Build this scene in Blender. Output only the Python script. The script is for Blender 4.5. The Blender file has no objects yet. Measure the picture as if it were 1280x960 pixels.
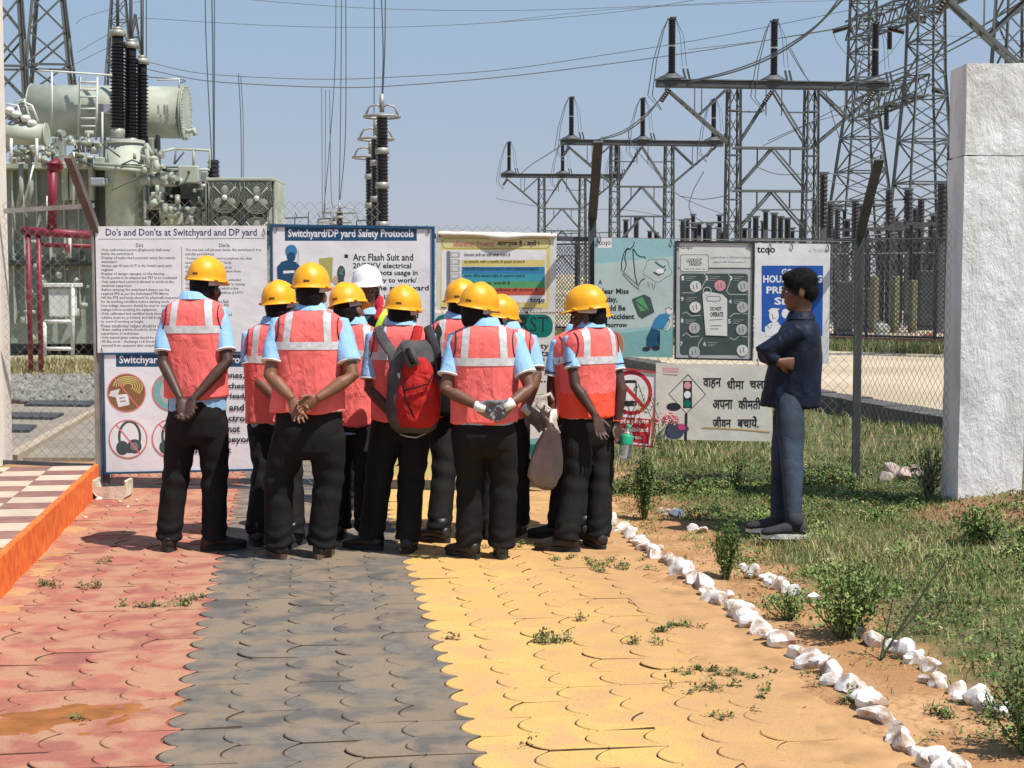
import bpy, bmesh, math, random
import numpy as np
from mathutils import Vector, Matrix, Euler
from mathutils.bvhtree import BVHTree
random.seed(7)
rng = np.random.default_rng(11)
SC = bpy.context.scene
COL = SC.collection
pi = math.pi
R = math.radians

# ---------------------------------------------------------------- camera, light, exposure
CAMZ = 1.63
FPX = 2000.0
PITCH = math.atan(138/2000)
cam_d = bpy.data.cameras.new('camera')
cam_d.sensor_width = 36; cam_d.lens = 36*FPX/1280
cam_d.clip_start = 0.1; cam_d.clip_end = 4000
cam = bpy.data.objects.new('camera', cam_d); COL.objects.link(cam)
cam.location = (0, 0, CAMZ); cam.rotation_euler = (pi/2-PITCH, 0, 0)
SC.camera = cam
SUN_DIR = Vector((0.77, -0.57, 1.73)).normalized()      # towards the sun
sun_d = bpy.data.lights.new('sun', 'SUN'); sun_d.energy = 4.9; sun_d.angle = R(0.53); sun_d.color = (1, .955, .88)
sun = bpy.data.objects.new('sun', sun_d); COL.objects.link(sun)
sun.rotation_euler = SUN_DIR.to_track_quat('Z', 'Y').to_euler(); sun.location = (5, -4, 12)
W = bpy.data.worlds.new('World'); SC.world = W; W.use_nodes = True
wn = W.node_tree.nodes; wl = W.node_tree.links
bg = wn['Background']; sky = wn.new('ShaderNodeTexSky'); sky.sky_type = 'NISHITA'; sky.sun_disc = False
sky.sun_elevation = math.asin(SUN_DIR.z); sky.sun_rotation = math.atan2(SUN_DIR.x, SUN_DIR.y)
sky.air_density = 1.0; sky.dust_density = 0.35; sky.ozone_density = 3.0
hs = wn.new('ShaderNodeMixRGB'); hs.blend_type = 'MULTIPLY'; hs.inputs[0].default_value = 1; hs.inputs[2].default_value = (1.10, .98, 1.04, 1)
wl.new(sky.outputs[0], hs.inputs[1]); bg.inputs[1].default_value = 0.115
# dry-season haze: an even veil that dulls the horizon and pales the blue higher up, the same all the way round
tcw = wn.new('ShaderNodeTexCoord'); sep = wn.new('ShaderNodeSeparateXYZ'); wl.new(tcw.outputs['Generated'], sep.inputs[0])
rp = wn.new('ShaderNodeValToRGB'); wl.new(sep.outputs['Z'], rp.inputs[0]); rp.color_ramp.elements[0].position = 0.0; rp.color_ramp.elements[1].position = 1.0
kk = 1/.115
for i_, (ps, c_) in enumerate(((0.0, (.350, .385, .465)), (.06, (.325, .385, .480)), (.20, (.275, .405, .545)), (1.0, (.13, .24, .44)))):
    e_ = rp.color_ramp.elements[0] if i_ == 0 else (rp.color_ramp.elements[-1] if i_ == 3 else rp.color_ramp.elements.new(ps)); e_.position = ps; e_.color = (*c_, 1)
vz = wn.new('ShaderNodeVectorMath'); vz.operation = 'SCALE'; vz.inputs['Scale'].default_value = kk; wl.new(rp.outputs[0], vz.inputs[0])
mv = wn.new('ShaderNodeMixRGB'); mv.inputs[0].default_value = .85; wl.new(hs.outputs[0], mv.inputs[1]); wl.new(vz.outputs[0], mv.inputs[2]); wl.new(mv.outputs[0], bg.inputs[0])
SC.view_settings.view_transform = 'Standard'; SC.view_settings.look = 'None'
SC.view_settings.exposure = 0.25; SC.view_settings.gamma = 1.0
SC.view_settings.use_curve_mapping = False
try:
    SC.cycles.max_bounces = 6; SC.cycles.transparent_max_bounces = 16; SC.cycles.caustics_reflective = False
except Exception: pass

# ---------------------------------------------------------------- pixel -> place (positions measured on the photograph)
cP, sP = math.cos(PITCH), math.sin(PITCH)
def ray(px, py):
    x = (px-640)/FPX; y = -(py-480)/FPX
    return Vector((x, cP+y*sP, -sP+y*cP))
def at(px, py, Y):
    r = ray(px, py); return Vector((0, 0, CAMZ))+r*(Y/r.y)
def gnd(px, py, z=0.0):
    r = ray(px, py); return Vector((0, 0, CAMZ))+r*((z-CAMZ)/r.z)
UX = Vector((1, .1315, 0)).normalized(); UY = Vector((-.1315, 1, 0)).normalized()   # across / along the path
YAW = math.atan2(.1315, 1)
def st(s, t, z=0): return UX*s+UY*t+Vector((0, 0, z))

# ---------------------------------------------------------------- materials
MATS = {}
def mat(name, col, rough=.75, metal=0, var=.12, scale=6, bump=0, bscale=60, spec=.4, col2=None, amt=.5, trans=0, rnd=0, alpha=1, coord='Object', bdist=.004, sheen=0, sss=0, fold=0, rvar=0):
    if name in MATS: return MATS[name]
    m = bpy.data.materials.new(name); m.use_nodes = True; MATS[name] = m
    n = m.node_tree.nodes; l = m.node_tree.links; b = n['Principled BSDF']
    b.inputs['Roughness'].default_value = rough; b.inputs['Metallic'].default_value = metal
    b.inputs['Specular IOR Level'].default_value = spec
    if trans: b.inputs['Transmission Weight'].default_value = trans
    if sheen: b.inputs['Sheen Weight'].default_value = sheen
    tc = n.new('ShaderNodeTexCoord'); no = n.new('ShaderNodeTexNoise'); no.inputs['Scale'].default_value = scale; no.inputs['Detail'].default_value = 6
    src = tc.outputs['Object']
    if coord == 'World':
        g = n.new('ShaderNodeNewGeometry'); src = g.outputs['Position']
    l.new(src, no.inputs['Vector'])
    cr = n.new('ShaderNodeValToRGB'); l.new(no.outputs['Fac'], cr.inputs[0])
    c2 = col2 or tuple(min(1, c*(1+var)) for c in col)
    c1 = tuple(c*(1-var) for c in col)
    lo = .5-.2*(amt/.5) if not col2 else .5-.12; hi = .5+.2 if not col2 else .5+.12
    cr.color_ramp.elements[0].position = lo; cr.color_ramp.elements[1].position = hi
    cr.color_ramp.elements[0].color = (*c1, 1); cr.color_ramp.elements[1].color = (*c2, 1)
    out = cr.outputs[0]
    if rnd:
        oi = n.new('ShaderNodeObjectInfo'); mr = n.new('ShaderNodeMapRange'); mr.inputs[3].default_value = 1-rnd; mr.inputs[4].default_value = 1+rnd
        l.new(oi.outputs['Random'], mr.inputs[0]); mx = n.new('ShaderNodeVectorMath'); mx.operation = 'SCALE'
        l.new(out, mx.inputs[0]); l.new(mr.outputs[0], mx.inputs['Scale']); out = mx.outputs[0]
    l.new(out, b.inputs['Base Color'])
    if rvar:
        rm = n.new('ShaderNodeMapRange'); rm.inputs[3].default_value = rough-rvar; rm.inputs[4].default_value = rough+rvar; rn = n.new('ShaderNodeTexNoise'); rn.inputs['Scale'].default_value = 18; rn.inputs['Detail'].default_value = 8; l.new(src, rn.inputs['Vector']); l.new(rn.outputs['Fac'], rm.inputs[0]); l.new(rm.outputs[0], b.inputs['Roughness'])
    if bump:
        n2 = n.new('ShaderNodeTexNoise'); n2.inputs['Scale'].default_value = bscale; n2.inputs['Detail'].default_value = 5
        l.new(src, n2.inputs['Vector']); bp = n.new('ShaderNodeBump'); bp.inputs['Strength'].default_value = bump; bp.inputs['Distance'].default_value = bdist
        l.new(n2.outputs['Fac'], bp.inputs['Height']); l.new(bp.outputs[0], b.inputs['Normal'])
        if fold:      # broad creases under the fine weave
            mp = n.new('ShaderNodeMapping'); mp.inputs['Scale'].default_value = (1, 1, .55); l.new(src, mp.inputs[0]); n3 = n.new('ShaderNodeTexNoise'); n3.inputs['Scale'].default_value = 13; n3.inputs['Detail'].default_value = 3; n3.inputs['Distortion'].default_value = .9; l.new(mp.outputs[0], n3.inputs['Vector'])
            b3 = n.new('ShaderNodeBump'); b3.inputs['Strength'].default_value = 1; b3.inputs['Distance'].default_value = fold; l.new(n3.outputs['Fac'], b3.inputs['Height']); l.new(b3.outputs[0], bp.inputs['Normal'])
    return m

# ---------------------------------------------------------------- objects
def tag(o, label=None, cat=None, group=None, kind=None):
    if label: o['label'] = label
    if cat: o['category'] = cat
    if group: o['group'] = group
    if kind: o['kind'] = kind
    return o
def root(name, loc, label, cat, group=None, rz=0):
    o = bpy.data.objects.new(name, None); COL.objects.link(o); o.location = loc; o.rotation_euler = (0, 0, rz)
    o.empty_display_size = .2
    o['_rz'] = rz; del o['_rz']
    return tag(o, label, cat, group)
def wloc(o):
    v = Vector(o.location)
    p = o.parent
    while p is not None:
        v = v+Vector(p.location); p = p.parent
    return v
def link(name, me, parent=None, loc=None, smooth=False):
    o = bpy.data.objects.new(name, me); COL.objects.link(o)
    if parent is not None: o.parent = parent
    if loc is not None: o.location = loc
    if smooth:
        me.polygons.foreach_set('use_smooth', [True]*len(me.polygons))
    return o
def mesh_obj(name, verts, faces, m, parent=None, smooth=False, local=False):
    """verts in world coordinates unless local; stored relative to the parent"""
    off = Vector((0, 0, 0)) if (parent is None or local) else wloc(parent)
    me = bpy.data.meshes.new(name)
    me.from_pydata([tuple(Vector(v)-off) for v in verts], [], faces)
    ms = m if isinstance(m, (list, tuple)) else [m]
    for k in ms: me.materials.append(k)
    me.update()
    return link(name, me, parent, smooth=smooth)
def bm_obj(name, bm, m, parent=None, smooth=False, local=False, recalc=True):
    if recalc: bmesh.ops.recalc_face_normals(bm, faces=bm.faces)
    off = Vector((0, 0, 0)) if (parent is None or local) else wloc(parent)
    if off.length > 0: bmesh.ops.translate(bm, verts=bm.verts, vec=-off)
    me = bpy.data.meshes.new(name); bm.to_mesh(me); bm.free()
    for k in (m if isinstance(m, (list, tuple)) else [m]): me.materials.append(k)
    return link(name, me, parent, smooth=smooth)
def np_mesh(name, V, Fq, m, mi=None, parent=None, k=None, smooth=False):
    """fast mesh from numpy arrays, faces with k corners each"""
    k = k or Fq.shape[1]
    me = bpy.data.meshes.new(name)
    me.vertices.add(len(V)); me.vertices.foreach_set('co', np.ascontiguousarray(V, dtype=np.float32).ravel())
    nf = len(Fq); me.loops.add(nf*k); me.loops.foreach_set('vertex_index', np.ascontiguousarray(Fq, dtype=np.int32).ravel())
    me.polygons.add(nf); me.polygons.foreach_set('loop_start', np.arange(0, nf*k, k, dtype=np.int32))
    for q in (m if isinstance(m, (list, tuple)) else [m]): me.materials.append(q)
    if mi is not None: me.polygons.foreach_set('material_index', np.ascontiguousarray(mi, dtype=np.int32))
    me.update(calc_edges=True); me.validate()
    return link(name, me, parent, smooth=smooth)
def box(bm, x0, y0, z0, x1, y1, z1, M=None, bev=0):
    vs = [bm.verts.new(v) for v in [(x0, y0, z0), (x1, y0, z0), (x1, y1, z0), (x0, y1, z0), (x0, y0, z1), (x1, y0, z1), (x1, y1, z1), (x0, y1, z1)]]
    fs = [bm.faces.new([vs[i] for i in f]) for f in [(3, 2, 1, 0), (4, 5, 6, 7), (0, 1, 5, 4), (1, 2, 6, 5), (2, 3, 7, 6), (3, 0, 4, 7)]]
    if bev:
        es = list({e for f in fs for e in f.edges})
        r = bmesh.ops.bevel(bm, geom=es, offset=bev, segments=1, affect='EDGES', profile=.5)
        vs = list({v for f in r['faces'] for v in f.verts} | {v for v in vs if v.is_valid})
    if M is not None: bmesh.ops.transform(bm, matrix=M, verts=[v for v in vs if v.is_valid])
    return vs
def frame(d, up=Vector((0, 0, 1))):
    d = d.normalized()
    a = d.cross(up)
    if a.length < 1e-4: a = d.cross(Vector((0, 1, 0)))
    a.normalize(); b = a.cross(d).normalized()
    return a, b
def tube(bm, pts, rad, n=10, cap=True, up=Vector((0, 0, 1))):
    pts = [Vector(p) for p in pts]
    if not isinstance(rad, (list, tuple)): rad = [rad]*len(pts)
    rings = []; pa = None
    for i, p in enumerate(pts):
        d = (pts[min(i+1, len(pts)-1)]-pts[max(i-1, 0)])
        if d.length < 1e-9: d = Vector((0, 0, 1))
        a, b = frame(d, up)
        if pa is not None and a.dot(pa) < 0: a, b = -a, -b
        if pa is not None:
            a = (pa - d.normalized()*pa.dot(d.normalized()))
            a = a.normalized() if a.length > 1e-5 else frame(d, up)[0]
            b = a.cross(d.normalized()).normalized()
        pa = a
        r = rad[i]; r1, r2 = (r if isinstance(r, (tuple, list)) else (r, r))
        rings.append([bm.verts.new(p+a*(r1*math.cos(2*pi*k/n))+b*(r2*math.sin(2*pi*k/n))) for k in range(n)])
    for i in range(len(rings)-1):
        for k in range(n):
            bm.faces.new((rings[i][k], rings[i][(k+1) % n], rings[i+1][(k+1) % n], rings[i+1][k]))
    if cap:
        bm.faces.new(rings[0][::-1]); bm.faces.new(rings[-1])
    return rings
def loft(bm, rings, n=24, pw=2.0):
    """rings: (centre, half-axis vector a, half-axis vector b)"""
    rr = []
    for c, a, b in rings:
        r = []
        for k in range(n):
            t = 2*pi*k/n; cc, ss = math.cos(t), math.sin(t)
            e = 2/pw
            r.append(bm.verts.new(Vector(c)+Vector(a)*(math.copysign(abs(cc)**e, cc))+Vector(b)*(math.copysign(abs(ss)**e, ss))))
        rr.append(r)
    for i in range(len(rr)-1):
        for k in range(n): bm.faces.new((rr[i][k], rr[i][(k+1) % n], rr[i+1][(k+1) % n], rr[i+1][k]))
    bm.faces.new(rr[0][::-1]); bm.faces.new(rr[-1])
def lathe(bm, prof, n=20, M=None):
    """prof: (radius, z) from bottom to top"""
    rr = []; vs = []
    for r, z in prof:
        ring = [bm.verts.new((max(r, 1e-4)*math.cos(2*pi*k/n), max(r, 1e-4)*math.sin(2*pi*k/n), z)) for k in range(n)]
        rr.append(ring); vs += ring
    for i in range(len(rr)-1):
        for k in range(n): bm.faces.new((rr[i][k], rr[i][(k+1) % n], rr[i+1][(k+1) % n], rr[i+1][k]))
    bm.faces.new(rr[0][::-1]); bm.faces.new(rr[-1])
    if M is not None: bmesh.ops.transform(bm, matrix=M, verts=vs)
def ell(bm, c, r, rot=None, u=14, v=10):
    M = Matrix.Translation(Vector(c))
    if rot is not None: M = M @ rot.to_4x4()
    M = M @ Matrix.Diagonal((r[0], r[1], r[2], 1))
    bmesh.ops.create_uvsphere(bm, u_segments=u, v_segments=v, radius=1, matrix=M)
def voxelise(bm, voxel, smooth=3, sfac=.5):
    """fuse overlapping closed shapes into one continuous surface"""
    bmesh.ops.recalc_face_normals(bm, faces=bm.faces)
    me = bpy.data.meshes.new('tmp'); bm.to_mesh(me); bm.free()
    ob = bpy.data.objects.new('tmp', me); COL.objects.link(ob)
    r = ob.modifiers.new('r', 'REMESH'); r.mode = 'VOXEL'; r.voxel_size = voxel; r.adaptivity = 0
    s = ob.modifiers.new('s', 'SMOOTH'); s.iterations = smooth; s.factor = sfac
    dg = bpy.context.evaluated_depsgraph_get(); oe = ob.evaluated_get(dg)
    res = bpy.data.meshes.new_from_object(oe)
    bpy.data.objects.remove(ob); bpy.data.meshes.remove(me)
    return res
def displace(me, fn):
    n = len(me.vertices); co = np.empty(n*3, dtype=np.float32); me.vertices.foreach_get('co', co); co = co.reshape(-1, 3)
    no = np.empty(n*3, dtype=np.float32); me.vertices.foreach_get('normal', no); no = no.reshape(-1, 3)
    d = fn(co, no)
    co = co+(no*d[:, None] if d.ndim == 1 else d)
    me.vertices.foreach_set('co', co.astype(np.float32).ravel()); me.update()
def vnoise(P, f, seed=0, octs=3):
    """cheap smooth pseudo-noise, P (n,3) scaled by f (3,)"""
    r = np.random.default_rng(seed); Q = P*np.array(f); out = np.zeros(len(P)); amp = 1
    for o in range(octs):
        v = np.ones(len(P))*0
        for _ in range(4):
            k = r.normal(size=3); k /= np.linalg.norm(k); v = v+np.sin(Q@k*(2**o)*r.uniform(.8, 1.3)+r.uniform(0, 6.28)+1.3*np.sin(Q@r.normal(size=3)*.7*(2**o)))
        out += v/4*amp; amp *= .5
    return out
# ================================================================ ground
def hgt(x, y):
    """terrain height: bed under the pavers, a low verge on the right rising to the fence"""
    s = (x+.1315*y)/1.00861; t = (-.1315*x+y)/1.00861
    sm = lambda a, b, v: np.clip((v-a)/(b-a), 0, 1)**2*(3-2*np.clip((v-a)/(b-a), 0, 1))
    verge = sm(1.72, 2.05, s)
    h = -.035+.035*verge
    beyond = 1-sm(14.5, 16.5, t)
    h = h+verge*sm(2.4, 3.6, s)*.07*beyond
    h = h+.20*np.exp(-((x-3.35)**2/.35+(y-9.7)**2/.9))
    n = .0*x+.012*np.sin(5.1*x+2.3*y)*np.sin(3.7*y-1.9*x)+.008*np.sin(13*x+4*y)*np.sin(11*y-3*x)+.004*np.sin(31*x)*np.sin(29*y+7*x)
    h = h+n*verge*beyond
    # left of the path (under the walkway) and far away: flat
    h = h-.03*(1-sm(-60, -20, -np.abs(s)))
    return h
def grid_axis(a, b, step, far, k=1.35):
    c = list(np.arange(a, b+1e-6, step)); d = step
    lo = []; v = a
    while v > -far: d *= k; v -= d; lo.append(v)
    hi = []; v = b; d = step
    while v < far: d *= k; v += d; hi.append(v)
    return np.array(lo[::-1]+c+hi)
gx = grid_axis(-1.0, 5.0, .045, 900); gy = grid_axis(4.6, 16.0, .06, 2600)
GX, GY = np.meshgrid(gx, gy); GZ = hgt(GX, GY)
nx, ny = len(gx), len(gy)
Vg = np.stack([GX.ravel(), GY.ravel(), GZ.ravel()], 1)
ii = np.arange(ny-1)[:, None]*nx+np.arange(nx-1)[None, :]
Fg = np.stack([ii, ii+1, ii+nx+1, ii+nx], -1).reshape(-1, 4)

def ground_material():
    m = bpy.data.materials.new('earth'); m.use_nodes = True
    n = m.node_tree.nodes; l = m.node_tree.links; b = n['Principled BSDF']; b.inputs['Roughness'].default_value = .95; b.inputs['Specular IOR Level'].default_value = .1
    g = n.new('ShaderNodeNewGeometry'); sx = n.new('ShaderNodeSeparateXYZ'); l.new(g.outputs['Position'], sx.inputs[0])
    dot = n.new('ShaderNodeVectorMath'); dot.operation = 'DOT_PRODUCT'; dot.inputs[1].default_value = UX; l.new(g.outputs['Position'], dot.inputs[0])
    def noise(sc, det=6, vec=None):
        q = n.new('ShaderNodeTexNoise'); q.inputs['Scale'].default_value = sc; q.inputs['Detail'].default_value = det; l.new(vec or g.outputs['Position'], q.inputs['Vector']); return q.outputs['Fac']
    def math_(op, a, b_=None, c=None):
        q = n.new('ShaderNodeMath'); q.operation = op
        for i, v in enumerate([a, b_, c]):
            if v is None: continue
            if isinstance(v, (int, float)): q.inputs[i].default_value = v
            else: l.new(v, q.inputs[i])
        return q.outputs[0]
    def mapr(v, a, c):
        q = n.new('ShaderNodeMapRange'); q.inputs[1].default_value = a; q.inputs[2].default_value = c; q.interpolation_type = 'SMOOTHSTEP'; l.new(v, q.inputs[0]); return q.outputs[0]
    def mix(f, a, c):
        q = n.new('ShaderNodeMixRGB'); l.new(f, q.inputs[0])
        for i, v in ((1, a), (2, c)):
            if isinstance(v, tuple): q.inputs[i].default_value = (*v, 1)
            else: l.new(v, q.inputs[i])
        return q.outputs[0]
    dirt = mix(mapr(noise(2.2), .35, .65), (.36, .19, .085), (.50, .30, .15))
    dirt = mix(mapr(noise(26), .4, .7), dirt, (.34, .175, .085))
    soil = mix(mapr(noise(7), .38, .62), (.075, .095, .032), (.17, .14, .07))
    gs = mapr(math_('ADD', dot.outputs['Value'], math_('MULTIPLY', noise(2.5), .9)), 2.95, 3.25)
    near = mix(gs, dirt, soil)
    sand = mix(mapr(noise(.35), .35, .65), (.46, .36, .25), (.56, .46, .34))
    sand = mix(mapr(noise(.08), .45, .6), sand, (.30, .29, .17))
    rd = n.new('ShaderNodeVectorMath'); rd.operation = 'DOT_PRODUCT'; rd.inputs[1].default_value = (.977, .214, 0); l.new(g.outputs['Position'], rd.inputs[0])
    road = mapr(rd.outputs['Value'], 7.97, 8.05)                    # the sandy yard lies past the kerb line
    bk_ = n.new('ShaderNodeVectorMath'); bk_.operation = 'DISTANCE'; bk_.inputs[1].default_value = (3.2, 9.95, .1); l.new(g.outputs['Position'], bk_.inputs[0])
    bank = mapr(math_('ADD', bk_.outputs['Value'], math_('MULTIPLY', noise(6), .35)), 1.0, .68)
    near = mix(bank, near, (.33, .17, .10))
    near = mix(road, near, sand)
    far = mapr(math_('ADD', sx.outputs['Y'], math_('MULTIPLY', noise(.9), 2.0)), 20.5, 22.5)
    l.new(mix(far, near, sand), b.inputs['Base Color'])
    bp = n.new('ShaderNodeBump'); bp.inputs['Strength'].default_value = .7; bp.inputs['Distance'].default_value = .012
    l.new(noise(55, 8), bp.inputs['Height']); l.new(bp.outputs[0], b.inputs['Normal'])
    return m
M_EARTH = ground_material()
gobj = np_mesh('ground', Vg, Fg, M_EARTH, smooth=True); tag(gobj, kind='structure')

# ================================================================ interlocking pavers
def paver_material(name, base, alt, dust, dustamt, edge=None):
    m = bpy.data.materials.new(name); m.use_nodes = True
    n = m.node_tree.nodes; l = m.node_tree.links; b = n['Principled BSDF']; b.inputs['Roughness'].default_value = .9; b.inputs['Specular IOR Level'].default_value = .2
    g = n.new('ShaderNodeNewGeometry'); oi = n.new('ShaderNodeObjectInfo')
    def noise(sc, det=6, dist=0):
        q = n.new('ShaderNodeTexNoise'); q.inputs['Scale'].default_value = sc; q.inputs['Detail'].default_value = det; q.inputs['Distortion'].default_value = dist; l.new(g.outputs['Position'], q.inputs['Vector']); return q.outputs['Fac']
    def mapr(v, a, c, lo=0, hi=1):
        q = n.new('ShaderNodeMapRange'); q.inputs[1].default_value = a; q.inputs[2].default_value = c; q.inputs[3].default_value = lo; q.inputs[4].default_value = hi; l.new(v, q.inputs[0]); return q.outputs[0]
    def mix(f, a, c):
        q = n.new('ShaderNodeMixRGB')
        if isinstance(f, (int, float)): q.inputs[0].default_value = f
        else: l.new(f, q.inputs[0])
        for i, v in ((1, a), (2, c)):
            if isinstance(v, tuple): q.inputs[i].default_value = (*v, 1)
            else: l.new(v, q.inputs[i])
        return q.outputs[0]
    c = mix(mapr(oi.outputs['Random'], .35, 1), base, alt)
    c = mix(mapr(noise(13, 12, .2), .42, .8), c, alt)
    c = mix(mapr(noise(4.6, 12, .3), .52-dustamt*.2, .66-dustamt*.2, 0, .8), c, dust)        # blown sand lying over the blocks
    if edge:
        dt = n.new('ShaderNodeVectorMath'); dt.operation = 'DOT_PRODUCT'; dt.inputs[1].default_value = UX; l.new(g.outputs['Position'], dt.inputs[0])
        ad = n.new('ShaderNodeMath'); ad.operation = 'MULTIPLY_ADD'; ad.inputs[1].default_value = 1.1; l.new(noise(2.3, 7, .4), ad.inputs[0]); l.new(dt.outputs['Value'], ad.inputs[2])
        c = mix(mapr(ad.outputs[0], edge[0], edge[1], 0, .9), c, edge[2])      # trodden earth washed in from the verge
    c = mix(mapr(noise(70, 3), .55, .8, 0, .35), c, (.12, .08, .05))                      # dark specks
    l.new(c, b.inputs['Base Color'])
    bp = n.new('ShaderNodeBump'); bp.inputs['Strength'].default_value = .8; bp.inputs['Distance'].default_value = .005
    l.new(noise(90, 9), bp.inputs['Height']); l.new(bp.outputs[0], b.inputs['Normal'])
    return m
M_RED = paver_material('red_paver', (.43, .155, .105), (.30, .11, .085), (.45, .25, .15), .45)
M_GREY = paver_material('grey_paver', (.185, .16, .13), (.105, .095, .088), (.255, .19, .13), .42)
M_YEL = paver_material('yellow_paver', (.64, .40, .13), (.60, .36, .12), (.56, .33, .145), .3, (1.55, 2.25, (.47, .27, .125)))
M_JOINT = mat('joint_soil', (.13, .085, .055), rough=1, var=.4, scale=8, coord='World')
M_BED = mat('joint_sand', (.05, .034, .022), rough=1, var=.3, scale=20, coord='World')
PW = PT = .21; AMP = .032
def paver_mesh(w=PW, gap=.0055, th=.045):
    N = 11
    def side(off):
        return [(off+AMP-2*AMP*(.84*max(0, math.cos(pi*(v-.5)))**.66+.16*(.5+.5*math.cos(2*pi*(v-.5)))), (v-.5)*(PT-.0035)) for v in [i/(N-1) for i in range(N)]]
    right = side(w/2-gap/2); left = side(-w/2+gap/2)
    out = right+left[::-1]
    bm = bmesh.new()
    lo = [bm.verts.new((x, y, -th)) for x, y in out]; mid = [bm.verts.new((x, y, -.0035)) for x, y in out]
    cx = 0
    ins = []
    k = len(out)
    for i, (x, y) in enumerate(out):
        p0 = Vector(out[i-1]); p1 = Vector(out[(i+1) % k]); tdir = (p1-p0).normalized(); nrm = Vector((-tdir.y, tdir.x))
        ins.append((x+nrm.x*.0034, y+nrm.y*.0034))
    hi = [bm.verts.new((x, y, 0)) for x, y in ins]
    for i in range(k):
        j = (i+1) % k
        bm.faces.new((lo[i], lo[j], mid[j], mid[i])).material_index = 1; bm.faces.new((mid[i], mid[j], hi[j], hi[i]))      # soil packed into the joint
    bm.faces.new(hi)
    me = bpy.data.meshes.new('paver'); bm.to_mesh(me); bm.free(); return me
PAV = {k: paver_mesh() for k in 'rgy'}
for k, m in zip('rgy', (M_RED, M_GREY, M_YEL)): PAV[k].materials.append(m); PAV[k].materials.append(M_JOINT)
T0, T1 = 4.9, 12.25
S_RG, S_GY, S_CURB = -.465, .585, -1.52
def strip(name, key, s_from, n):
    base = mesh_obj(name, [st(s_from-.0, T0, -.03), st(s_from+n*PW, T0, -.03), st(s_from+n*PW, T1, -.03), st(s_from, T1, -.03)], [(0, 1, 2, 3)], M_BED)
    tag(base, kind='structure')
    rows = int((T1-T0)/PT); cells = [(i, j) for j in range(rows) for i in range(n)]
    r_ = random.Random(3)
    cells.sort(key=lambda c: c[1]); kept = cells[:290]; rest = cells[290:]
    for i, j in kept:
        o = bpy.data.objects.new('paver', PAV[key]); COL.objects.link(o); o.parent = base
        o.location = st(s_from+(i+.5)*PW, T0+(j+.5)*PT, r_.gauss(0, .0019)); o.rotation_euler = (r_.gauss(0, .009), r_.gauss(0, .009), YAW+r_.gauss(0, .004))
    return base
yel = strip('yellow_paving', 'y', S_GY, 6)
gre = strip('grey_paving', 'g', S_RG, 5)
red = strip('red_paving', 'r', S_CURB, 5)
# blocks past the gate, joined: too far to pick apart
def far_paving(name, key, s_from, n, base):
    bm = bmesh.new(); src = PAV[key]
    for j in range(14):
        for i in range(n):
            M = Matrix.Translation(st(s_from+(i+.5)*PW, T1-.14+(j+.5)*PT, random.gauss(0, .0015))) @ Matrix.Rotation(YAW, 4, 'Z')
            k0 = len(bm.verts); bm.from_mesh(src); bm.verts.ensure_lookup_table(); bmesh.ops.transform(bm, matrix=M, verts=bm.verts[k0:])
    o = bm_obj('far_pavers', bm, [{'r': M_RED, 'g': M_GREY, 'y': M_YEL}[key], M_JOINT], base, recalc=False); o['kind'] = 'stuff'
far_paving('y', 'y', S_GY, 5, yel); far_paving('g', 'g', S_RG, 5, gre); far_paving('r', 'r', S_CURB, 5, red)
# sand drifts over the paving: low uneven sheets that let the blocks show through
def drift(name, pts, z, m, seed, step=.018):
    xs = [p[0] for p in pts]; ys = [p[1] for p in pts]
    poly = [Vector((a, b)) for a, b in pts]
    ax = np.arange(min(xs), max(xs), step); ay = np.arange(min(ys), max(ys), step)
    X, Y = np.meshgrid(ax, ay); P = np.stack([X.ravel(), Y.ravel()], 1)
    # signed distance to polygon edges (convex, counter-clockwise)
    d = np.full(len(P), 9.)
    for i in range(len(pts)):
        a = np.array(pts[i]); b = np.array(pts[(i+1) % len(pts)]); e = b-a; L = np.hypot(*e); nrm = np.array([-e[1], e[0]])/L
        d = np.minimum(d, (P-a)@nrm)
    n = vnoise(np.c_[P, np.zeros(len(P))], (7, 7, 1), seed, 5)
    h = z*np.clip(d/.28, -1.5, 1)+n*.0065-.004+vnoise(np.c_[P, np.zeros(len(P))], (60, 60, 1), seed+1, 3)*.0022
    Wp = np.stack([UX.x*P[:, 0]+UY.x*P[:, 1], UX.y*P[:, 0]+UY.y*P[:, 1], np.clip(h, -.028, .03)], 1)
    na, nb = len(ax), len(ay); q = np.arange(nb-1)[:, None]*na+np.arange(na-1)[None, :]
    F_ = np.stack([q, q+1, q+na+1, q+na], -1).reshape(-1, 4)
    keep = (h.ravel()[F_].max(1) > -.02); o = np_mesh(name, Wp, F_[keep], m, smooth=True); tag(o, kind='structure'); return o
M_SAND = mat('sand', (.46, .265, .125), rough=1, var=.22, scale=5, bump=.8, bscale=80, spec=.1, coord='World')
M_WET = mat('red_sand', (.30, .115, .04), rough=.95, var=.25, scale=9, bump=.6, bscale=60, spec=.1, coord='World')
drift('sand_drift', [(1.45, 4.9), (2.2, 4.9), (2.2, 7.2), (1.70, 7.0)], .007, M_SAND, 3)
drift('sand_drift', [(1.62, 6.6), (2.2, 6.6), (2.2, 11.8), (1.80, 11.8)], .006, M_SAND, 5)
drift('sand_drift', [(1.15, 9.9), (1.95, 9.6), (2.1, 11.6), (.95, 11.6)], .0035, M_SAND, 8)
drift('sand_drift', [(-1.55, 6.6), (-1.38, 6.6), (-1.36, 11.6), (-1.55, 11.6)], .004, M_SAND, 6)
drift('red_sand_drift', [(-1.45, 5.55), (-.55, 5.85), (-.46, 6.10), (-1.45, 6.25)], .011, M_WET, 9)

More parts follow.
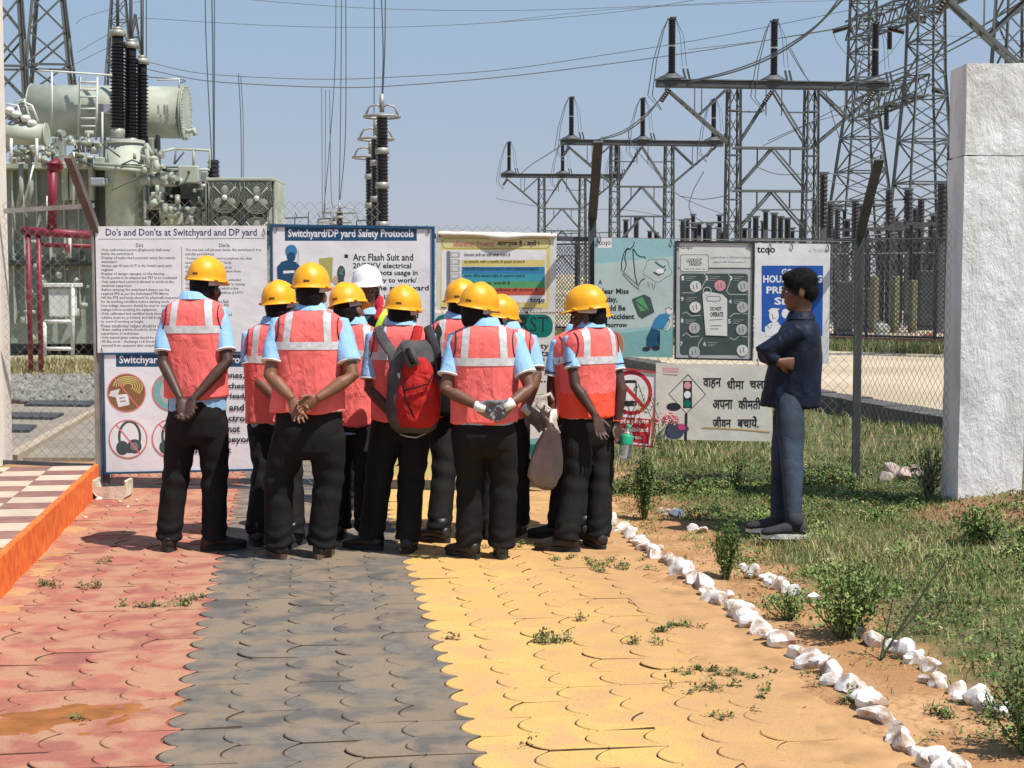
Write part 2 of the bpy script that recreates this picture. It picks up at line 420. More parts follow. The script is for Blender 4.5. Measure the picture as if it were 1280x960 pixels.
# ================================================================ raised chequered walkway with orange riser
M_CREAM = mat('cream_tile', (.57, .45, .33), rough=.6, var=.12, scale=7, bump=.15, rnd=.06, coord='World')
M_MAROON = mat('maroon_tile', (.27, .13, .10), rough=.6, var=.22, scale=9, bump=.15, rnd=.10, coord='World')
M_ORANGE = mat('orange_paint', (.80, .125, .016), rough=.7, var=.1, scale=14, col2=(.82, .20, .035), bump=.3, bscale=30, coord='World')
PH = .20; S_E = -1.535
walk = mesh_obj('raised_walkway', [st(s, t, z) for z in (-.04, PH-.02) for s, t in ((S_E, 6.0), (S_E, 12.18), (-4.6, 12.18), (-4.6, 6.0))],
                [(0, 1, 2, 3), (4, 7, 6, 5), (0, 4, 5, 1), (1, 5, 6, 2), (2, 6, 7, 3), (3, 7, 4, 0)], mat('mortar', (.34, .28, .22), rough=.95, coord='World'))
tag(walk, kind='structure')
bm = bmesh.new()
nseg = 40
vs = []
for k in range(nseg+1):
    t = 6.0+6.19*k/nseg; w = .004*math.sin(k*1.7)+.003*math.sin(k*.6)
    vs.append([bm.verts.new(st(S_E+.028+w, t, -.04)), bm.verts.new(st(S_E+.024+w*.6, t, PH+.004)), bm.verts.new(st(S_E+.018, t, PH+.010)), bm.verts.new(st(S_E-.012, t, PH+.010)), bm.verts.new(st(S_E-.012, t, -.04))])
for a, b in zip(vs, vs[1:]):
    for i in range(4): bm.faces.new((a[i], a[i+1], b[i+1], b[i]))
bm.faces.new(vs[0]); bm.faces.new(vs[-1][::-1])
bm_obj('riser', bm, M_ORANGE, walk)
bm = bmesh.new(); box(bm, -.148, -.1365, -.02, .148, .1365, 0, bev=.003)
tme = {}
for key, m in (('c', M_CREAM), ('m', M_MAROON)):
    me = bpy.data.meshes.new('floor_tile'); bm.to_mesh(me); me.materials.append(m); tme[key] = me
bm.free()
for j in range(21):
    for i in range(6):
        o = bpy.data.objects.new('floor_tile', tme['c' if (i+j) % 2 == 0 else 'm']); COL.objects.link(o); o.parent = walk
        o.location = st(S_E-.015-(i+.5)*.30, 12.04-j*.276, PH+random.gauss(0, .001)); o.rotation_euler = (0, 0, YAW)

# ================================================================ white pillar (right) and white column (left)
def plaster_block(name, x0, x1, y0, y1, z0, z1, m, parent, seed, amp=.008, sub=.035, edge=.012):
    bm = bmesh.new(); box(bm, x0, y0, z0, x1, y1, z1)
    me = bpy.data.meshes.new('t')
    nx_ = int((x1-x0)/sub)+1; 
    bmesh.ops.subdivide_edges(bm, edges=[e for e in bm.edges if abs((e.verts[0].co-e.verts[1].co).z) > .1], cuts=int((z1-z0)/sub))
    bmesh.ops.subdivide_edges(bm, edges=[e for e in bm.edges if abs((e.verts[0].co-e.verts[1].co).x) > (x1-x0)*.9], cuts=nx_)
    bmesh.ops.subdivide_edges(bm, edges=[e for e in bm.edges if abs((e.verts[0].co-e.verts[1].co).y) > (y1-y0)*.9], cuts=4)
    bm.normal_update()
    co = np.array([v.co[:] for v in bm.verts]); n = vnoise(co, (9, 9, 7), seed, 5)
    for v, q in zip(bm.verts, n):
        nr = v.normal; d = amp*q
        v.co += nr*d
        # chipped, rounded corners
    return bm_obj(name, bm, m, parent, smooth=False)
def whitewash():
    m = bpy.data.materials.new('whitewash'); m.use_nodes = True
    n = m.node_tree.nodes; l = m.node_tree.links; b = n['Principled BSDF']; b.inputs['Roughness'].default_value = .85; b.inputs['Specular IOR Level'].default_value = .2
    g = n.new('ShaderNodeNewGeometry')
    mp = n.new('ShaderNodeMapping'); mp.inputs['Scale'].default_value = (1, 1, .5); l.new(g.outputs['Position'], mp.inputs[0])
    a = n.new('ShaderNodeTexNoise'); a.inputs['Scale'].default_value = 9; a.inputs['Detail'].default_value = 12; a.inputs['Roughness'].default_value = .72; a.inputs['Distortion'].default_value = .25; l.new(mp.outputs[0], a.inputs['Vector'])
    w = n.new('ShaderNodeTexNoise'); w.inputs['Scale'].default_value = 3.5; w.inputs['Detail'].default_value = 7; l.new(mp.outputs[0], w.inputs['Vector'])
    cr = n.new('ShaderNodeValToRGB'); cr.color_ramp.elements[0].position = .3; cr.color_ramp.elements[0].color = (.70, .68, .66, 1); cr.color_ramp.elements[1].position = .52; cr.color_ramp.elements[1].color = (.92, .92, .91, 1)
    l.new(w.outputs['Fac'], cr.inputs[0]); l.new(cr.outputs[0], b.inputs['Base Color'])
    v = n.new('ShaderNodeTexMusgrave') if False else n.new('ShaderNodeTexVoronoi'); v.inputs['Scale'].default_value = 11; v.inputs['Randomness'].default_value = 1; l.new(g.outputs['Position'], v.inputs['Vector'])
    ad = n.new('ShaderNodeMath'); ad.operation = 'MULTIPLY_ADD'; ad.inputs[1].default_value = .12; l.new(v.outputs['Distance'], ad.inputs[0]); l.new(a.outputs['Fac'], ad.inputs[2])
    bp = n.new('ShaderNodeBump'); bp.inputs['Strength'].default_value = 1; bp.inputs['Distance'].default_value = .04; l.new(ad.outputs[0], bp.inputs['Height']); l.new(bp.outputs[0], b.inputs['Normal'])
    return m
M_WASH = whitewash()
PZ = 10.35
pa = at(1197, 640, PZ); pb = at(1277, 640, PZ)
ptop = at(1200, 79, PZ).z; pcut = at(1200, 194, PZ).z
pill = root('gate_pillar', (pa.x+.2, PZ+.3, .05), 'thick rough whitewashed masonry pillar with a joint near its top, at the right edge', 'pillar')
plaster_block('pillar_shaft', pa.x, pb.x, PZ, PZ+.40, -.05, pcut-.004, M_WASH, pill, 4)
plaster_block('pillar_top', pa.x+.006, pb.x+.006, PZ+.005, PZ+.39, pcut+.004, ptop, M_WASH, pill, 6)
cz = 11.95
c0 = at(-90, 580, cz); c1 = at(16, 580, cz+.45)
bm = bmesh.new(); box(bm, c0.x, cz, .16, c1.x, cz+.45, 5.5, bev=.006)
o = bm_obj('gate_column', bm, mat('cream_wall', (.78, .72, .62), rough=.8, var=.06, bump=.3, bscale=30)); tag(o, 'smooth cream white column standing on the chequered walkway at the left edge', 'column')

# ================================================================ fence line
FA = at(118, 600, 12.15); FB = at(1070, 600, 11.80)
FD = Vector((FB.x-FA.x, FB.y-FA.y, 0)).normalized(); FN = Vector((FD.y, -FD.x, 0))      # FN points to the camera
if FN.y > 0: FN = -FN
FO = Vector((FA.x, FA.y, 0))
def onf(px, py, off=0.0):
    """point on the fence plane moved off metres towards the camera"""
    r = ray(px, py); o_ = FO+FN*off; c = Vector((0, 0, CAMZ))
    k = (o_-c).dot(FN)/r.dot(FN); return c+r*k
def fx(px): return (onf(px, 400)-FO).dot(FD)
def fp(d, z, off=0): return FO+FD*d+FN*off+Vector((0, 0, z))
M_GALV = mat('galvanised_wire', (.33, .30, .27), rough=.6, metal=.4, var=.3, scale=3)
M_POST = mat('grey_angle_steel', (.08, .086, .086), rough=.75, metal=0, var=.2, scale=5)
M_POST2 = mat('weathered_post', (.27, .25, .225), rough=.75, var=.25, scale=7)
M_RUST = mat('rusty_steel', (.135, .105, .09), rough=.85, var=.3, scale=9)
M_FRAME = mat('dark_gate_steel', (.085, .09, .10), rough=.6, metal=.2, var=.3, scale=8)
def chain(parent, A, B, z0, z1, p=.038, r=.0016, name='chain_link', slope=0):
    """woven diamond mesh between two ground points"""
    D = (B-A); L = D.length; D = D.normalized(); Nn = Vector((D.y, -D.x, 0)); n = int(L/p); ns = int((z1-z0)/p)
    k = np.arange(n)[:, None]; j = np.arange(ns+1)[None, :]
    u = k*p+p/2+np.where((k+j) % 2 == 0, 1, -1)*p*.5+.0
    z = z0+j*p+0*k; w = np.where((k+j) % 2 == 0, 1, -1)*r*1.1
    C = A.x+D.x*u, A.y+D.y*u
    cen = np.stack([C[0]+Nn.x*w, C[1]+Nn.y*w, z+slope*u], -1).reshape(-1, 3)
    offs = []
    for a in range(3):
        t = 2*pi*a/3; offs.append(np.array([D.x*math.cos(t)*r*1.35+Nn.x*math.sin(t)*r, D.y*math.cos(t)*r*1.35+Nn.y*math.sin(t)*r, 0]))
    V = np.stack([cen+o_ for o_ in offs], 1).reshape(-1, 3)-np.array(wloc(parent))
    idx = (k*(ns+1)+j)[:, :-1].reshape(-1)
    F_ = []
    for a in range(3):
        b = (a+1) % 3
        F_.append(np.stack([idx*3+a, idx*3+b, (idx+1)*3+b, (idx+1)*3+a], -1))
    o_ = np_mesh(name, V, np.concatenate(F_), M_GALV, parent=parent); o_['kind'] = 'stuff'; return o_
def post(parent, d, z0, zb, arm=True, m=M_POST, w=.055, lean=0, name='post', arm_m=None, armlen=(.42, .5)):
    bm = bmesh.new()
    c = fp(d, 0, .0)
    # angle section: two flanges
    for (a0, a1, b0, b1) in ((-w/2, w/2, 0, .012), (-w/2, -w/2+.012, .012, w)):
        q = [fp(d+a, 0, .012+b) for a, b in ((a0, b0), (a1, b0), (a1, b1), (a0, b1))]
        v0 = [bm.verts.new(p+Vector((0, 0, z0))) for p in q]; v1 = [bm.verts.new(p+Vector((0, 0, zb))) for p in q]
        for i in range(4): bm.faces.new((v0[i], v0[(i+1) % 4], v1[(i+1) % 4], v1[i]))
        bm.faces.new(v0[::-1]); bm.faces.new(v1)
    bm_obj(name, bm, m, parent)
    if arm:
        bm = bmesh.new(); a = fp(d, zb-.03, .028); b = fp(d+lean, zb+armlen[1], .028+armlen[0]); dd = (b-a).normalized()
        sx_, sy_ = FD, dd.cross(FD).normalized()
        for (a0, a1, b0, b1) in ((-w/2-.004, w/2+.004, -.014, .006), (w/2-.012, w/2+.004, .006, w)):
            v0 = [bm.verts.new(a+sx_*x+sy_*y) for x, y in ((a0, b0), (a1, b0), (a1, b1), (a0, b1))]; v1 = [bm.verts.new(b+sx_*x+sy_*y) for x, y in ((a0, b0), (a1, b0), (a1, b1), (a0, b1))]
            for i in range(4): bm.faces.new((v0[i], v0[(i+1) % 4], v1[(i+1) % 4], v1[i]))
            bm.faces.new(v0[::-1]); bm.faces.new(v1)
        bm_obj('post_arm', bm, arm_m or m, parent)
def flat(parent, name, p, q, w, th, m, off=0):
    """flat bar on the fence plane from pixel p to pixel q, w metres wide"""
    a = onf(*p, off); b = onf(*q, off); d = (b-a).normalized(); s_ = d.cross(FN).normalized()
    bm = bmesh.new(); v = []
    for e in (a, b):
        for (x, y) in ((-w/2, 0), (w/2, 0), (w/2, th), (-w/2, th)): v.append(bm.verts.new(e+s_*x+FN*y))
    for f in ((0, 1, 2, 3), (7, 6, 5, 4), (0, 4, 5, 1), (1, 5, 6, 2), (2, 6, 7, 3), (3, 7, 4, 0)): bm.faces.new([v[i] for i in f])
    return bm_obj(name, bm, m, parent)
# left fence panel
fl = root('fence_panel', fp(fx(60), .2), 'short chain link panel between the cream column and gate, with a brown leaning arm', 'fence')
chain(fl, fp(fx(6), 0), fp(fx(118), 0), .2, at(60, 246, 12.15).z)
flat(fl, 'rail', (6, 264), (118, 257), .035, .03, M_POST2, .004)
flat(fl, 'bottom_rail', (4, 577), (118, 582), .03, .03, M_FRAME, .004)
zt = at(118, 285, 12.15).z
post(fl, fx(123), -.02, zt, True, M_POST2, .046, lean=-.06, arm_m=M_RUST, armlen=(.42, .50))
# gate: two leaves with frames
gate = root('double_gate', fp(fx(430), 0), 'wide chain link double gate of dark steel hung with safety boards across the paved path', 'gate')
gl, gm, gr = 134, 480, 752
zt = at(130, 262, 12.1).z
chain(gate, fp(fx(gl), 0), fp(fx(gm)-.02, 0), .06, at(200, 247, 12.1).z, slope=-.012)
chain(gate, fp(fx(gm)+.02, 0), fp(fx(gr), 0), .06, at(600, 276, 12.0).z-.0, slope=-.02)
for (a, b) in ((gl, gm-3), (gm+3, gr-8)):
    flat(gate, 'bottom_rail', (a, 609+(a-134)*.024), (b, 609+(b-134)*.024), .055, .045, M_FRAME, -.02)
    flat(gate, 'top_rail', (a, 287+(a-134)*.02), (b, 287+(b-134)*.02), .035, .03, M_FRAME, -.01)
    flat(gate, 'middle_rail', (a, 444+(a-134)*.02), (b, 444+(b-134)*.02), .035, .03, M_FRAME, -.01)
    for xx in (a, b): flat(gate, 'stile', (xx, 612+(xx-134)*.024), (xx, 286+(xx-134)*.02), .045, .04, M_FRAME, -.015)
# right fence up to the corner post
fr = root('chain_link_fence', fp(fx(900), 0), 'chain link fence hung with safety boards along the grass right of the gate', 'fence')
zr = at(900, 297, 11.85).z
post(fr, fx(740), -.05, onf(740, 268).z, True, M_POST, .06, lean=.045)
post(fr, fx(1072), -.02, onf(1072, 290).z, True, M_POST, .06, lean=.065)
chain(fr, fp(fx(746), 0), fp(fx(1068), 0), -.03, zr)
flat(fr, 'top_wire', (746, 297), (1068, 302), .006, .006, M_GALV)
# return panel running from the corner post to the pillar
fr2 = root('side_fence', fp(fx(1074), 0), 'chain link return panel between the corner post and the rough white pillar', 'fence')
cA = fp(fx(1075), 0); cB = Vector((pa.x-.03, PZ+.08, 0))
chain(fr2, cA, cB, .0, 2.02, p=.038)

# ================================================================ boards
class Board:
    def __init__(s, name, label, quad, face, frame=None, off=.05, cat='sign', fw=3, group=None):
        """quad: 4 pixel corners tl, tr, br, bl on the fence plane"""
        s.off = off; cx = sum(p[0] for p in quad)/4
        s.root = root(name, onf(cx, max(p[1] for p in quad), off), label, cat, group); s.l = 1
        s.quad = quad
        s.slab('panel', quad, off-.012, off, face)
        if frame:
            tl, tr, br, bl = quad
            def lerp(a, b, k): return (a[0]+(b[0]-a[0])*k, a[1]+(b[1]-a[1])*k)
            e = fw
            for a, b, da, db in ((tl, tr, (0, e), (0, e)), (bl, br, (0, -e), (0, -e))):
                s.slab('frame', [a, b, (b[0], b[1]+db[1]), (a[0], a[1]+da[1])], off-.014, off+.010, frame)
            for a, b, da in ((tl, bl, e), (tr, br, -e)):
                s.slab('frame', [(a[0], a[1]+e*1.05), (b[0], b[1]-e*1.05), (b[0]+da, b[1]-e*1.05), (a[0]+da, a[1]+e*1.05)], off-.014, off+.009, frame)
    def slab(s, name, poly, o0, o1, m):
        n = len(poly); v = [onf(*p, o1) for p in poly]+[onf(*p, o0) for p in poly]
        # keep the back outline parallel to the front one
        v = [onf(*p, o1) for p in poly]; v += [q-FN*(o1-o0) for q in v]
        f = [tuple(range(n))]+[tuple(range(n, 2*n))[::-1]]+[(i, i+n, (i+1) % n+n, (i+1) % n) for i in range(n)]
        bm = bmesh.new(); vv = [bm.verts.new(x) for x in v]
        for q in f: bm.faces.new([vv[i] for i in q])
        return bm_obj(name, bm, m, s.root)
    def o(s, extra=0):
        s.l += 1; return s.off+.00012*s.l+extra
    def poly(s, name, pts, m):
        of = s.o(); bm = bmesh.new(); bm.faces.new([bm.verts.new(onf(*p, of)) for p in pts])
        bmesh.ops.triangulate(bm, faces=bm.faces, ngon_method='EAR_CLIP')
        for f in bm.faces:
            f.normal_update()
            if f.normal.dot(FN) < 0: f.normal_flip()
        return bm_obj(name, bm, m, s.root, recalc=False)
    def rect(s, name, x0, y0, x1, y1, m): return s.poly(name, [(x0, y0), (x1, y0), (x1, y1), (x0, y1)], m)
    def rrect(s, name, x0, y0, x1, y1, r, m):
        p = []
        for cx, cy, a0 in ((x1-r, y0+r, -90), (x1-r, y1-r, 0), (x0+r, y1-r, 90), (x0+r, y0+r, 180)):
            for k in range(6): a = R(a0+k*18); p.append((cx+r*math.cos(a), cy+r*math.sin(a)))
        return s.poly(name, p, m)
    def disc(s, name, cx, cy, rx, ry, m, n=28): return s.poly(name, [(cx+rx*math.cos(2*pi*k/n), cy+ry*math.sin(2*pi*k/n)) for k in range(n)], m)
    def lines(s, name, strokes, w, m):
        """strokes: pixel polylines of width w"""
        of = s.o(); bm = bmesh.new()
        for pl in strokes:
            P = [Vector(p) for p in pl]; L_, R_ = [], []
            for i, p in enumerate(P):
                d = (P[min(i+1, len(P)-1)]-P[max(i-1, 0)])
                d = d.normalized() if d.length else Vector((1, 0)); nn = Vector((-d.y, d.x))*w/2
                L_.append(bm.verts.new(onf(*(p+nn), of))); R_.append(bm.verts.new(onf(*(p-nn), of)))
            for i in range(len(P)-1):
                f = bm.faces.new((L_[i], L_[i+1], R_[i+1], R_[i])); f.normal_update()
                if f.normal.dot(FN) < 0: f.normal_flip()
        return bm_obj(name, bm, m, s.root, recalc=False)
    def ring(s, name, cx, cy, rx, ry, w, m, n=32):
        return s.lines(name, [[(cx+rx*math.cos(2*pi*k/n), cy+ry*math.sin(2*pi*k/n)) for k in range(n+1)]], w, m)
    def text(s, items, m, bold=0, name='lettering', res=2, shear=0, join=False):
        """items: (string, x0, y0, x1, y1): the ink box in pixels (x1 None keeps the natural width; y0 None: cap height given as y1-size)"""
        if not join and len(items) > 1:
            for it in items: s.text([it], m, bold, name, res, shear)
            return
        of = s.o(); bm = bmesh.new()
        for it in items:
            txt, x0, y0, x1, y1 = it[:5]
            cu = bpy.data.curves.new('t', 'FONT'); cu.body = txt; cu.size = 1; cu.resolution_u = res; cu.offset = bold; cu.shear = shear
            ob = bpy.data.objects.new('t', cu); COL.objects.link(ob)
            dg = bpy.context.evaluated_depsgraph_get(); me = bpy.data.meshes.new_from_object(ob.evaluated_get(dg))
            bpy.data.objects.remove(ob); bpy.data.curves.remove(cu)
            if not len(me.vertices): bpy.data.meshes.remove(me); continue
            co = np.empty(len(me.vertices)*3); me.vertices.foreach_get('co', co); co = co.reshape(-1, 3)
            mn = co.min(0); mx = co.max(0)
            if x1 is None: sc = (y1-y0)/.73; X = x0+(co[:, 0]-mn[0])*sc*(it[5] if len(it) > 5 else 1); Y = y1-co[:, 1]*sc
            else: X = x0+(co[:, 0]-mn[0])/(mx[0]-mn[0])*(x1-x0); Y = y1-(co[:, 1]-mn[1])/(mx[1]-mn[1])*(y1-y0)
            k0 = len(bm.verts); vs_ = [bm.verts.new(onf(x, y, of)) for x, y in zip(X, Y)]
            for p in me.polygons:
                try:
                    f = bm.faces.new([vs_[i] for i in p.vertices]); f.normal_update()
                    if f.normal.dot(FN) < 0: f.normal_flip()
                except ValueError: pass
            bpy.data.meshes.remove(me)
        o_ = bm_obj(name, bm, m, s.root, recalc=False)
        if join: o_['kind'] = 'stuff'
        return o_
    def ties(s, pts):
        for (x, y) in pts:
            bm = bmesh.new(); tube(bm, [onf(x-1, y-5, s.off-.03), onf(x, y-1, s.off+.012), onf(x+1, y+5, s.off+.004)], .0035, 5); bm_obj('wire_tie', bm, M_FRAME, s.root)
def pm(name, c, rough=.5, var=.07, **k): return mat('print_'+name, c, rough=rough, var=max(var, .07), scale=5, coord='World', bump=.25, bscale=5, bdist=.03, **k)
WHT = pm('white', (.79, .79, .80), var=.05); OFFW = pm('offwhite', (.68, .68, .65), var=.06); CRM = pm('cream', (.66, .645, .57), var=.06)
NAVY = pm('navy', (.012, .075, .16)); INK = pm('ink', (.02, .025, .03)); INKB = pm('blueink', (.035, .05, .15)); GRY = pm('grey', (.20, .21, .22))
LG = pm('lightgrey', (.45, .46, .46)); REDP = pm('red', (.50, .03, .045)); PINKR = pm('pinkred', (.62, .20, .18)); TEAL = pm('teal', (.0, .17, .14)); LTEAL = pm('lightteal', (.30, .52, .55))
MTEAL = pm('midteal', (.20, .42, .42)); YLW = pm('yellow', (.72, .60, .20)); PYL = pm('paleyellow', (.70, .64, .28)); BLU = pm('blue', (.02, .10, .42)); SBL = pm('signblue', (.04, .22, .42)); CYN = pm('cyan', (.05, .34, .45)); GRN = pm('green', (.10, .36, .14)); SLT = pm('slate', (.055, .085, .085))
ORR = pm('salmonred', (.62, .12, .07)); PNK = pm('pink', (.68, .30, .33)); SKN = pm('skin', (.60, .42, .28)); KHK = pm('khaki', (.42, .40, .13)); BRN = pm('brownish', (.25, .12, .05))
# --- 1 dos and donts
b = Board('rules_board', 'white board headed Do\'s and Don\'ts at Switchyard and DP yard, behind the leftmost worker', [(119, 283), (333, 282), (336, 439), (122, 441)], WHT, None, off=.04)
b.text([("Do's and Don'ts at Switchyard and DP yard", 132, 285.5, 321, 297.5)], INKB, bold=.018)
b.lines('rule', [[(123, 299), (331, 298)], [(227, 309), (228, 437)]], .8, GRY)
b.text([("Do's", 170, 304, 179, 309), ("Don'ts", 274, 304, 287, 309)], INKB, bold=.01)
L1 = ["•Only authorized person (Engineers) shall enter", "inside the switchyard.", "•Display of authorized personal entry list outside", "switchyard.", "•Always sign IN and OUT in the Switch yard entry", "register.", "•Display of danger signages on the fencing.", "•Work permit to be obtained and TBT to be conducted", "•Only authorized person is allowed to work on the", "electrical equipment.", "•Before entering the switchyard always use the", "required PPE as per the Switchyard PPE Matrix.", "•All the PPE and tools should be physically inspected", "for its working condition before starting work", "•Live voltage detector should be used to check", "leakage before touching the equipment.", "•Only calibrated and certified tools should be used", "•Lifeline must be provided, and full body harness", "be worn if working at height.", "•Power transformer radiator should be cleaned", "•Grass cutting activity should be done under", "supervision of technician.", "•Only manual grass cutting should be done", "•All the tools / discharge rod should be", "removed from equipment after completion."]
L2 = ["•Do not use cell phones inside the switchyard, it is", "strictly prohibited.", "•Technician is not allowed to perform the duty", "inside the switchyard (DP Yard).", "•Power transformer should not be", "operated without any confirmation from", "the control room.", "•Do not enter Switchyard been unloaded", "•Do not enter switchyard if it is raining", "•Never touch equipment which is live.", "•Never work on equipment without of LOTO", "", "•Do not work without Arc flash", "suit, helmet and mandatory PPE", "•Do not use damaged tools", "•Metal ladder should not be used", "", "•Do not smoke in switchyard", "near the equipment", "", "•Vehicle range not", "allowed in yard."]
rows = []
for i, tx in enumerate(L1):
    if tx: rows.append((tx, 125.5 if tx[0] == '•' else 126.5, 310.5+i*4.98, 126+len(tx)*1.86, 314.8+i*4.98))
for i, tx in enumerate(L2):
    if tx: rows.append((tx, 231.5, 310.5+i*5.35, 231.5+len(tx)*1.82, 314.8+i*5.35))
b.text(rows, pm('smalltext', (.13, .13, .15)), res=1, bold=.012, join=True, name='small_print')
b.ties([(121, 287), (330, 288), (127, 437)])
# --- 2 lower left
b = Board('device_ban_board', 'blue edged white board with crossed out phone and headphone pictures, lowest at left', [(127, 441), (343, 439), (342, 588), (130, 593)], WHT, NAVY, off=.035, fw=2.5)
b.rect('title_band', 145, 443, 341, 458.5, NAVY)
b.text([("Switchyard/DP yard Safety Protocols", 149, 444.5, 330, 457)], WHT, bold=.02)
for (x, y, k) in ((158, 491, 0), (214, 490, 1), (160, 549, 2), (214, 548, 3)):
    if k == 0:
        b.disc('picture', x, y, 23, 23, BRN)
        for r_ in (6, 9, 12, 15, 18): b.lines('signal_arc', [[(x+2+r_*math.cos(a), y-8+r_*.7*math.sin(a)) for a in np.linspace(-pi*1.0, pi*.25, 14)]], 1.1, YLW)
        b.poly('phone', [(x-14, y+3), (x+2, y+1), (x+4, y+15), (x-10, y+18)], WHT); b.poly('hand', [(x-20, y-2), (x-8, y-5), (x-12, y+6), (x-22, y+4)], OFFW)
        b.lines('drawing', [[(x-9, y+7), (x-2, y+6)], [(x-8, y+11), (x-1, y+10)]], 1.5, GRY)
    elif k == 1:
        b.disc('picture', x, y, 23, 23, MTEAL); b.disc('face', x-4, y, 10, 15, LG)
    else:
        b.disc('picture', x, y, 23, 23, WHT)
        b.ring('headband', x+2, y-3, 13, 19, 3.2, SLT); b.disc('earcup', x-7, y+11, 8, 9, SLT); b.disc('earcup', x+8, y+9, 9, 9, SLT); b.disc('earcup_centre', x+8, y+9, 5, 5, GRY)
    b.ring('ban_ring', x, y, 23.5, 23.5, 1.6, PINKR); b.lines('ban_bar', [[(x-15, y-18), (x+15, y+18)]], 1.8, PINKR)
rows = [("Mobile phones,", 236, 465, 305.5, 475), ("smart watches,", 238, 478.5, 308, 487), ("Bluetooth Headphones", 237, 491.5, 336, 500), ("earbuds and", 240, 505, 305, 513.5), ("other electronic", 240, 518.5, 320, 527), ("items are not", 240, 532, 300, 540.5), ("allowed beyond", 240, 545, 320, 555.5), ("this point", 240, 559, 289, 569)]
b.text(rows, INK, bold=.02)
b.ties([(128, 446), (131, 588)])
# --- 3 protocols board
b = Board('protocols_board', 'blue edged white board headed Switchyard/DP yard Safety Protocols, behind the white helmet', [(337, 280), (543, 283), (543, 437), (338, 437)], WHT, NAVY, off=.045, fw=3.5)
b.rect('title_band', 356, 283, 521, 301, NAVY)
b.text([("Switchyard/DP yard Safety Protocols", 360, 286.5, 517, 299.5)], WHT, bold=.028)
b.rect('bullet', 430.5, 318, 435, 322.5, INK)
b.text([("Arc Flash Suit and", 441, 317, 516.5, 326), ("20/33KV electrical", 441, 328.5, 514, 335.5), ("gloves, boots usage in", 441, 337.5, 522, 346), ("mandatory to work/", 441, 347, 521, 355), ("enter the switchyard", 441, 356.5, 536, 365)], INK, bold=.02)
b.text([("must be used", 441, 366, 500, 374), ("during work and", 441, 391, 523, 399)], INK, bold=.02)
b.poly('suit', [(347, 352), (346, 334), (352, 327), (360, 325), (372, 328), (376, 336), (377, 400), (350, 400)], NAVY); b.disc('suit_hood', 364, 314, 7.5, 8, SBL); b.disc('visor', 364, 321, 5.5, 6, NAVY)
b.lines('visor_edge', [[(373, 313), (373, 325), (371, 330)]], 1.2, LG); b.poly('reflective_patch', [(354, 338.5), (368, 338), (368, 341), (354, 342)], WHT)
b.poly('yellow_card', [(399, 323), (416, 321.5), (415, 352), (400, 350)], KHK); b.poly('hand', [(414, 350), (420, 344), (424, 352), (420, 356)], SKN)
b.disc('glove_cuff', 426.5, 341, 5, 9, SLT); b.rect('glove', 422.5, 344, 430, 356, SLT); b.lines('drawing', [[(425, 336), (427, 341), (429, 336)], [(424, 341), (429, 343)]], .7, LTEAL)
b.ties([(345, 284), (535, 287)])
# --- 3b lower hazard board
b = Board('hazard_board', 'pale yellow board with black slanting dashes at the foot of the gate, glimpsed between legs', [(437, 444), (543, 445), (543, 596), (437, 592)], PYL, None, off=.03)
b.rect('blue_side', 437, 540, 442, 590, SBL); b.rect('green_side', 442, 540, 447, 588, MTEAL)
for x in range(450, 545, 11): b.poly('dash', [(x, 583), (x+4, 579), (x+9, 578), (x+5, 582)], INK)
b.text([("DANGER", 455, 560, 535, 573)], INK, bold=.03)
# --- 4 yellow lockout board
b = Board('lockout_poster', 'white and yellow poster with coloured stripes in Hindi and a torn top edge', [(545, 288), (696, 291), (694, 390), (545, 387)], OFFW, None, off=.045)
b.poly('yellow_field', [(551, 291), (688, 294), (686, 386), (550, 384)], YLW)
b.rrect('title_box', 552, 297.5, 688, 311, 6, pm('titleborder', (.35, .34, .10))); b.rrect('title_box', 553, 298.5, 687, 310, 5.5, PYL)
b.rect('white_field', 552, 312.5, 683, 378, WHT); b.rect('grey_bar', 558, 314, 563, 369, GRY)
for i, (m_, y) in enumerate(((YLW, 325), (SBL, 333.5), (CYN, 342.5), (GRN, 351.5), (ORR, 360))): b.rect('stripe', 577, y, 681, y+9 if i else y+8, m_)
for i in range(6): b.rrect('icon_box', 562.5, 315+i*8.9, 575, 322+i*8.9, 1, LG); b.rrect('icon', 565, 316.5+i*8.9, 572, 320.5+i*8.9, 1, OFFW)
b.text([("लॉकआउट टैगआउट", 566.5, 301, 618, 308.5)], PINKR, bold=.01); b.text([("आवश्यक है - क्यों !", 621, 300.5, 674, 309)], INK, bold=.02)
hl = [("रोकथाम सारी का सही जगह मशीन है", 58), ("यह सावधानी, मशीन व कर्मियो की सुरक्षा के समय है", 76), ("कर्मचारियों को दुर्घटनाओं से बचाता है व कारण आवश्यकताओं सहारा है", 93), ("कारण, नियम सावधान मशीन से अनुकरण करती है", 76), ("मशीन यह सदा चलानी है", 58), ("अधिक संख्या की विफलता की संभावना है", 92)]
b.text([(t_, 580, 316.3+i*8.8, 580+w_, 320.6+i*8.8) for i, (t_, w_) in enumerate(hl)], INK, res=1, bold=.01)
b.text([("tcqo", 662.5, 372.5, 681, 379.5)], INK, bold=.02); b.text([("tcqo maintains safety", 637, 384, 678, 387)], INK, res=1); b.rect('black_dash', 551, 384, 558, 385.5, INK)
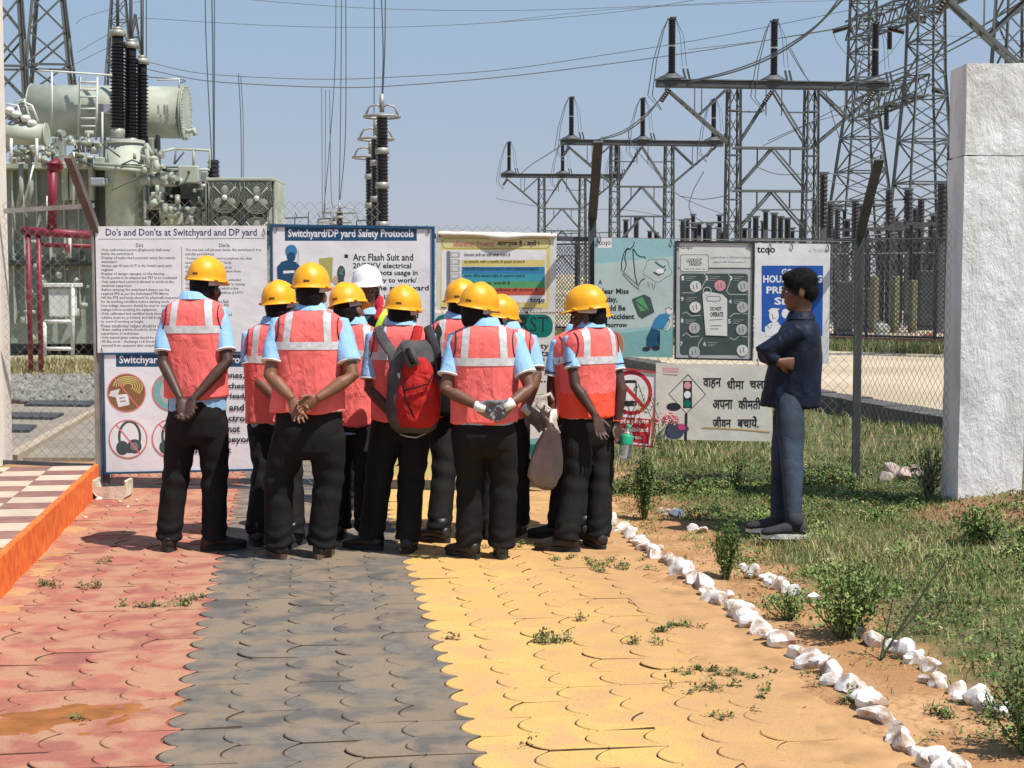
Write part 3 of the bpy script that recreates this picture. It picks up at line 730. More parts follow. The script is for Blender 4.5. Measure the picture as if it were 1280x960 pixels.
# torn, curled top edge of the poster film
bm = bmesh.new(); rr = []
for k in range(25):
    x = 548+148*k/24; y = 289.5+.02*(x-548); h_ = 4+5*math.exp(-((k-13)/3.5)**2); c_ = .014+.02*math.exp(-((k-13)/4)**2)
    rr.append([bm.verts.new(onf(x, y-1.0*math.sin(k*.9)**2, .047)), bm.verts.new(onf(x, y+h_*.3, .05+c_*.8)), bm.verts.new(onf(x+math.sin(k*1.7), y+h_*.8, .05+c_)), bm.verts.new(onf(x+math.sin(k*2.1), y+h_+1.5*math.sin(k*1.3)**2, .058))])
for p, q in zip(rr, rr[1:]):
    for i in range(3): bm.faces.new((p[i], p[i+1], q[i+1], q[i]))
bm_obj('curled_edge', bm, pm('film', (.70, .66, .55)), b.root, smooth=True)
b.ties([(549, 292), (690, 293)])
# --- 5 safety first
b = Board('safety_first_board', 'white board with SAFETY FIRST in a green band, below the striped poster', [(541, 391), (694, 392), (692, 491), (541, 489)], OFFW, None, off=.04)
b.rrect('green_band', 543, 393, 691, 422, 12, TEAL); b.text([("SAFETY FIRST", 552, 396, 685, 415)], INK)
b.text([("Safety", 655, 428.5, 686, 438), ("starts", 655, 438.5, 686, 445.5), ("here", 655, 445.5, 681, 452), ("me ....", 655, 456, 686, 464), (" ....", 672, 476, 686, 478)], INK, bold=.02)
# --- 6 hindi bins
b = Board('hindi_bin_board', 'white Hindi board with a teal bin picture, partly hidden by the white sack', [(541, 491), (690, 493), (690, 602), (541, 598)], OFFW, None, off=.035)
b.text([("टेन्शन/", 657, 495.5, 687, 503), ("टेन्शन।", 655, 506, 678, 514)], pm('faded', (.22, .20, .18)))
b.poly('bin', [(661, 553), (689, 549), (686, 585), (664, 584)], TEAL); b.poly('bin_lid', [(659, 549), (690, 546), (690, 553), (660, 556)], MTEAL); b.poly('blue_drum', [(650, 574), (670, 576), (668, 598), (650, 596)], CYN)
# --- 7 near miss poster
b = Board('near_miss_poster', 'pale blue cartoon poster reading A Near Miss Today Could Be An Accident Tomorrow', [(743, 297), (843, 299), (841, 447), (743, 445)], LTEAL, None, off=.045)
b.poly('pale_fade', [(743, 330), (842, 320), (842, 406), (743, 415)], pm('palefade', (.45, .56, .54))); b.poly('floor', [(743, 420), (842, 409), (841, 446), (743, 444)], MTEAL)
b.rect('logo_field', 747, 297.5, 764.5, 310, WHT); b.text([("tcqo", 748.5, 301, 763.5, 308)], INK, bold=.01)
b.text([("A", 748, 349.5, 752.5, 355.5), ("Near Miss", 748, 360.5, 786, 367.5), ("Today,", 748, 370.5, 772, 379.5), ("Could Be", 748, 381.5, 782, 388.5), ("An Accident", 748, 392, 793, 399), ("Tomorrow", 748, 403, 784, 409)], INK, bold=.03)
b.lines('rope', [[(793, 302), (792, 307), (788, 311), (784, 310), (780, 316), (777, 328), (777, 338)], [(789, 311), (783, 312), (781, 322), (783, 331), (780, 339)], [(791, 311), (792, 325), (794, 345), (797, 356)], [(792, 311), (796, 318), (801, 321), (806, 321), (807, 324)], [(798, 357), (801, 351), (806, 348)]], 1.1, INK)
b.lines('beam', [[(778, 339), (798, 357), (799, 362), (790, 355), (778, 342)]], 1.0, GRY)
b.lines('cloud', [[(822+17*math.cos(a)*(1+.1*math.sin(5*a)), 337+14*math.sin(a)*(1+.1*math.sin(5*a))) for a in np.linspace(0, 2*pi, 40)]], .5, GRY)
b.lines('sketch', [[(819, 327), (824, 331), (829, 334), (832, 332)], [(817, 340), (823, 344), (829, 341), (832, 336)]], 1.6, SLT); b.disc('sketch_blob', 825, 339, 5, 3, WHT)
b.lines('motion', [[(810, 352), (812, 361)], [(815, 353), (817, 363)], [(819, 353), (818, 360)]], .5, GRY)
b.poly('crate', [(790, 374), (805, 368), (813, 372), (818, 390), (803, 398), (798, 395)], SLT); b.poly('crate_face', [(793, 376), (803, 371), (811, 387), (801, 389)], GRN); b.lines('crate_plank', [[(791, 374), (812, 390)]], 1.8, SLT)
b.poly('figure_trousers', [(814, 410), (825, 413), (821, 424), (825, 433), (818, 436), (808, 432), (808, 422)], NAVY); b.poly('figure_shirt', [(824, 393), (834, 391), (838, 396), (834, 401), (829, 411), (814, 409), (818, 399)], SBL)
b.disc('figure_head', 837, 388, 4.5, 5, OFFW); b.lines('figure_hair', [[(832, 386), (836, 384), (840, 387)]], 1.2, SLT); b.lines('figure_arm', [[(837, 396), (839, 403), (836, 410), (833, 413)]], 2, OFFW)
b.disc('figure_shoe', 808, 436, 5, 2.4, INK); b.disc('figure_shoe', 820, 435, 5, 2.6, INK)
b.disc('orange_ball', 771, 432, 9, 17, pm('orangeball', (.42, .20, .12))); b.ring('ball_edge', 771, 432, 9, 17, 1.5, pm('orangeedge', (.60, .36, .24)))
b.ties([(747, 300), (839, 301), (750, 296)])
# --- 8 lockout tagout steps
b = Board('tagout_steps_board', 'grey board of numbered lockout tagout steps with a white do not operate tag', [(844, 301), (943, 302), (941, 451), (843, 449)], LG, INK, off=.045, fw=2)
b.rect('white_head', 849, 304, 938, 334, OFFW); b.lines('rule', [[(847, 335), (940, 336)]], 1.2, INK)
b.text([("tcqo", 850, 307.5, 866, 312.5)], INK, bold=.01); b.rrect('logo_box', 850, 318, 886, 340, 3, GRY); b.rrect('logo_box', 851, 319, 885, 339, 2.5, OFFW)
b.text([("LOCKOUT", 858, 323, 877.5, 328), ("TAGOUT", 861, 328, 877.5, 332.5)], INK, bold=.03, shear=.2); b.text([("steps with safety tag", 855, 335, 881, 337.5)], INK, res=1)
b.text([("Learn How to Achieve Logout", 888, 320, 938, 324), ("(tagout with energy isolation)", 892, 326, 932, 329)], GRY, res=1)
b.rrect('dark_field', 850, 342, 935, 443.5, 4, SLT)
b.lines('step_edge', [[(853, 366), (868, 366), (876, 362), (884, 346), (880, 342)], [(910, 342), (914, 348), (908, 364), (912, 368), (934, 368)], [(853, 392), (858, 390), (864, 395), (876, 394)], [(912, 396), (918, 392), (934, 392)], [(853, 420), (858, 416), (864, 421), (874, 420)], [(912, 422), (918, 425), (924, 420), (934, 421)], [(872, 440), (873, 430), (878, 422)]], 1, LG)
b.text([("1", 852, 345, 855, 350.5), ("2", 882, 345, 885.5, 350.5), ("3", 912, 345, 915.5, 350.5), ("4", 911, 374, 914.5, 379.5), ("5", 910, 399, 913.5, 404.5), ("6", 879, 427, 882.5, 432.5), ("7", 850, 427, 853.5, 432.5), ("8", 851, 398, 854.5, 403.5), ("9", 851, 371, 854.5, 376.5)], OFFW, bold=.03)
for (x, y) in ((857, 346), (887, 346), (917, 346), (917, 375), (916, 400), (885, 428), (858, 372), (857, 400)):
    b.lines('small_print', [[(x, y+q*2.2), (x+13-q*3, y+q*2.2)] for q in range(3)], .5, LG)
for (x, y, m_) in ((869.5, 358, OFFW), (900, 357, PNK), (929, 358, LG), (928, 384, LG), (927, 412, LG), (928, 438, OFFW), (869, 384, OFFW), (868, 410, LG), (868, 440, LG)):
    b.disc('step_picture', x, y, 7, 7, m_); b.lines('drawing', [[(x-3, y-2), (x-2, y+4)], [(x+1, y-4), (x+2, y+3)]], 1.4, GRY)
b.poly('tag', [(878, 367), (883, 364), (903, 368), (909, 374), (909, 420), (882, 419)], OFFW); b.ring('tag_hook', 884, 364, 5, 5, 1.2, LG); b.rrect('tag_slot', 883, 370, 901, 377, 3, GRY); b.rrect('tag_slot', 884, 371, 900, 376, 2.5, OFFW)
b.text([("DO NOT", 888, 383.5, 902, 388.5), ("OPERATE", 888, 390, 904, 396)], INK, bold=.03); b.lines('small_print', [[(887, 400), (903, 399)], [(888, 407), (902, 407)], [(888, 411), (898, 411)]], .9, GRY)
b.ties([(848, 305), (936, 304), (940, 306)])
# --- 9 good housekeeping
b = Board('housekeeping_poster', 'white poster with a blue lettered panel behind the man in the navy jacket', [(944, 304), (1038, 305), (1036, 455), (942, 452)], WHT, None, off=.045)
b.text([("tcqo", 946, 308, 969, 319)], INK, bold=.03); b.text([("ATHENA", 1010, 311.5, 1037, 315.5)], LG, bold=.01)
b.poly('blue_panel', [(952, 332), (1029, 332), (1028, 420), (958, 416), (952, 414)], BLU)
b.text([("GOOD", 977, 336, 1005, 343.5), ("HOUSEKEEPING", 954, 344, 1028, 353.5), ("PREVENTS", 958, 358, 1023, 367), ("SLIPS", 968, 371.5, 1010, 381)], WHT, bold=.035)
b.disc('cartoon_face', 967.5, 394, 6, 9, WHT); b.lines('cartoon_cap', [[(961, 389), (965, 386), (974, 386.5)]], 2, WHT); b.poly('cartoon_body', [(956, 409), (962, 404), (972, 402), (978, 410), (978, 420), (957, 420)], WHT); b.disc('cartoon_face', 982, 392, 5, 6, WHT)
b.lines('drawing', [[(965, 392), (966, 398), (969, 398)], [(958, 406), (962, 411), (965, 406)]], 1, GRY)
b.ties([(963, 306), (990, 306), (1035, 307), (947, 451)])
# --- 10 traffic light board
b = Board('slow_driving_board', 'cream Hindi board with a traffic light in a diamond, hung low right of the gate', [(820, 454), (964, 456), (966, 552), (819, 549)], CRM, None, off=.05)
b.poly('pink_logo', [(828, 459.5), (848, 460), (848, 466), (828, 465.5)], PNK); b.text([("SLOW DOWN", 829, 460.5, 847, 464.5)], CRM, res=1, bold=.02); b.lines('small_print', [[(828, 468), (847, 469)]], 1, GRY)
b.lines('diamond', [[(860, 468), (882, 493), (858, 517), (836, 492.5), (860, 468), (861, 469)]], 1.1, INK)
b.poly('post', [(856, 517), (859.5, 517), (858.5, 551), (855, 551)], INK); b.rect('signal_box', 854, 476, 865, 510, INK)
for y, m_ in ((481.7, PNK), (493.3, WHT), (504.5, TEAL)): b.disc('signal_lamp', 859.3, y, 4.2, 4.6, m_)
b.disc('black_oval', 842, 508.5, 9, 5, INK)
b.text([("वाहन", 879, 472.5, 901.5, 486), ("धीमा", 909, 472, 930, 486.5), ("चलायें", 937, 472, 966, 486), ("अपना", 891, 499.5, 916, 511), ("कीमती", 923, 496.5, 951, 511.5), ("जीवन", 891, 520.5, 914, 534), ("बचायें.", 922, 520, 948.5, 534.5)], INK, bold=.022, res=4)
b.lines('orange_smear', [[(877, 534.5), (900, 535.2), (930, 537), (962, 540)]], 1.6, pm('ochre', (.58, .36, .12)))
b.disc('dark_blob', 843, 539, 12, 10, pm('dusk', (.05, .07, .12))); b.disc('dark_blob', 856, 536, 5, 4, pm('dusk', (.05, .07, .12)))
for k in range(16):
    a = random.uniform(0, 6.28); b.disc('printed_petal', 838+9*math.cos(a), 527-3+4*math.sin(a), 2.2, 1.6, PNK if k % 3 else pm('magenta', (.6, .06, .22)))
b.disc('printed_flower', 852, 534, 5, 4, pm('magenta', (.6, .06, .22)))
# --- 11 no phone sign
b = Board('phone_ban_sign', 'red edged sign with a crossed out mobile phone, behind the water bottle', [(762, 458), (823, 465), (816, 560), (757, 553)], WHT, REDP, off=.04, fw=1.6)
b.ring('ban_ring', 789, 491, 24, 25.5, 5, REDP); b.rrect('phone', 780, 475, 796, 508, 3, INK); b.poly('phone_screen', [(782, 479), (794, 479), (794, 501), (782, 501)], WHT); b.lines('ban_bar', [[(772, 473), (806, 510)]], 5, REDP)
b.poly('red_field', [(761, 520), (815, 524), (811, 555), (759, 549)], REDP); b.text([("Mobile phone", 764, 523, 811, 531), ("is prohibited", 764, 534, 810, 541.5), ("in this area.", 763, 544, 803, 549)], WHT, bold=.02)
# plastic flowers and vine climbing between the two signs
# ================================================================ white painted rocks
M_ROCK = None
def rock_material():
    m = bpy.data.materials.new('limewashed_rock'); m.use_nodes = True
    n = m.node_tree.nodes; l = m.node_tree.links; b = n['Principled BSDF']; b.inputs['Roughness'].default_value = .9; b.inputs['Specular IOR Level'].default_value = .15
    g = n.new('ShaderNodeNewGeometry'); a = n.new('ShaderNodeTexNoise'); a.inputs['Scale'].default_value = 14; a.inputs['Detail'].default_value = 8; l.new(g.outputs['Position'], a.inputs['Vector'])
    cr = n.new('ShaderNodeValToRGB'); e = cr.color_ramp.elements; e[0].position = .38; e[0].color = (.36, .25, .18, 1); e[1].position = .55; e[1].color = (.76, .73, .69, 1)
    l.new(a.outputs['Fac'], cr.inputs[0]); l.new(cr.outputs[0], b.inputs['Base Color'])
    bp = n.new('ShaderNodeBump'); bp.inputs['Strength'].default_value = .8; bp.inputs['Distance'].default_value = .008; l.new(a.outputs['Fac'], bp.inputs['Height']); l.new(bp.outputs[0], b.inputs['Normal'])
    return m
M_ROCK = rock_material()
def rock_mesh(seed):
    r_ = random.Random(seed); bm = bmesh.new(); bmesh.ops.create_icosphere(bm, subdivisions=3, radius=1)
    planes = [(Vector((r_.gauss(0, 1), r_.gauss(0, 1), r_.gauss(0, .8))).normalized(), r_.uniform(.5, .9)) for _ in range(13)]
    for v in bm.verts:
        for n_, d in planes:
            k = v.co.dot(n_)-d
            if k > 0: v.co -= n_*k*.96
    co = np.array([v.co[:] for v in bm.verts]); q = vnoise(co, (3.2, 3.2, 3.2), seed, 4)
    for v, k in zip(bm.verts, q): v.co *= 1+.055*k
    me = bpy.data.meshes.new('rock'); bm.to_mesh(me); bm.free(); me.materials.append(M_ROCK); return me
ROCKS = [rock_mesh(i+20) for i in range(9)]
rr_ = random.Random(5)
def rocks(line, n, label, group, size=(14, 24), jit=3, extra=0):
    """rocks spaced along a pixel polyline on the ground"""
    P = [gnd(*p) for p in line]; L = [0]
    for a, b in zip(P, P[1:]): L.append(L[-1]+(b-a).length)
    for k in range(n):
        d = L[-1]*(k+.5)/n+rr_.gauss(0, .02)
        i = max(0, min(len(P)-2, next((q for q in range(len(L)-1) if L[q+1] >= d), len(P)-2)))
        p = P[i].lerp(P[i+1], (d-L[i])/(L[i+1]-L[i]))
        p = p+UX*rr_.gauss(0, .018)
        s_ = rr_.uniform(*size)*.92
        big = s_*.5
        o = bpy.data.objects.new('white_rock', rr_.choice(ROCKS)); COL.objects.link(o)
        sc = (big*rr_.uniform(.85, 1.25), big*rr_.uniform(.7, 1.0), big*rr_.uniform(.62, .95))
        z = float(hgt(np.array(p.x), np.array(p.y)))
        o.location = (p.x, p.y, z+sc[2]*.34); o.scale = sc; o.rotation_euler = (rr_.uniform(-.4, .4), rr_.uniform(-.4, .4), rr_.uniform(0, 6.28))
        tag(o, label, 'rock', group)
        if extra and rr_.random() < extra:
            c = bpy.data.objects.new('white_rock', rr_.choice(ROCKS)); COL.objects.link(c); q_ = rr_.uniform(.35, .6)
            c.scale = tuple(v*q_ for v in sc); c.location = (p.x+rr_.uniform(-.07, .07), p.y+rr_.uniform(-.07, .07), z+sc[2]*(.35+.5*rr_.random())); c.rotation_euler = (rr_.uniform(0, 3), 0, rr_.uniform(0, 6)); tag(c, label, 'rock', group)
G1 = 'white painted rocks edging the yellow paving'; G2 = 'white painted rocks in the second row, out in the grass'
lab1 = 'white painted rock in the long row edging the yellow paving'; lab2 = 'white painted rock in the broken second row out in the grass'
rocks([(768, 652), (800, 682), (845, 712)], 12, lab1, G1, (.10, .15), extra=.4)
rocks([(850, 716), (885, 742), (930, 778), (985, 812)], 14, lab1, G1, (.12, .19), extra=.45)
rocks([(992, 816), (1022, 842), (1062, 874)], 6, lab1, G1, (.13, .18), extra=.4)
rocks([(1064, 872), (1100, 902), (1135, 936), (1165, 956), (1230, 1010)], 11, lab1, G1, (.12, .18), extra=.45)
rocks([(862, 662), (884, 668)], 2, lab2, G2, (.09, .13), extra=.5)
rocks([(930, 708), (950, 722), (985, 742), (1018, 756)], 9, lab2, G2, (.09, .14), extra=.5)
rocks([(1080, 798), (1105, 812), (1140, 828), (1160, 838)], 6, lab2, G2, (.11, .17), extra=.4)
rocks([(1168, 846), (1195, 868), (1230, 890), (1262, 900)], 7, lab2, G2, (.10, .17), extra=.4)
for (x, y, s_) in ((1280-22, 896, .06), (890, 846, .03), (760, 640, .04)): pass

# ================================================================ grass and weeds
M_G = [mat('grass_green', (.13, .17, .05), rough=.7, var=.35, scale=1.5, coord='World', spec=.2), mat('grass_dry', (.42, .36, .18), rough=.8, var=.3, scale=2, coord='World', spec=.1),
       mat('leaf_green', (.085, .15, .04), rough=.6, var=.35, scale=2, coord='World', spec=.3), mat('leaf_light', (.20, .27, .07), rough=.6, var=.25, scale=2, coord='World', spec=.3), mat('leaf_dead', (.20, .13, .07), rough=.9, var=.3, scale=3, coord='World', spec=.1)]
for m_ in M_G[:4]: m_.node_tree.nodes['Principled BSDF'].inputs['Subsurface Weight'].default_value = 0
def blades(name, px, py, h, lean, w, mi, zoff=0):
    n = len(px); a = rng.uniform(0, 2*pi, n); hh = h; z0 = hgt(px, py)-.005+zoff
    lx = np.cos(a)*lean; ly = np.sin(a)*lean; b = rng.uniform(0, 2*pi, n); wx = np.cos(b)*w/2; wy = np.sin(b)*w/2
    V = np.stack([np.stack([px-wx, py-wy, z0], 1), np.stack([px+wx, py+wy, z0], 1), np.stack([px+lx*.35+wx*.7, py+ly*.35+wy*.7, z0+hh*.6], 1), np.stack([px+lx*.35-wx*.7, py+ly*.35-wy*.7, z0+hh*.6], 1),
                  np.stack([px+lx, py+ly, z0+hh], 1), np.stack([px+lx+wx*.1, py+ly+wy*.1, z0+hh], 1)], 1).reshape(-1, 3)
    k = np.arange(n)*6; F_ = np.concatenate([np.stack([k, k+1, k+2, k+3], 1), np.stack([k+3, k+2, k+5, k+4], 1)])
    o = np_mesh(name, V, F_, M_G, np.concatenate([mi, mi])); tag(o, kind='stuff'); return o
def leaves(cen, size, mi, tilt=.7, name='leaves', parent=None, norm=None):
    """small pointed leaves as folded quads around the given centres"""
    n = len(cen); a = rng.uniform(0, 2*pi, n); t = rng.normal(0, tilt, n)
    d = np.stack([np.cos(a)*np.cos(t), np.sin(a)*np.cos(t), np.sin(t)], 1); sd = np.stack([-np.sin(a), np.cos(a), rng.normal(0, .35, n)], 1); sd /= np.linalg.norm(sd, axis=1)[:, None]
    s_ = size[:, None]
    V = np.stack([cen-d*s_*.5, cen+sd*s_*.28, cen+d*s_*.5, cen-sd*s_*.28], 1).reshape(-1, 3)
    k = np.arange(n)*4; F_ = np.stack([k, k+1, k+2, k+3], 1)
    if parent is not None: V = V-np.array(wloc(parent))
    return np_mesh(name, V, F_, M_G, mi, parent=parent)
def in_verge(n, s0, s1, t0, t1):
    s_ = rng.uniform(s0, s1, n); t_ = rng.uniform(t0, t1, n); return UX.x*s_+UY.x*t_, UX.y*s_+UY.y*t_, s_, t_
def clump(x, y, f, seed): return vnoise(np.c_[x, y, np.zeros(len(x))], (f, f, 1), seed, 3)
# verge grass
x, y, s_, t_ = in_verge(75000, 2.12, 5.2, 5.0, 13.0)
c = clump(x, y, 3.2, 1); dens = np.clip((s_-2.45)/.5, .05, 1)*np.clip(.75+.6*c, .1, 1)
bare = np.exp(-((x-3.2)**2/.25+(y-9.9)**2/.5))*1.3
k = rng.random(len(x)) < dens-bare; x, y, s_, t_, c = x[k], y[k], s_[k], t_[k], c[k]
dry = clump(x, y, 2.1, 5)+.9*np.exp(-((x-2.0)**2/.25+(y-8.9)**2/1.2))*1.4
mi = np.where(rng.random(len(x)) < np.clip(.20+.33*dry, .03, .85), 1, np.where(rng.random(len(x)) < .35, 3, 0))
h = rng.uniform(.018, .055, len(x))*(1+.5*np.clip(dry, 0, 1.6))*np.where(s_ < 2.6, .7, 1)
blades('verge_grass', x, y, h, rng.uniform(.2, 1.0, len(x))*h, rng.uniform(.003, .006, len(x)), mi)
# low broad leaved ground cover
x, y, s_, t_ = in_verge(105000, 2.1, 5.2, 5.0, 12.9)
c = clump(x, y, 2.6, 9); k = rng.random(len(x)) < np.clip((s_-2.5)/.5, .0, 1)*np.clip(.5+.8*c, 0, 1); x, y = x[k], y[k]
h_ = np.abs(clump(x, y, 6, 21))*.05+.012
cen = np.stack([x, y, hgt(x, y)+rng.uniform(.2, 1, len(x))*h_], 1)
o = leaves(cen, rng.uniform(.012, .03, len(x)), rng.choice([0, 2, 2, 3, 4], len(x)), name='ground_cover'); tag(o, kind='stuff')
# ragged clumps of taller broad leaved weeds
cx_, cy_, s_, t_ = in_verge(230, 2.35, 5.0, 5.2, 12.4); C_, S_, M_ = [], [], []
for a_, b_ in zip(cx_, cy_):
    n_ = int(rng.uniform(50, 170)); r_ = rng.uniform(.03, .10); hh_ = rng.uniform(.03, .11); u_ = np.abs(rng.normal(0, 1, n_)); xx, yy = a_+rng.normal(0, r_, n_), b_+rng.normal(0, r_, n_)
    C_.append(np.stack([xx, yy, hgt(xx, yy)+rng.uniform(.1, 1, n_)*hh_*np.exp(-((xx-a_)**2+(yy-b_)**2)/(2*r_*r_))+.004], 1)); S_.append(rng.uniform(.012, .028, n_)*rng.uniform(.7, 1.3)); M_.append(rng.choice([0, 2, 3] if rng.random() < .7 else [3, 3, 1], n_))
o = leaves(np.concatenate(C_), np.concatenate(S_), np.concatenate(M_), name='weed_clumps'); tag(o, kind='stuff')
# weeds between the two rock rows and along the rocks
x, y, s_, t_ = in_verge(16000, 1.98, 2.6, 5.4, 11.8)
c = clump(x, y, 7, 33); k = rng.random(len(x)) < np.clip(-.25+.75*c+.35*(t_ > 8.3), 0, 1); x, y = x[k], y[k]
cen = np.stack([x, y, hgt(x, y)+rng.uniform(.002, .05, len(x))*np.clip(clump(x, y, 9, 3), .2, 1)], 1)
o = leaves(cen, rng.uniform(.010, .024, len(x)), rng.choice([0, 2, 3, 4], len(x)), name='edge_weeds'); tag(o, kind='stuff')
# grass past the fence
x, y, s_, t_ = in_verge(42000, 2.0, 8.5, 12.6, 20.5)
c = clump(x, y, 1.6, 44); k = (rng.random(len(x)) < np.clip(.5+.6*c, .1, 1)) & (x*.977+y*.214 < 7.9); x, y = x[k], y[k]
mi = rng.choice([0, 1, 1, 3, 0], len(x)); h = rng.uniform(.04, .11, len(x))
blades('yard_grass', x, y, h, rng.uniform(.2, .9, len(x))*h, rng.uniform(.007, .012, len(x)), mi)
# taller weeds along the fence foot
f_ = rng.uniform(fx(765), fx(1072), 9000); g_ = rng.normal(0, .12, 9000)
x = FO.x+FD.x*f_+FN.x*(g_+.08); y = FO.y+FD.y*f_+FN.y*(g_+.08); c = clump(x, y, 4, 70)
cen = np.stack([x, y, hgt(x, y)+rng.uniform(0, 1, 9000)*np.clip(.10+.07*c, .02, .3)], 1)
o = leaves(cen, rng.uniform(.015, .035, 9000), rng.choice([0, 2, 2, 3, 4], 9000), name='fence_weeds'); tag(o, kind='stuff')
# sprigs of weed growing in the paving joints
def sprig(px, py, w, d, n, dead=.2, h=.03):
    p = gnd(px, py); k_ = max(2, n//22); ox = rng.normal(0, w/2.4, k_); oy = rng.normal(0, d/2.4, k_); q_ = rng.integers(0, k_, n); x = p.x+ox[q_]+rng.normal(0, .014, n); y = p.y+oy[q_]+rng.normal(0, .012, n); cen = np.stack([x, y, np.abs(rng.normal(0, h*.6, n))+.004], 1)
    pr = [(1-dead)*.35, 0, (1-dead)*.4, (1-dead)*.25, dead]
    leaves_list.append((cen, rng.uniform(.010, .024, n), rng.choice(5, n, p=pr)))
leaves_list = []
for a in ((198, 758, .22, .06, 260, .25, .025), (235, 750, .12, .05, 110, .3, .02), (118, 735, .12, .05, 100, .5), (55, 733, .12, .05, 110, .4), (120, 704, .09, .04, 60, .5), (685, 803, .2, .06, 240, .3), (650, 796, .16, .02, 60, .9),
          (728, 776, .07, .05, 50, .7), (80, 902, .08, .04, 70, .6, .012), (808, 805, .12, .04, 110, .2), (565, 798, .08, .03, 50, .7), (770, 708, .3, .22, 420, .15, .02), (860, 783, .14, .06, 140, .2, .015), (830, 790, .1, .04, 80, .2, .012),
          (905, 838, .4, .03, 160, .45, .012), (940, 862, .35, .10, 260, .35, .03), (900, 895, .14, .06, 90, .4, .02), (890, 845, .3, .05, 110, .4, .012), (650, 682, .25, .12, 190, .25, .02), (700, 700, .2, .12, 110, .3, .015),
          (1060, 880, .16, .2, 130, .3), (1180, 895, .05, .05, 120, .1, .03), (1160, 925, .14, .12, 70, .4), (1240, 905, .1, .2, 90, .3), (660, 934, .02, .02, 10, .9), (980, 846, .3, .12, 150, .4, .012)): sprig(*a)
o = leaves(np.concatenate([a[0] for a in leaves_list]), np.concatenate([a[1] for a in leaves_list]), np.concatenate([a[2] for a in leaves_list]), name='joint_weeds'); tag(o, kind='stuff')
# ---------------- bushes
M_STEM = mat('green_stem', (.10, .12, .04), rough=.8, var=.3)
def bush(name, label, base, stems, leaf, cat='plant', spread=.12, feather=False, seed=1, mi_choice=(0, 2, 2, 3)):
    """stems: list of (dx, dy, height, nleaves, radius)"""
    r_ = random.Random(seed); rt = root(name, base, label, cat); bm = bmesh.new(); cc, ss, mm = [], [], []
    for dx, dy, h_, n_, rad in stems:
        p0 = base+Vector((r_.uniform(-.02, .02), r_.uniform(-.02, .02), -.02)); p1 = base+Vector((dx, dy, h_))
        mid = (p0+p1)/2+Vector((r_.uniform(-.03, .03), r_.uniform(-.03, .03), h_*.06))
        tube(bm, [p0, mid, p1], [.004, .003, .0015], 5)
        for k in range(n_):
            u = r_.uniform(.15, 1)**.8; a = p0.lerp(mid, u*2) if u < .5 else mid.lerp(p1, u*2-1)
            rr2 = rad*(1.15-u*.75) if not feather else rad*(1.2-u)
            cc.append((a.x+r_.gauss(0, rr2*.6), a.y+r_.gauss(0, rr2*.6), max(base.z, a.z+r_.gauss(0, rr2*.4)))); ss.append(leaf*r_.uniform(.6, 1.3)); mm.append(r_.choice(mi_choice))
    bm_obj('stems', bm, M_STEM, rt); lo = leaves(np.array(cc), np.array(ss), np.array(mm), tilt=.9, name='foliage', parent=rt)
    return rt
def G(px, py):
    p = gnd(px, py); p.z = float(hgt(np.array(p.x), np.array(p.y))); return p
def ring_stems(n, rad, h_, nl, lr, seed):
    r_ = random.Random(seed); out = []
    for k in range(n):
        a = r_.uniform(0, 6.28); q = rad*math.sqrt(r_.random()); out.append((q*math.cos(a), q*math.sin(a), h_*(1-.35*(q/rad)**2)*r_.uniform(.8, 1.1), nl, lr))
    return out
bush('cypress_shrub', 'small dark feathery upright shrub just right of the worker with the bottle', G(805, 650), ring_stems(26, .07, .48, 60, .035, 3), .022, seed=3, mi_choice=(0, 2, 2, 2))
bush('feathery_shrub', 'bright green feathery shrub between the two rows of white rocks', G(908, 722), ring_stems(26, .09, .34, 55, .03, 4), .018, seed=4, mi_choice=(0, 2, 3, 2))
bush('leafy_bush', 'spreading light green leafy bush growing at the second row of rocks', G(1052, 800), ring_stems(40, .22, .36, 42, .05, 5), .026, seed=5, mi_choice=(2, 3, 3, 0))
bush('low_bush', 'low leafy weed clump beside the broken row of rocks', G(985, 775), ring_stems(16, .13, .14, 34, .04, 6), .02, seed=6)
bush('corner_bush', 'dark leafy bush cut off by the bottom right corner', G(1285, 940), ring_stems(34, .16, .34, 40, .045, 7), .022, seed=7, mi_choice=(0, 2, 2))
bush('pillar_weed', 'dark bushy weed against the foot of the white pillar', G(1160, 640), ring_stems(26, .16, .36, 34, .05, 8), .024, seed=8, mi_choice=(0, 2, 2, 4))
bush('tall_weed', 'tall dark dry weed among the grass near the fence foot', G(925, 618), ring_stems(12, .08, .22, 26, .03, 9), .02, seed=9, mi_choice=(4, 2, 0))
bush('bank_bush', 'green leafy bush on the earth bank right of the man in the navy jacket', G(1225, 700), ring_stems(30, .22, .22, 34, .06, 10), .026, seed=10, mi_choice=(2, 3, 0))
# long bare stalks leaning right out of the leafy bush
rt = root('leaning_stalk', G(1100, 825), 'long thin dark green stalk leaning to the right above the leafy bush', 'plant')
b0 = G(1100, 825); bm = bmesh.new(); d0 = b0.y
tube(bm, [b0, at(1135, 770, d0), at(1165, 725, d0), at(1190, 692, d0)], [.006, .005, .004, .002], 6)
tube(bm, [b0, at(1110, 780, d0+.05), at(1118, 740, d0+.08)], [.005, .004, .002], 6); tube(bm, [at(1118, 798, d0), at(1145, 768, d0), at(1160, 755, d0)], [.004, .003, .002], 5)
bm_obj('stem', bm, mat('stalk', (.05, .06, .03), rough=.7), rt)
cen = np.array([tuple(at(1190+random.gauss(0, 9), 694+random.gauss(0, 5), d0)) for _ in range(40)]+[tuple(at(1118+random.gauss(0, 6), 742+random.gauss(0, 8), d0)) for _ in range(24)])
leaves(cen, np.full(len(cen), .022), rng.choice([0, 2, 3], len(cen)), name='foliage', parent=rt)
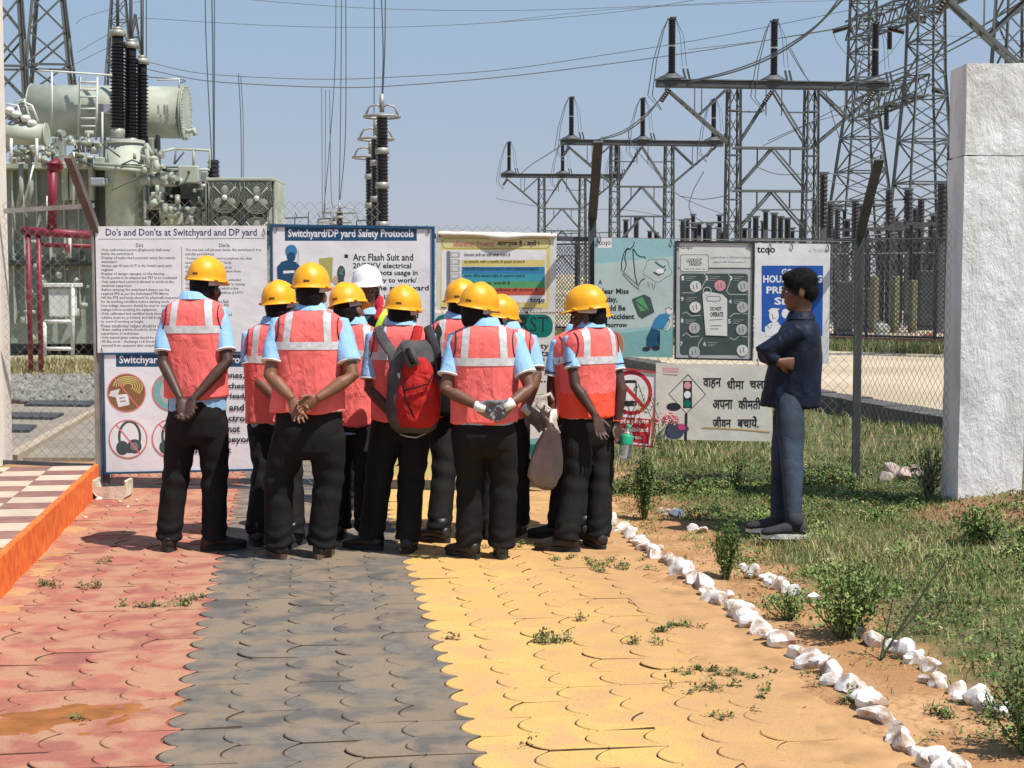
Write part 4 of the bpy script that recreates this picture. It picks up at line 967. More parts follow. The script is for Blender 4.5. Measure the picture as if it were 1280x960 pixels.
# flowering vine between the phone sign and the slow driving board
rt = root('flowering_vine', onf(822, 560), 'leafy vine with pink flowers climbing the fence beside the phone ban sign', 'plant')
bm = bmesh.new()
for pts in ([(824, 562), (818, 530), (806, 505), (798, 480)], [(826, 562), (822, 520), (812, 495)], [(828, 562), (832, 540), (838, 522)]): tube(bm, [onf(x_, y_, .09) for x_, y_ in pts], .003, 5)
bm_obj('stems', bm, M_STEM, rt)
cen = [tuple(onf(805+random.gauss(0, 8), 508+random.gauss(0, 13), .10+random.gauss(0, .02))) for _ in range(90)]+[tuple(onf(822+random.gauss(0, 4), 545+random.gauss(0, 12), .10+random.gauss(0, .02))) for _ in range(70)]+[tuple(onf(797+random.gauss(0, 4), 485+random.gauss(0, 6), .1)) for _ in range(25)]
leaves(np.array(cen), rng.uniform(.014, .032, len(cen)), rng.choice([0, 2, 3], len(cen)), name='foliage', parent=rt)
M_PF = mat('pink_petal', (.72, .28, .30), rough=.6); bm = bmesh.new()
for _ in range(34):
    c = onf(837+random.gauss(0, 7), 525+random.gauss(0, 4), .10+random.gauss(0, .015)); ell(bm, c, (.012, .006, .009), Euler((random.random()*3, random.random()*3, random.random()*3)).to_matrix(), 6, 4)
bm_obj('flower', bm, M_PF, rt, smooth=True)
# ================================================================ people
def fabric(name, col, var=.12, scale=9, bump=.25, rough=.85, sheen=0, fold=.012):
    return mat(name, col, rough=rough, var=var, scale=scale, bump=bump, bscale=140, spec=.2, bdist=.0015, sheen=sheen, fold=fold)
M_PINKV = fabric('coral_mesh', (.85, .165, .15), var=.14, scale=7, fold=.02)
M_ORV = fabric('orange_mesh', (.86, .095, .05), var=.1, scale=7, fold=.02)
M_SHIRT = fabric('pale_blue_cloth', (.30, .52, .76), var=.08, scale=6)
M_BLACK = fabric('black_cloth', (.011, .010, .010), var=.25, scale=7, bump=.3, rough=.8, fold=.007)
M_NAVYC = fabric('navy_cloth', (.008, .012, .028), var=.25, scale=6, bump=.3, rough=.6)
M_JEAN = fabric('blue_denim', (.036, .050, .072), var=.45, scale=4, bump=.4)
M_REFL = mat('reflective_tape', (.62, .62, .62), rough=.35, metal=.15, var=.2, scale=30, spec=.6)
M_HELM = mat('yellow_helmet', (.84, .385, .010), rough=.42, var=.10, spec=.45, scale=22, rvar=.16, rnd=.07)
M_HELMW = mat('white_helmet', (.78, .78, .77), rough=.42, var=.08, spec=.45, scale=22, rvar=.15)
M_STRAP = mat('grey_strap', (.50, .47, .45), rough=.7, var=.2, scale=20)
M_HAIR = mat('black_hair', (.007, .006, .006), rough=.7, var=.3, scale=60, bump=1, bscale=160, spec=.2, bdist=.01)
M_SHOE = mat('black_leather', (.022, .018, .016), rough=.45, var=.3, scale=12); M_SOLE = mat('brown_sole', (.12, .07, .045), rough=.9, var=.3); M_SOLEB = mat('black_sole', (.03, .028, .027), rough=.9)
M_WHITEC = fabric('white_cloth', (.72, .70, .66)); M_NAVYT = fabric('navy_trim', (.02, .03, .07)); M_GLOVE = fabric('grey_rubber_palm', (.17, .17, .18), var=.25, scale=16, bump=.5)
M_LOGO = mat('dark_logo', (.12, .05, .01), rough=.5); M_EYEW = mat('eye_white', (.7, .68, .64), rough=.3); M_EYED = mat('eye_dark', (.01, .008, .007), rough=.2)
M_LIME = fabric('lime_tape', (.50, .78, .06)); M_CHAR = fabric('charcoal_cloth', (.045, .045, .05)); M_REDC = fabric('red_cloth', (.62, .03, .05))
def skin(k):
    c = {'dark': (.095, .042, .026), 'mid': (.21, .095, .052), 'brown': (.15, .068, .040), 'vdark': (.068, .033, .023)}[k]
    m = mat('skin_'+k, c, rough=.5, var=.14, scale=9, bump=.12, bscale=90, spec=.45)
    return m
def hand(bm, w, d, n, side=1, curl=.6, s=1.0, fat=1.0):
    """palm, four jointed fingers of unequal length and a thumb; d: along the hand, n: out of the palm"""
    d = d.normalized(); n = (n-d*n.dot(d)).normalized(); lat = d.cross(n)*side
    loft(bm, [(w-d*.012*s, lat*.025*s*fat, n*.017*s*fat), (w+d*.02*s, lat*.032*s*fat, n*.017*s*fat), (w+d*.055*s, lat*.040*s*fat, n*.0155*s*fat), (w+d*.088*s, lat*.038*s*fat, n*.012*s*fat)], 14)
    for i, L in enumerate((.066, .075, .070, .054)):
        b0 = w+d*(.082-.004*abs(i-1.3))*s+lat*(.030-.0205*i)*s; sp = (lat*(.10-.07*i)); pts = [b0-d*.012*s]; cur = (d+sp).normalized(); p = b0; ang = 0
        pts.append(p)
        for j, f in enumerate((.42, .32, .26)):
            ang = curl*(.45+.75*j)+.08*math.sin(i*2.1+j); dd = (cur*math.cos(ang)+n*math.sin(ang)).normalized(); p = p+dd*L*f*s; pts.append(p)
        tube(bm, pts, [.0092*s*fat, .0090*s*fat, .0085*s*fat, .0078*s*fat, .0062*s*fat], 8)
    b0 = w+d*.022*s+lat*.026*s; d1 = (d*.62+lat*.66+n*.30).normalized(); d2 = (d*.9+lat*.22+n*.42).normalized()
    tube(bm, [b0-d1*.01, b0+d1*.032*s, b0+d1*.032*s+d2*.026*s, b0+d1*.032*s+d2*.046*s], [.0125*s*fat, .0105*s*fat, .0092*s*fat, .0070*s*fat], 8)
def helmet(parent, C, Rm, m=M_HELM, s=1.0):
    """hard hat: dome with ridge, flared rim, front peak, nape strap; C: head centre, Rm: head rotation (+Y forward)"""
    bm = bmesh.new(); nU, nV = 40, 16; rows = []
    for j in range(nV+1):
        v = j/nV; row = []
        for i in range(nU):
            a = 2*pi*i/nU; ca, sa = math.cos(a), math.sin(a)
            fr = max(0, sa)
            if v <= .8:
                q = v/.8*pi/2; rx = .107*math.sin(q)**.92; ry = .130*math.sin(q)**.92; z = .135*math.cos(q)**.85 if q < pi/2-1e-6 else 0
                z *= 1
                ridge = .006*math.exp(-(ca*rx/.018)**2)*(1 if v < .7 else max(0, 1-(v-.7)/.1)); z += ridge
                x, y = rx*ca, ry*sa
            else:
                q = (v-.8)/.2; fl = q*(.010+.038*fr**2.2); x = (.107+fl*.7)*ca; y = (.130+fl)*sa; z = -.010*q-.014*q*fr**2
            row.append(bm.verts.new(C+Rm@Vector((x*s, (y+.004)*s, (z+.045)*s))))
        rows.append(row)
    top = rows[0][0]
    for j in range(nV):
        for i in range(nU):
            try:
                if j == 0: bm.faces.new((rows[1][i], rows[1][(i+1) % nU], rows[0][i])) if False else bm.faces.new((rows[0][i], rows[1][i], rows[1][(i+1) % nU], rows[0][(i+1) % nU]))
                else: bm.faces.new((rows[j][i], rows[j+1][i], rows[j+1][(i+1) % nU], rows[j][(i+1) % nU]))
            except ValueError: pass
    bmesh.ops.remove_doubles(bm, verts=rows[0], dist=.004)
    # thickness
    r = bmesh.ops.solidify(bm, geom=bm.faces[:], thickness=.0028)
    ho = bm_obj('helmet', bm, m, parent, smooth=True)
    bm = bmesh.new()
    for sx in (-1, 1):
        for yy in (-.055, .05): ell(bm, C+Rm@Vector((sx*.104*s, yy*s, .043*s)), (.010, .016, .007), Rm, 8, 6)
    bm_obj('slot_lug', bm, m, ho, smooth=True)
    bm = bmesh.new()
    z0 = .072; 
    pts = []
    for k in range(-3, 4): a = -pi/2+k*.055; pts.append((.104*math.cos(a), .127*math.sin(a)))
    vv = [[bm.verts.new(C+Rm@Vector((x*1.012*s*kk, (y*1.012*kk+.002)*s, (z0+dz)*s))) for dz, kk in ((-.006, 1.0), (.006, .985))] for x, y in pts]
    for a, b_ in zip(vv, vv[1:]): bm.faces.new((a[0], b_[0], b_[1], a[1]))
    bm_obj('logo', bm, M_LOGO, ho)
    # nape strap and headband below the rim
    bm = bmesh.new(); seg = []
    for k in range(31):
        a = -pi/2+(k-15)/15*1.95; kk = abs(k-15)/15
        rx, ry = .088, .107; x, y = rx*math.cos(a), ry*math.sin(a); zt = .040; zb = .004+.022*kk**2
        seg.append([bm.verts.new(C+Rm@Vector((x*s, y*s, zt*s))), bm.verts.new(C+Rm@Vector((x*1.01*s, y*1.02*s, zb*s))), bm.verts.new(C+Rm@Vector((x*.96*s, y*.97*s, (zb-.003)*s)))])
    for a, b_ in zip(seg, seg[1:]):
        for i in range(2): bm.faces.new((a[i], a[i+1], b_[i+1], b_[i]))
    bm_obj('nape_strap', bm, M_STRAP, parent, smooth=True)
    return ho
def person(D):
    Z = D['Z']; k = Z/FPX
    base = gnd(D['cx'], D.get('fy', 700)); base = Vector((at(D['cx'], 600, Z).x, Z, D.get('gz', 0)))
    rt = root('person', base, D['label'], 'person', D.get('group'))
    P = lambda px, py, dy=0: at(px, py, Z+dy)
    yaw = R(D.get('yaw', 0)); fw = Vector((-math.sin(yaw), math.cos(yaw), 0)); rg = Vector((math.cos(yaw), math.sin(yaw), 0))
    sk = skin(D.get('skin', 'dark')); seed = D.get('seed', 1)
    xs, xh = D['cx_s'], D['cx_h']; ys, yh = D['ys'], D['yh']; W_, H_ = D['W'], D['H']; dep = D.get('dep', .12)
    zs, zh = P(xs, ys).z, P(xh, yh).z; belly = D.get('belly', 0)
    def axis(z):
        f = (zs-z)/(zs-zh); return P(xs, ys).lerp(P(xh, yh), f) if 0 <= f <= 1 else (P(xs, ys) if f < 0 else P(xh, yh)+Vector((0, 0, z-zh)))
    def trings(grow, zbot, wide=1.0, flare=0):
        out = []
        for f, w, d in ((-.05, .26, .050), (.0, .36, .064), (.03, .56, .080), (.065, .76, .094), (.11, .91, .104), (.17, .985, .112), (.25, 1.0, .120), (.4, .98, .128), (.6, .95, .127), (.8, .96, .128), (1.0, 1.0, .132)):
            z = zs+(zbot-zs)*f; c = axis(z); ww = (W_ if f < .5 else W_+(H_-W_)*(f-.5)/.5)
            d_ = (d*dep/.12+belly*math.sin(pi*min(1, max(0, f))))*(1+(D.get('hemk', 1)-1)*min(1, max(0, (f-.35)/.65)))
            out.append((c+Vector((0, 0, 0)), rg*(ww*w*wide+grow), fw*(d_+grow)))
        return out
    inv = -base
    def fin(name, bm, m, vox, disp=None, sm=3, par=None):
        bmesh.ops.translate(bm, verts=bm.verts, vec=inv)
        me = voxelise(bm, vox, sm); me.name = name; me.materials.append(m)
        if disp is not None: displace(me, disp)
        return link(name, me, par or rt, smooth=True)
    # ---- shirt with short sleeves
    SJ, EL, WR = {}, {}, {}
    shirtz = P(xh, D.get('ysh', yh)).z
    if D.get('top', 'vest') == 'vest':
        bm = bmesh.new(); loft(bm, trings(-.006, shirtz), 28, 2.3)
    else: bm = bmesh.new(); loft(bm, trings(.0, zh), 28, 2.3)
    full = D.get('top') == 'jacket'
    for sd in ('L', 'R'):
        s_ = -1 if sd == 'L' else 1
        c = axis(zs-.088); SJ[sd] = c+rg*s_*(W_-.040)+Vector((0, 0, .0))
        if D.get('arm'+sd) is None: EL[sd] = SJ[sd]+Vector((0, 0, -.28))+fw*.06+rg*s_*.03; WR[sd] = EL[sd]+fw*.2+Vector((0, 0, -.12))-rg*s_*.05
        else:
            e, w = D['arm'+sd][:2]; EL[sd] = P(*e); WR[sd] = P(*w)
        ar = D.get('ar', 1.0); sl = D.get('sleeve', .80)
        j, e, w = SJ[sd], EL[sd], WR[sd]
        if full:
            tube(bm, [j-rg*s_*.05+Vector((0, 0, .02)), j, j.lerp(e, .5), e, e.lerp(w, .5), w.lerp(e, .06)], [.06, .072*ar, .066*ar, .060*ar, .052*ar, .042*ar], 16)
        else:
            c_ = j.lerp(e, sl); tube(bm, [j-rg*s_*.055+Vector((0, 0, .012)), j+Vector((0, 0, .0)), j.lerp(e, sl*.5), c_], [.046, .060*ar, .062*ar, .064*ar], 18)
            if D.get('trim', True):
                for q, (a_, mm) in enumerate(((sl-.012, M_WHITEC), (sl-.10, M_NAVYT))) if D.get('stripes') else enumerate(((sl-.004, M_WHITEC),)):
                    b2 = bmesh.new(); dd = (e-j).normalized(); tube(b2, [j.lerp(e, a_)-dd*.004, j.lerp(e, a_)+dd*.004], .0665*ar, 18); bm_obj('cuff_trim', b2, mm, rt, smooth=True)
    sfold = lambda co, no: .0065*vnoise(co, (24, 24, 13), seed+3, 3)
    if full:
        sfold = lambda co, no: .006*vnoise(co, (20, 20, 9), seed+3, 3)+.004*np.sin(co[:, 0]*70+3*np.sin(co[:, 2]*9))*(co[:, 2] < 1.12)*(co[:, 2] > .85)
    shirt = fin('jacket' if full else 'shirt', bm, D.get('shirtm', M_NAVYC if full else M_SHIRT), .0085, sfold)
    # ---- vest
    if not full:
        bm = bmesh.new(); loft(bm, trings(.010, zh, 1.0), 32, 2.4)
        def vfold(co, no):
            z = co[:, 2]; zz = np.clip((zs-z)/(zs-zh), 0, 1)
            f = .0060*vnoise(co, (12, 12, 3.0), seed, 3)*(.3+zz)+.009*np.sin(co[:, 0]*26+seed+1.5*np.sin(z*4+seed))*np.clip(zz-.25, 0, 1)
            return f+.0032*vnoise(co, (34, 34, 20), seed+9, 3)
        vest = fin('safety_vest', bm, D.get('vestm', M_PINKV), .0085, vfold, 2)
        vs_ = np.empty(len(vest.data.vertices)*3, dtype=np.float32); vest.data.vertices.foreach_get('co', vs_); vs_ = vs_.reshape(-1, 3)
        bv = BVHTree.FromPolygons([tuple(v) for v in vs_], [tuple(p.vertices) for p in vest.data.polygons])
        zb = P(xs, D['yband']).z
        def proj(p, d):
            h_ = bv.ray_cast(p-base-d*.5, d, 1.0)
            return None if h_[0] is None else h_[0]+h_[1].normalized()*.0028*(1 if h_[1].dot(d) < 0 else -1)
        def ribbon(name, rows, m, par):
            bm = bmesh.new(); vv = [[(bm.verts.new(q) if q is not None else None) for q in r_] for r_ in rows]
            for a, b_ in zip(vv, vv[1:]):
                for i in range(len(a)-1):
                    q = (a[i], a[i+1], b_[i+1], b_[i])
                    if all(x is not None for x in q): bm.faces.new(q)
            return bm_obj(name, bm, m, par, local=True, smooth=True)
        rows = []; bw = .022
        for q in range(81):
            a = 2*pi*q/80; d = -(rg*math.cos(a)+fw*math.sin(a)); sag = -.012*abs(math.cos(a))*0
            rows.append([proj(axis(zb)+Vector((0, 0, zb-axis(zb).z+dz+sag)), d) for dz in (-bw, -bw/3, bw/3, bw)])
        # rays start inside-out: shoot from outside to the axis
        ribbon('reflective_band', rows, M_REFL, vest)
        for s_ in (-1, 1):
            for dirn in ((fw, -fw) if abs(D.get('yaw', 0)) > 25 or D.get('front') else (fw,)):
                rows = []
                for q in range(26):
                    z = zs-.010+(zb+bw*.2-zs+.010)*q/25; xo = s_*W_*(.50+.07*q/25)
                    rows.append([proj(axis(z)+Vector((0, 0, z-axis(z).z))+rg*(xo+o_), dirn) for o_ in (-.020, -.007, .007, .020)])
                ribbon('reflective_strip', rows, M_REFL, vest)
            # dark piping around the armhole
            pts = []
            for q in range(22):
                f = q/21; z = zs-.012-(zs-zb)*.98*f; xo = s_*W_*(.84-.06*math.sin(pi*f)+.08*f*f)
                pp = proj(axis(z)+Vector((0, 0, z-axis(z).z))+rg*xo, fw)
                if pp is not None: pts.append(pp)
            if len(pts) > 3:
                bm = bmesh.new(); tube(bm, pts, .0035, 5); bm_obj('armhole_piping', bm, M_NAVYT, vest, local=True)
    # ---- trousers
    bm = bmesh.new(); hc = axis(zh); tz = zh+.03
    crotch = D.get('crotch', .70); H2 = H_*D.get('hipk', .96)
    loft(bm, [(Vector((hc.x, hc.y, tz+.04)), rg*H2*.9, fw*.105), (Vector((hc.x, hc.y, tz-.03)), rg*H2*.97, fw*.122), (Vector((hc.x, hc.y, (tz+crotch)/2)), rg*H2, fw*.135), (Vector((hc.x, hc.y, crotch+.02)), rg*H2*.98, fw*.118), (Vector((hc.x, hc.y, crotch-.03)), rg*H2*.8, fw*.08)], 28, 2.3)
    lw = D.get('legw', 1.0)*.95; feet = []
    for idx, (kx, (ax_, ay_), fdir) in enumerate(D['legs']):
        s_ = -1 if idx == 0 else 1
        g = gnd(ax_, ay_+D.get('fdy', 5), D.get('gz', 0)); hip = Vector((hc.x, hc.y, crotch+.10))+rg*s_*H2*.50; an = Vector((g.x, g.y, base.z+(.06 if D.get('slim') else .085))); kn = Vector((at(kx, 600, (hip.y+an.y)/2).x, (hip.y+an.y)/2+fw.y*.02, base.z+.46*D.get('sc', 1)))
        R0 = .103*lw*D.get('thigh', 1); kr = (.095, .082, .078, .080, .077) if not D.get('slim') else (.108, .086, .074, .062, .060)
        tube(bm, [hip+Vector((0, 0, .04)), hip, hip.lerp(kn, .5), kn, kn.lerp(an, .5), kn.lerp(an, .85), an+Vector((0, 0, -.02))], [R0*.9, R0]+[v*lw for v in kr], 20)
        feet.append((g, R(fdir), an))
    bz = base.z
    def tfold(co, no):
        z = co[:, 2]; low = np.clip(1-z/.22, 0, 1); kneef = np.exp(-((z-.44)/.13)**2)
        if D.get('slim'): return .0035*vnoise(co, (24, 24, 18), seed+5, 3)+.0035*low*vnoise(co, (25, 25, 60), 5, 2)+.0025*kneef*vnoise(co, (30, 30, 45), 6, 2)
        return .0045*vnoise(co, (17, 17, 6), seed+5, 3)+.0085*low*np.sin(z*88+3*np.sin(co[:, 0]*22+seed)+9*co[:, 1])+.004*kneef*np.sin(z*55+14*co[:, 0]+seed)
    fin('trousers', bm, D.get('trm', M_BLACK), .0085, tfold, 2)
    if D.get('hem2') and not full:
        vest.data.materials.append(M_ORV); ct = np.array([p.center[:] for p in vest.data.polygons]); zz_ = P(xs, D['hem2']).z-base.z; ms_ = (ct[:, 2] < zz_+.004*np.sin(ct[:, 0]*60)).astype(np.int32); vest.data.polygons.foreach_set('material_index', ms_)
    # ---- shoes
    for g, fd, an in feet:
        f = Vector((-math.sin(fd), math.cos(fd), 0)); r2 = Vector((math.cos(fd), math.sin(fd), 0)); U = Vector((0, 0, 1)); g0 = Vector((an.x, an.y, base.z)); bm = bmesh.new()
        loft(bm, [(g0-f*.075+U*.052, r2*.026, U*.032), (g0-f*.06+U*.056, r2*.036, U*.042), (g0+U*.060, r2*.041, U*.050), (g0+f*.06+U*.052, r2*.044, U*.040), (g0+f*.12+U*.042, r2*.049, U*.030), (g0+f*.165+U*.037, r2*.046, U*.024), (g0+f*.192+U*.033, r2*.028, U*.014)], 18)
        tube(bm, [g0+U*.06-f*.01, g0+U*.15-f*.015], [.046, .047], 14)
        sh = bm_obj('shoe', bm, D.get('shoem', M_SHOE), rt, smooth=True)
        bm = bmesh.new(); n_ = 20; out = []
        for q in range(n_):
            a = 2*pi*q/n_; yy = .055+.142*math.sin(a); xx = (.046 if math.sin(a) > 0 else .040)*math.copysign(abs(math.cos(a))**.8, math.cos(a)); out.append(g0+f*yy+r2*xx)
        lo = [bm.verts.new(v+U*.001) for v in out]; hi = [bm.verts.new(v+U*.030) for v in out]
        bm.faces.new(lo[::-1]); bm.faces.new(hi)
        for q in range(n_): bm.faces.new((lo[q], lo[(q+1) % n_], hi[(q+1) % n_], hi[q]))
        bm_obj('sole', bm, D.get('solem', M_SOLEB), sh)
    # ---- body: head, neck, trunk, arms and hands as one surface
    bm = bmesh.new(); hs_ = D.get('hs', 1.0)
    hd = D.get('helm', True); tp = P(D['hx'], D['htop'], D.get('hdy', .02))
    Rm = Euler((R(D.get('hp', 0)), R(D.get('hr', 0)), R(D.get('hyaw', 0))), 'XYZ').to_matrix()
    C = tp-(Rm@Vector((0, 0, (.182 if hd else .125)*hs_)))
    Q = lambda x, y, z: C+Rm@(Vector((x, y, z))*hs_)
    RR = lambda *r_: tuple(v*hs_ for v in r_)
    ell(bm, Q(0, -.012, .022), RR(.076, .097, .098), Rm, 24, 18); ell(bm, Q(0, .028, -.045), RR(.062, .068, .080), Rm, 20, 14)
    ell(bm, Q(0, .066, -.100), RR(.030, .027, .024), Rm); ell(bm, Q(0, .03, -.092), RR(.052, .05, .03), Rm)
    ell(bm, Q(0, .083, .018), RR(.045, .016, .016), Rm); ell(bm, Q(0, .098, -.012), RR(.0085, .014, .026), Rm); ell(bm, Q(0, .105, -.033), RR(.014, .015, .011), Rm)
    ell(bm, Q(0, .090, -.062), RR(.024, .012, .0075), Rm); ell(bm, Q(0, .088, -.075), RR(.021, .011, .0075), Rm)
    for s_ in (-1, 1):
        ell(bm, Q(s_*.079, -.008, -.018), RR(.009, .022, .032), Rm @ Euler((.2, 0, s_*-.35)).to_matrix(), 12, 10); ell(bm, Q(s_*.045, .055, -.03), RR(.022, .028, .028), Rm)
    nb = axis(zs)+Vector((0, 0, .0))
    tube(bm, [nb-Vector((0, 0, .08)), nb+Vector((0, 0, .01)), Q(0, -.02, -.06), Q(0, -.02, .0)], [.075, .058, .054, .056], 18)
    loft(bm, [(c-Vector((0, 0, .02)), a*.86, b_*.80) for c, a, b_ in trings(-.012, zh+.05)], 20, 2.2)
    for sd in ('L', 'R'):
        s_ = -1 if sd == 'L' else 1; j, e, w = SJ[sd], EL[sd], WR[sd]; a_ = ar*.93
        tube(bm, [j-rg*s_*.04, j, j.lerp(e, .45), e, e.lerp(w, .3), e.lerp(w, .7), w], [.045*a_, .052*a_, .049*a_, .041*a_, (.043*a_, .040*a_), .032*a_, (.029*a_, .023*a_)], 16)
        hdn = D.get('hand'+sd)
        if hdn: dd, nn, cu = Vector(hdn[0]), Vector(hdn[1]), hdn[2]
        else: dd = (w-e).normalized(); nn = Vector((-s_, 0, -.2)); cu = .6
        hand(bm, w, dd, nn, D.get('hside'+sd, s_), cu, D.get('hsz', 1.0))
        if D.get('glove') and sd in D['glove']:
            g1 = bmesh.new(); hand(g1, w+dd.normalized()*.0, dd, nn, D.get('hside'+sd, s_), cu, D.get('hsz', 1.0)*1.03, 1.28)
            me_b = g1; fin('glove', g1, D.get('glovem', M_GLOVE), .0042, None, 2)
            g2 = bmesh.new(); d0 = dd.normalized(); tube(g2, [w-d0*.03, w+d0*.0, w+d0*.035], [(.036, .030), (.035, .027), (.043, .024)], 16); bm_obj('glove_cuff', g2, M_WHITEC, rt, smooth=True)
    fin('body', bm, sk, .0052, None, 2)
    if D.get('eyes'):
        for s_ in (-1, 1):
            bm = bmesh.new(); ell(bm, Q(s_*.031, .077, -.002), RR(.011, .010, .006), Rm, 12, 8); e_ = bm_obj('eye', bm, M_EYEW, rt, smooth=True)
            bm = bmesh.new(); ell(bm, Q(s_*.031, .0845, -.002), RR(.0055, .0045, .0058), Rm, 10, 6); bm_obj('iris', bm, M_EYED, e_, smooth=True)
            bm = bmesh.new(); tube(bm, [Q(s_*.014, .100, .020), Q(s_*.032, .099, .025), Q(s_*.050, .086, .019)], [.003, .0045, .002], 6); bm_obj('eyebrow', bm, M_HAIR, rt, smooth=True)
    # ---- hair
    bm = bmesh.new()
    if hd:
        ell(bm, Q(0, -.028, .010), RR(.0795, .088, .092), Rm, 20, 16); ell(bm, Q(0, -.045, -.035), RR(.066, .055, .055), Rm, 18, 12)
    else:
        ell(bm, Q(0, -.018, .042), RR(.086, .104, .096), Rm, 24, 18); ell(bm, Q(0, -.055, -.005), RR(.078, .062, .080), Rm, 20, 14); ell(bm, Q(0, .045, .086), RR(.064, .050, .034), Rm, 16, 12)
        for s_ in (-1, 1): ell(bm, Q(s_*.068, .022, .018), RR(.014, .020, .042), Rm, 10, 8)
    fin('hair', bm, M_HAIR, .006, (lambda co, no: .003*vnoise(co, (60, 60, 60), 2, 2)) if hd else (lambda co, no: .0035*vnoise(co, (55, 55, 90), 2, 3)), 2)
    if not hd:      # short strands standing off the cap of hair
        hm = [o_ for o_ in rt.children if o_.name.startswith('hair')][0]; nv = len(hm.data.vertices); co = np.empty(nv*3, dtype=np.float32); hm.data.vertices.foreach_get('co', co); co = co.reshape(-1, 3); no = np.empty(nv*3, dtype=np.float32); hm.data.vertices.foreach_get('normal', no); no = no.reshape(-1, 3)
        q_ = rng.integers(0, nv, 5200); p0 = co[q_]+rng.normal(0, .002, (5200, 3)); dn = no[q_]*.45+np.array(Rm@Vector((0, .15, -.55)))[None]+rng.normal(0, .25, (5200, 3)); dn /= np.linalg.norm(dn, axis=1)[:, None]; ln = rng.uniform(.010, .022, 5200)[:, None]
        sd_ = np.cross(dn, no[q_]); sd_ /= np.linalg.norm(sd_, axis=1)[:, None]+1e-6; V_ = np.stack([p0-sd_*.0012, p0+sd_*.0012, p0+dn*ln], 1).reshape(-1, 3); k_ = np.arange(5200)*3
        st_ = np_mesh('hair_strands', V_, np.stack([k_, k_+1, k_+2], 1), M_HAIR, parent=rt); st_['kind'] = 'stuff'
    if hd: helmet(rt, C, Rm, D.get('helmm', M_HELM), hs_)
    # ---- collar
    bm = bmesh.new(); cn = nb+Vector((0, 0, .012)); cr_ = []
    for q in range(25):
        a = 2*pi*q/24; d = rg*math.cos(a)+fw*math.sin(a)
        cr_.append([bm.verts.new(cn+d*.066+Vector((0, 0, -.012))), bm.verts.new(cn+d*.0625+Vector((0, 0, .028))), bm.verts.new(cn+d*.074+Vector((0, 0, .022))), bm.verts.new(cn+d*.094+Vector((0, 0, -.020)))])
    for a, b_ in zip(cr_, cr_[1:]):
        for i in range(3): bm.faces.new((a[i], a[i+1], b_[i+1], b_[i]))
    bm_obj('collar', bm, D.get('collarm', M_NAVYC if full else M_SHIRT), rt, smooth=True)
    D['_'] = dict(root=rt, P=P, C=C, Q=Q, Rm=Rm, SJ=SJ, EL=EL, WR=WR, base=base, fw=fw, rg=rg, axis=axis, zs=zs, zh=zh)
    return rt
GW = 'workers in coral vests and yellow helmets facing the boards'
back = (0, -1, 0)
A = dict(Z=9.35, cx=243, label='leftmost worker, dark arms clasped behind his back, pale shirt tail showing below the vest', group=GW, skin='vdark', seed=11, hx=260, htop=320, hyaw=-22, hp=-4, hr=3, hdy=.05,
         cx_s=243, cx_h=246, ys=372, yh=496, ysh=513, yband=411, W=.186, H=.176, crotch=.66, armL=((204, 454, -.10), (226, 499, -.20)), armR=((284, 452, -.10), (240, 501, -.21)), ar=.92, hsz=1.08,
         handL=((.35, -.25, -.85), (.35, -.85, .3), 1.0), handR=((-.30, -.25, -.9), (-.35, -.85, .3), 1.0), legs=((220, (211, 683), 8), (268, (268, 683), -62)), sleeve=.78)
C3 = dict(Z=9.1, cx=387, label='broad worker third from left, brown hands clasped behind him, trousers bunched over his shoes', group=GW, skin='mid', seed=12, hx=389, htop=328, hyaw=-5, hp=-3,
          cx_s=388, cx_h=386, ys=386, yh=514, ysh=514, yband=431, W=.206, H=.212, dep=.135, crotch=.60, ar=1.08, armL=((338, 470, -.10), (366, 500, -.22)), armR=((440, 470, -.10), (396, 499, -.21)),
          handL=((.35, -.2, -.85), (.2, -.9, .2), .35), handR=((-.75, -.2, -.35), (.2, -.9, -.2), .8), legs=((348, (349, 692), 25), (410, (402, 692), -10)), legw=1.12, hipk=.91, sleeve=.74, shoem=M_SHOE, solem=M_SOLE)
B2 = dict(Z=9.75, cx=346, label='worker half hidden second from left with a white watch at his wrist', group=GW, skin='brown', seed=13, hx=347, htop=350, hyaw=-12, hr=-4,
          cx_s=344, cx_h=344, ys=403, yh=528, ysh=541, yband=448, W=.190, H=.165, crotch=.60, armL=((316, 470, -.06), (347, 500, -.19)), armR=((372, 478, -.02), (362, 505, -.12)), legs=((332, (322, 676), 15), (362, (366, 678), -15)), sleeve=.70)
D4 = dict(Z=9.95, cx=438, label='worker with a tilted helmet between the broad worker and the backpack wearer', group=GW, skin='brown', seed=14, hx=430, htop=353, hyaw=-30, hr=-14, hp=-3,
          cx_s=441, cx_h=441, ys=403, yh=530, ysh=542, yband=441, W=.182, H=.160, crotch=.62, armL=None, armR=None, legs=((425, (424, 668), 5), (458, (458, 672), -10)))
E5 = dict(Z=11.2, cx=459, label='man in a white helmet and lime taped jacket, facing the workers before the boards', group=None, skin='mid', seed=15, hx=459, htop=331, hyaw=172, hp=2, yaw=180, front=True, eyes=True,
          cx_s=460, cx_h=460, ys=391, yh=500, ysh=506, yband=436, W=.19, H=.165, crotch=.66, armL=None, armR=None, legs=((470, (472, 632), 180), (447, (440, 630), 170)), vestm=M_CHAR, shirtm=M_CHAR, helmm=M_HELMW)
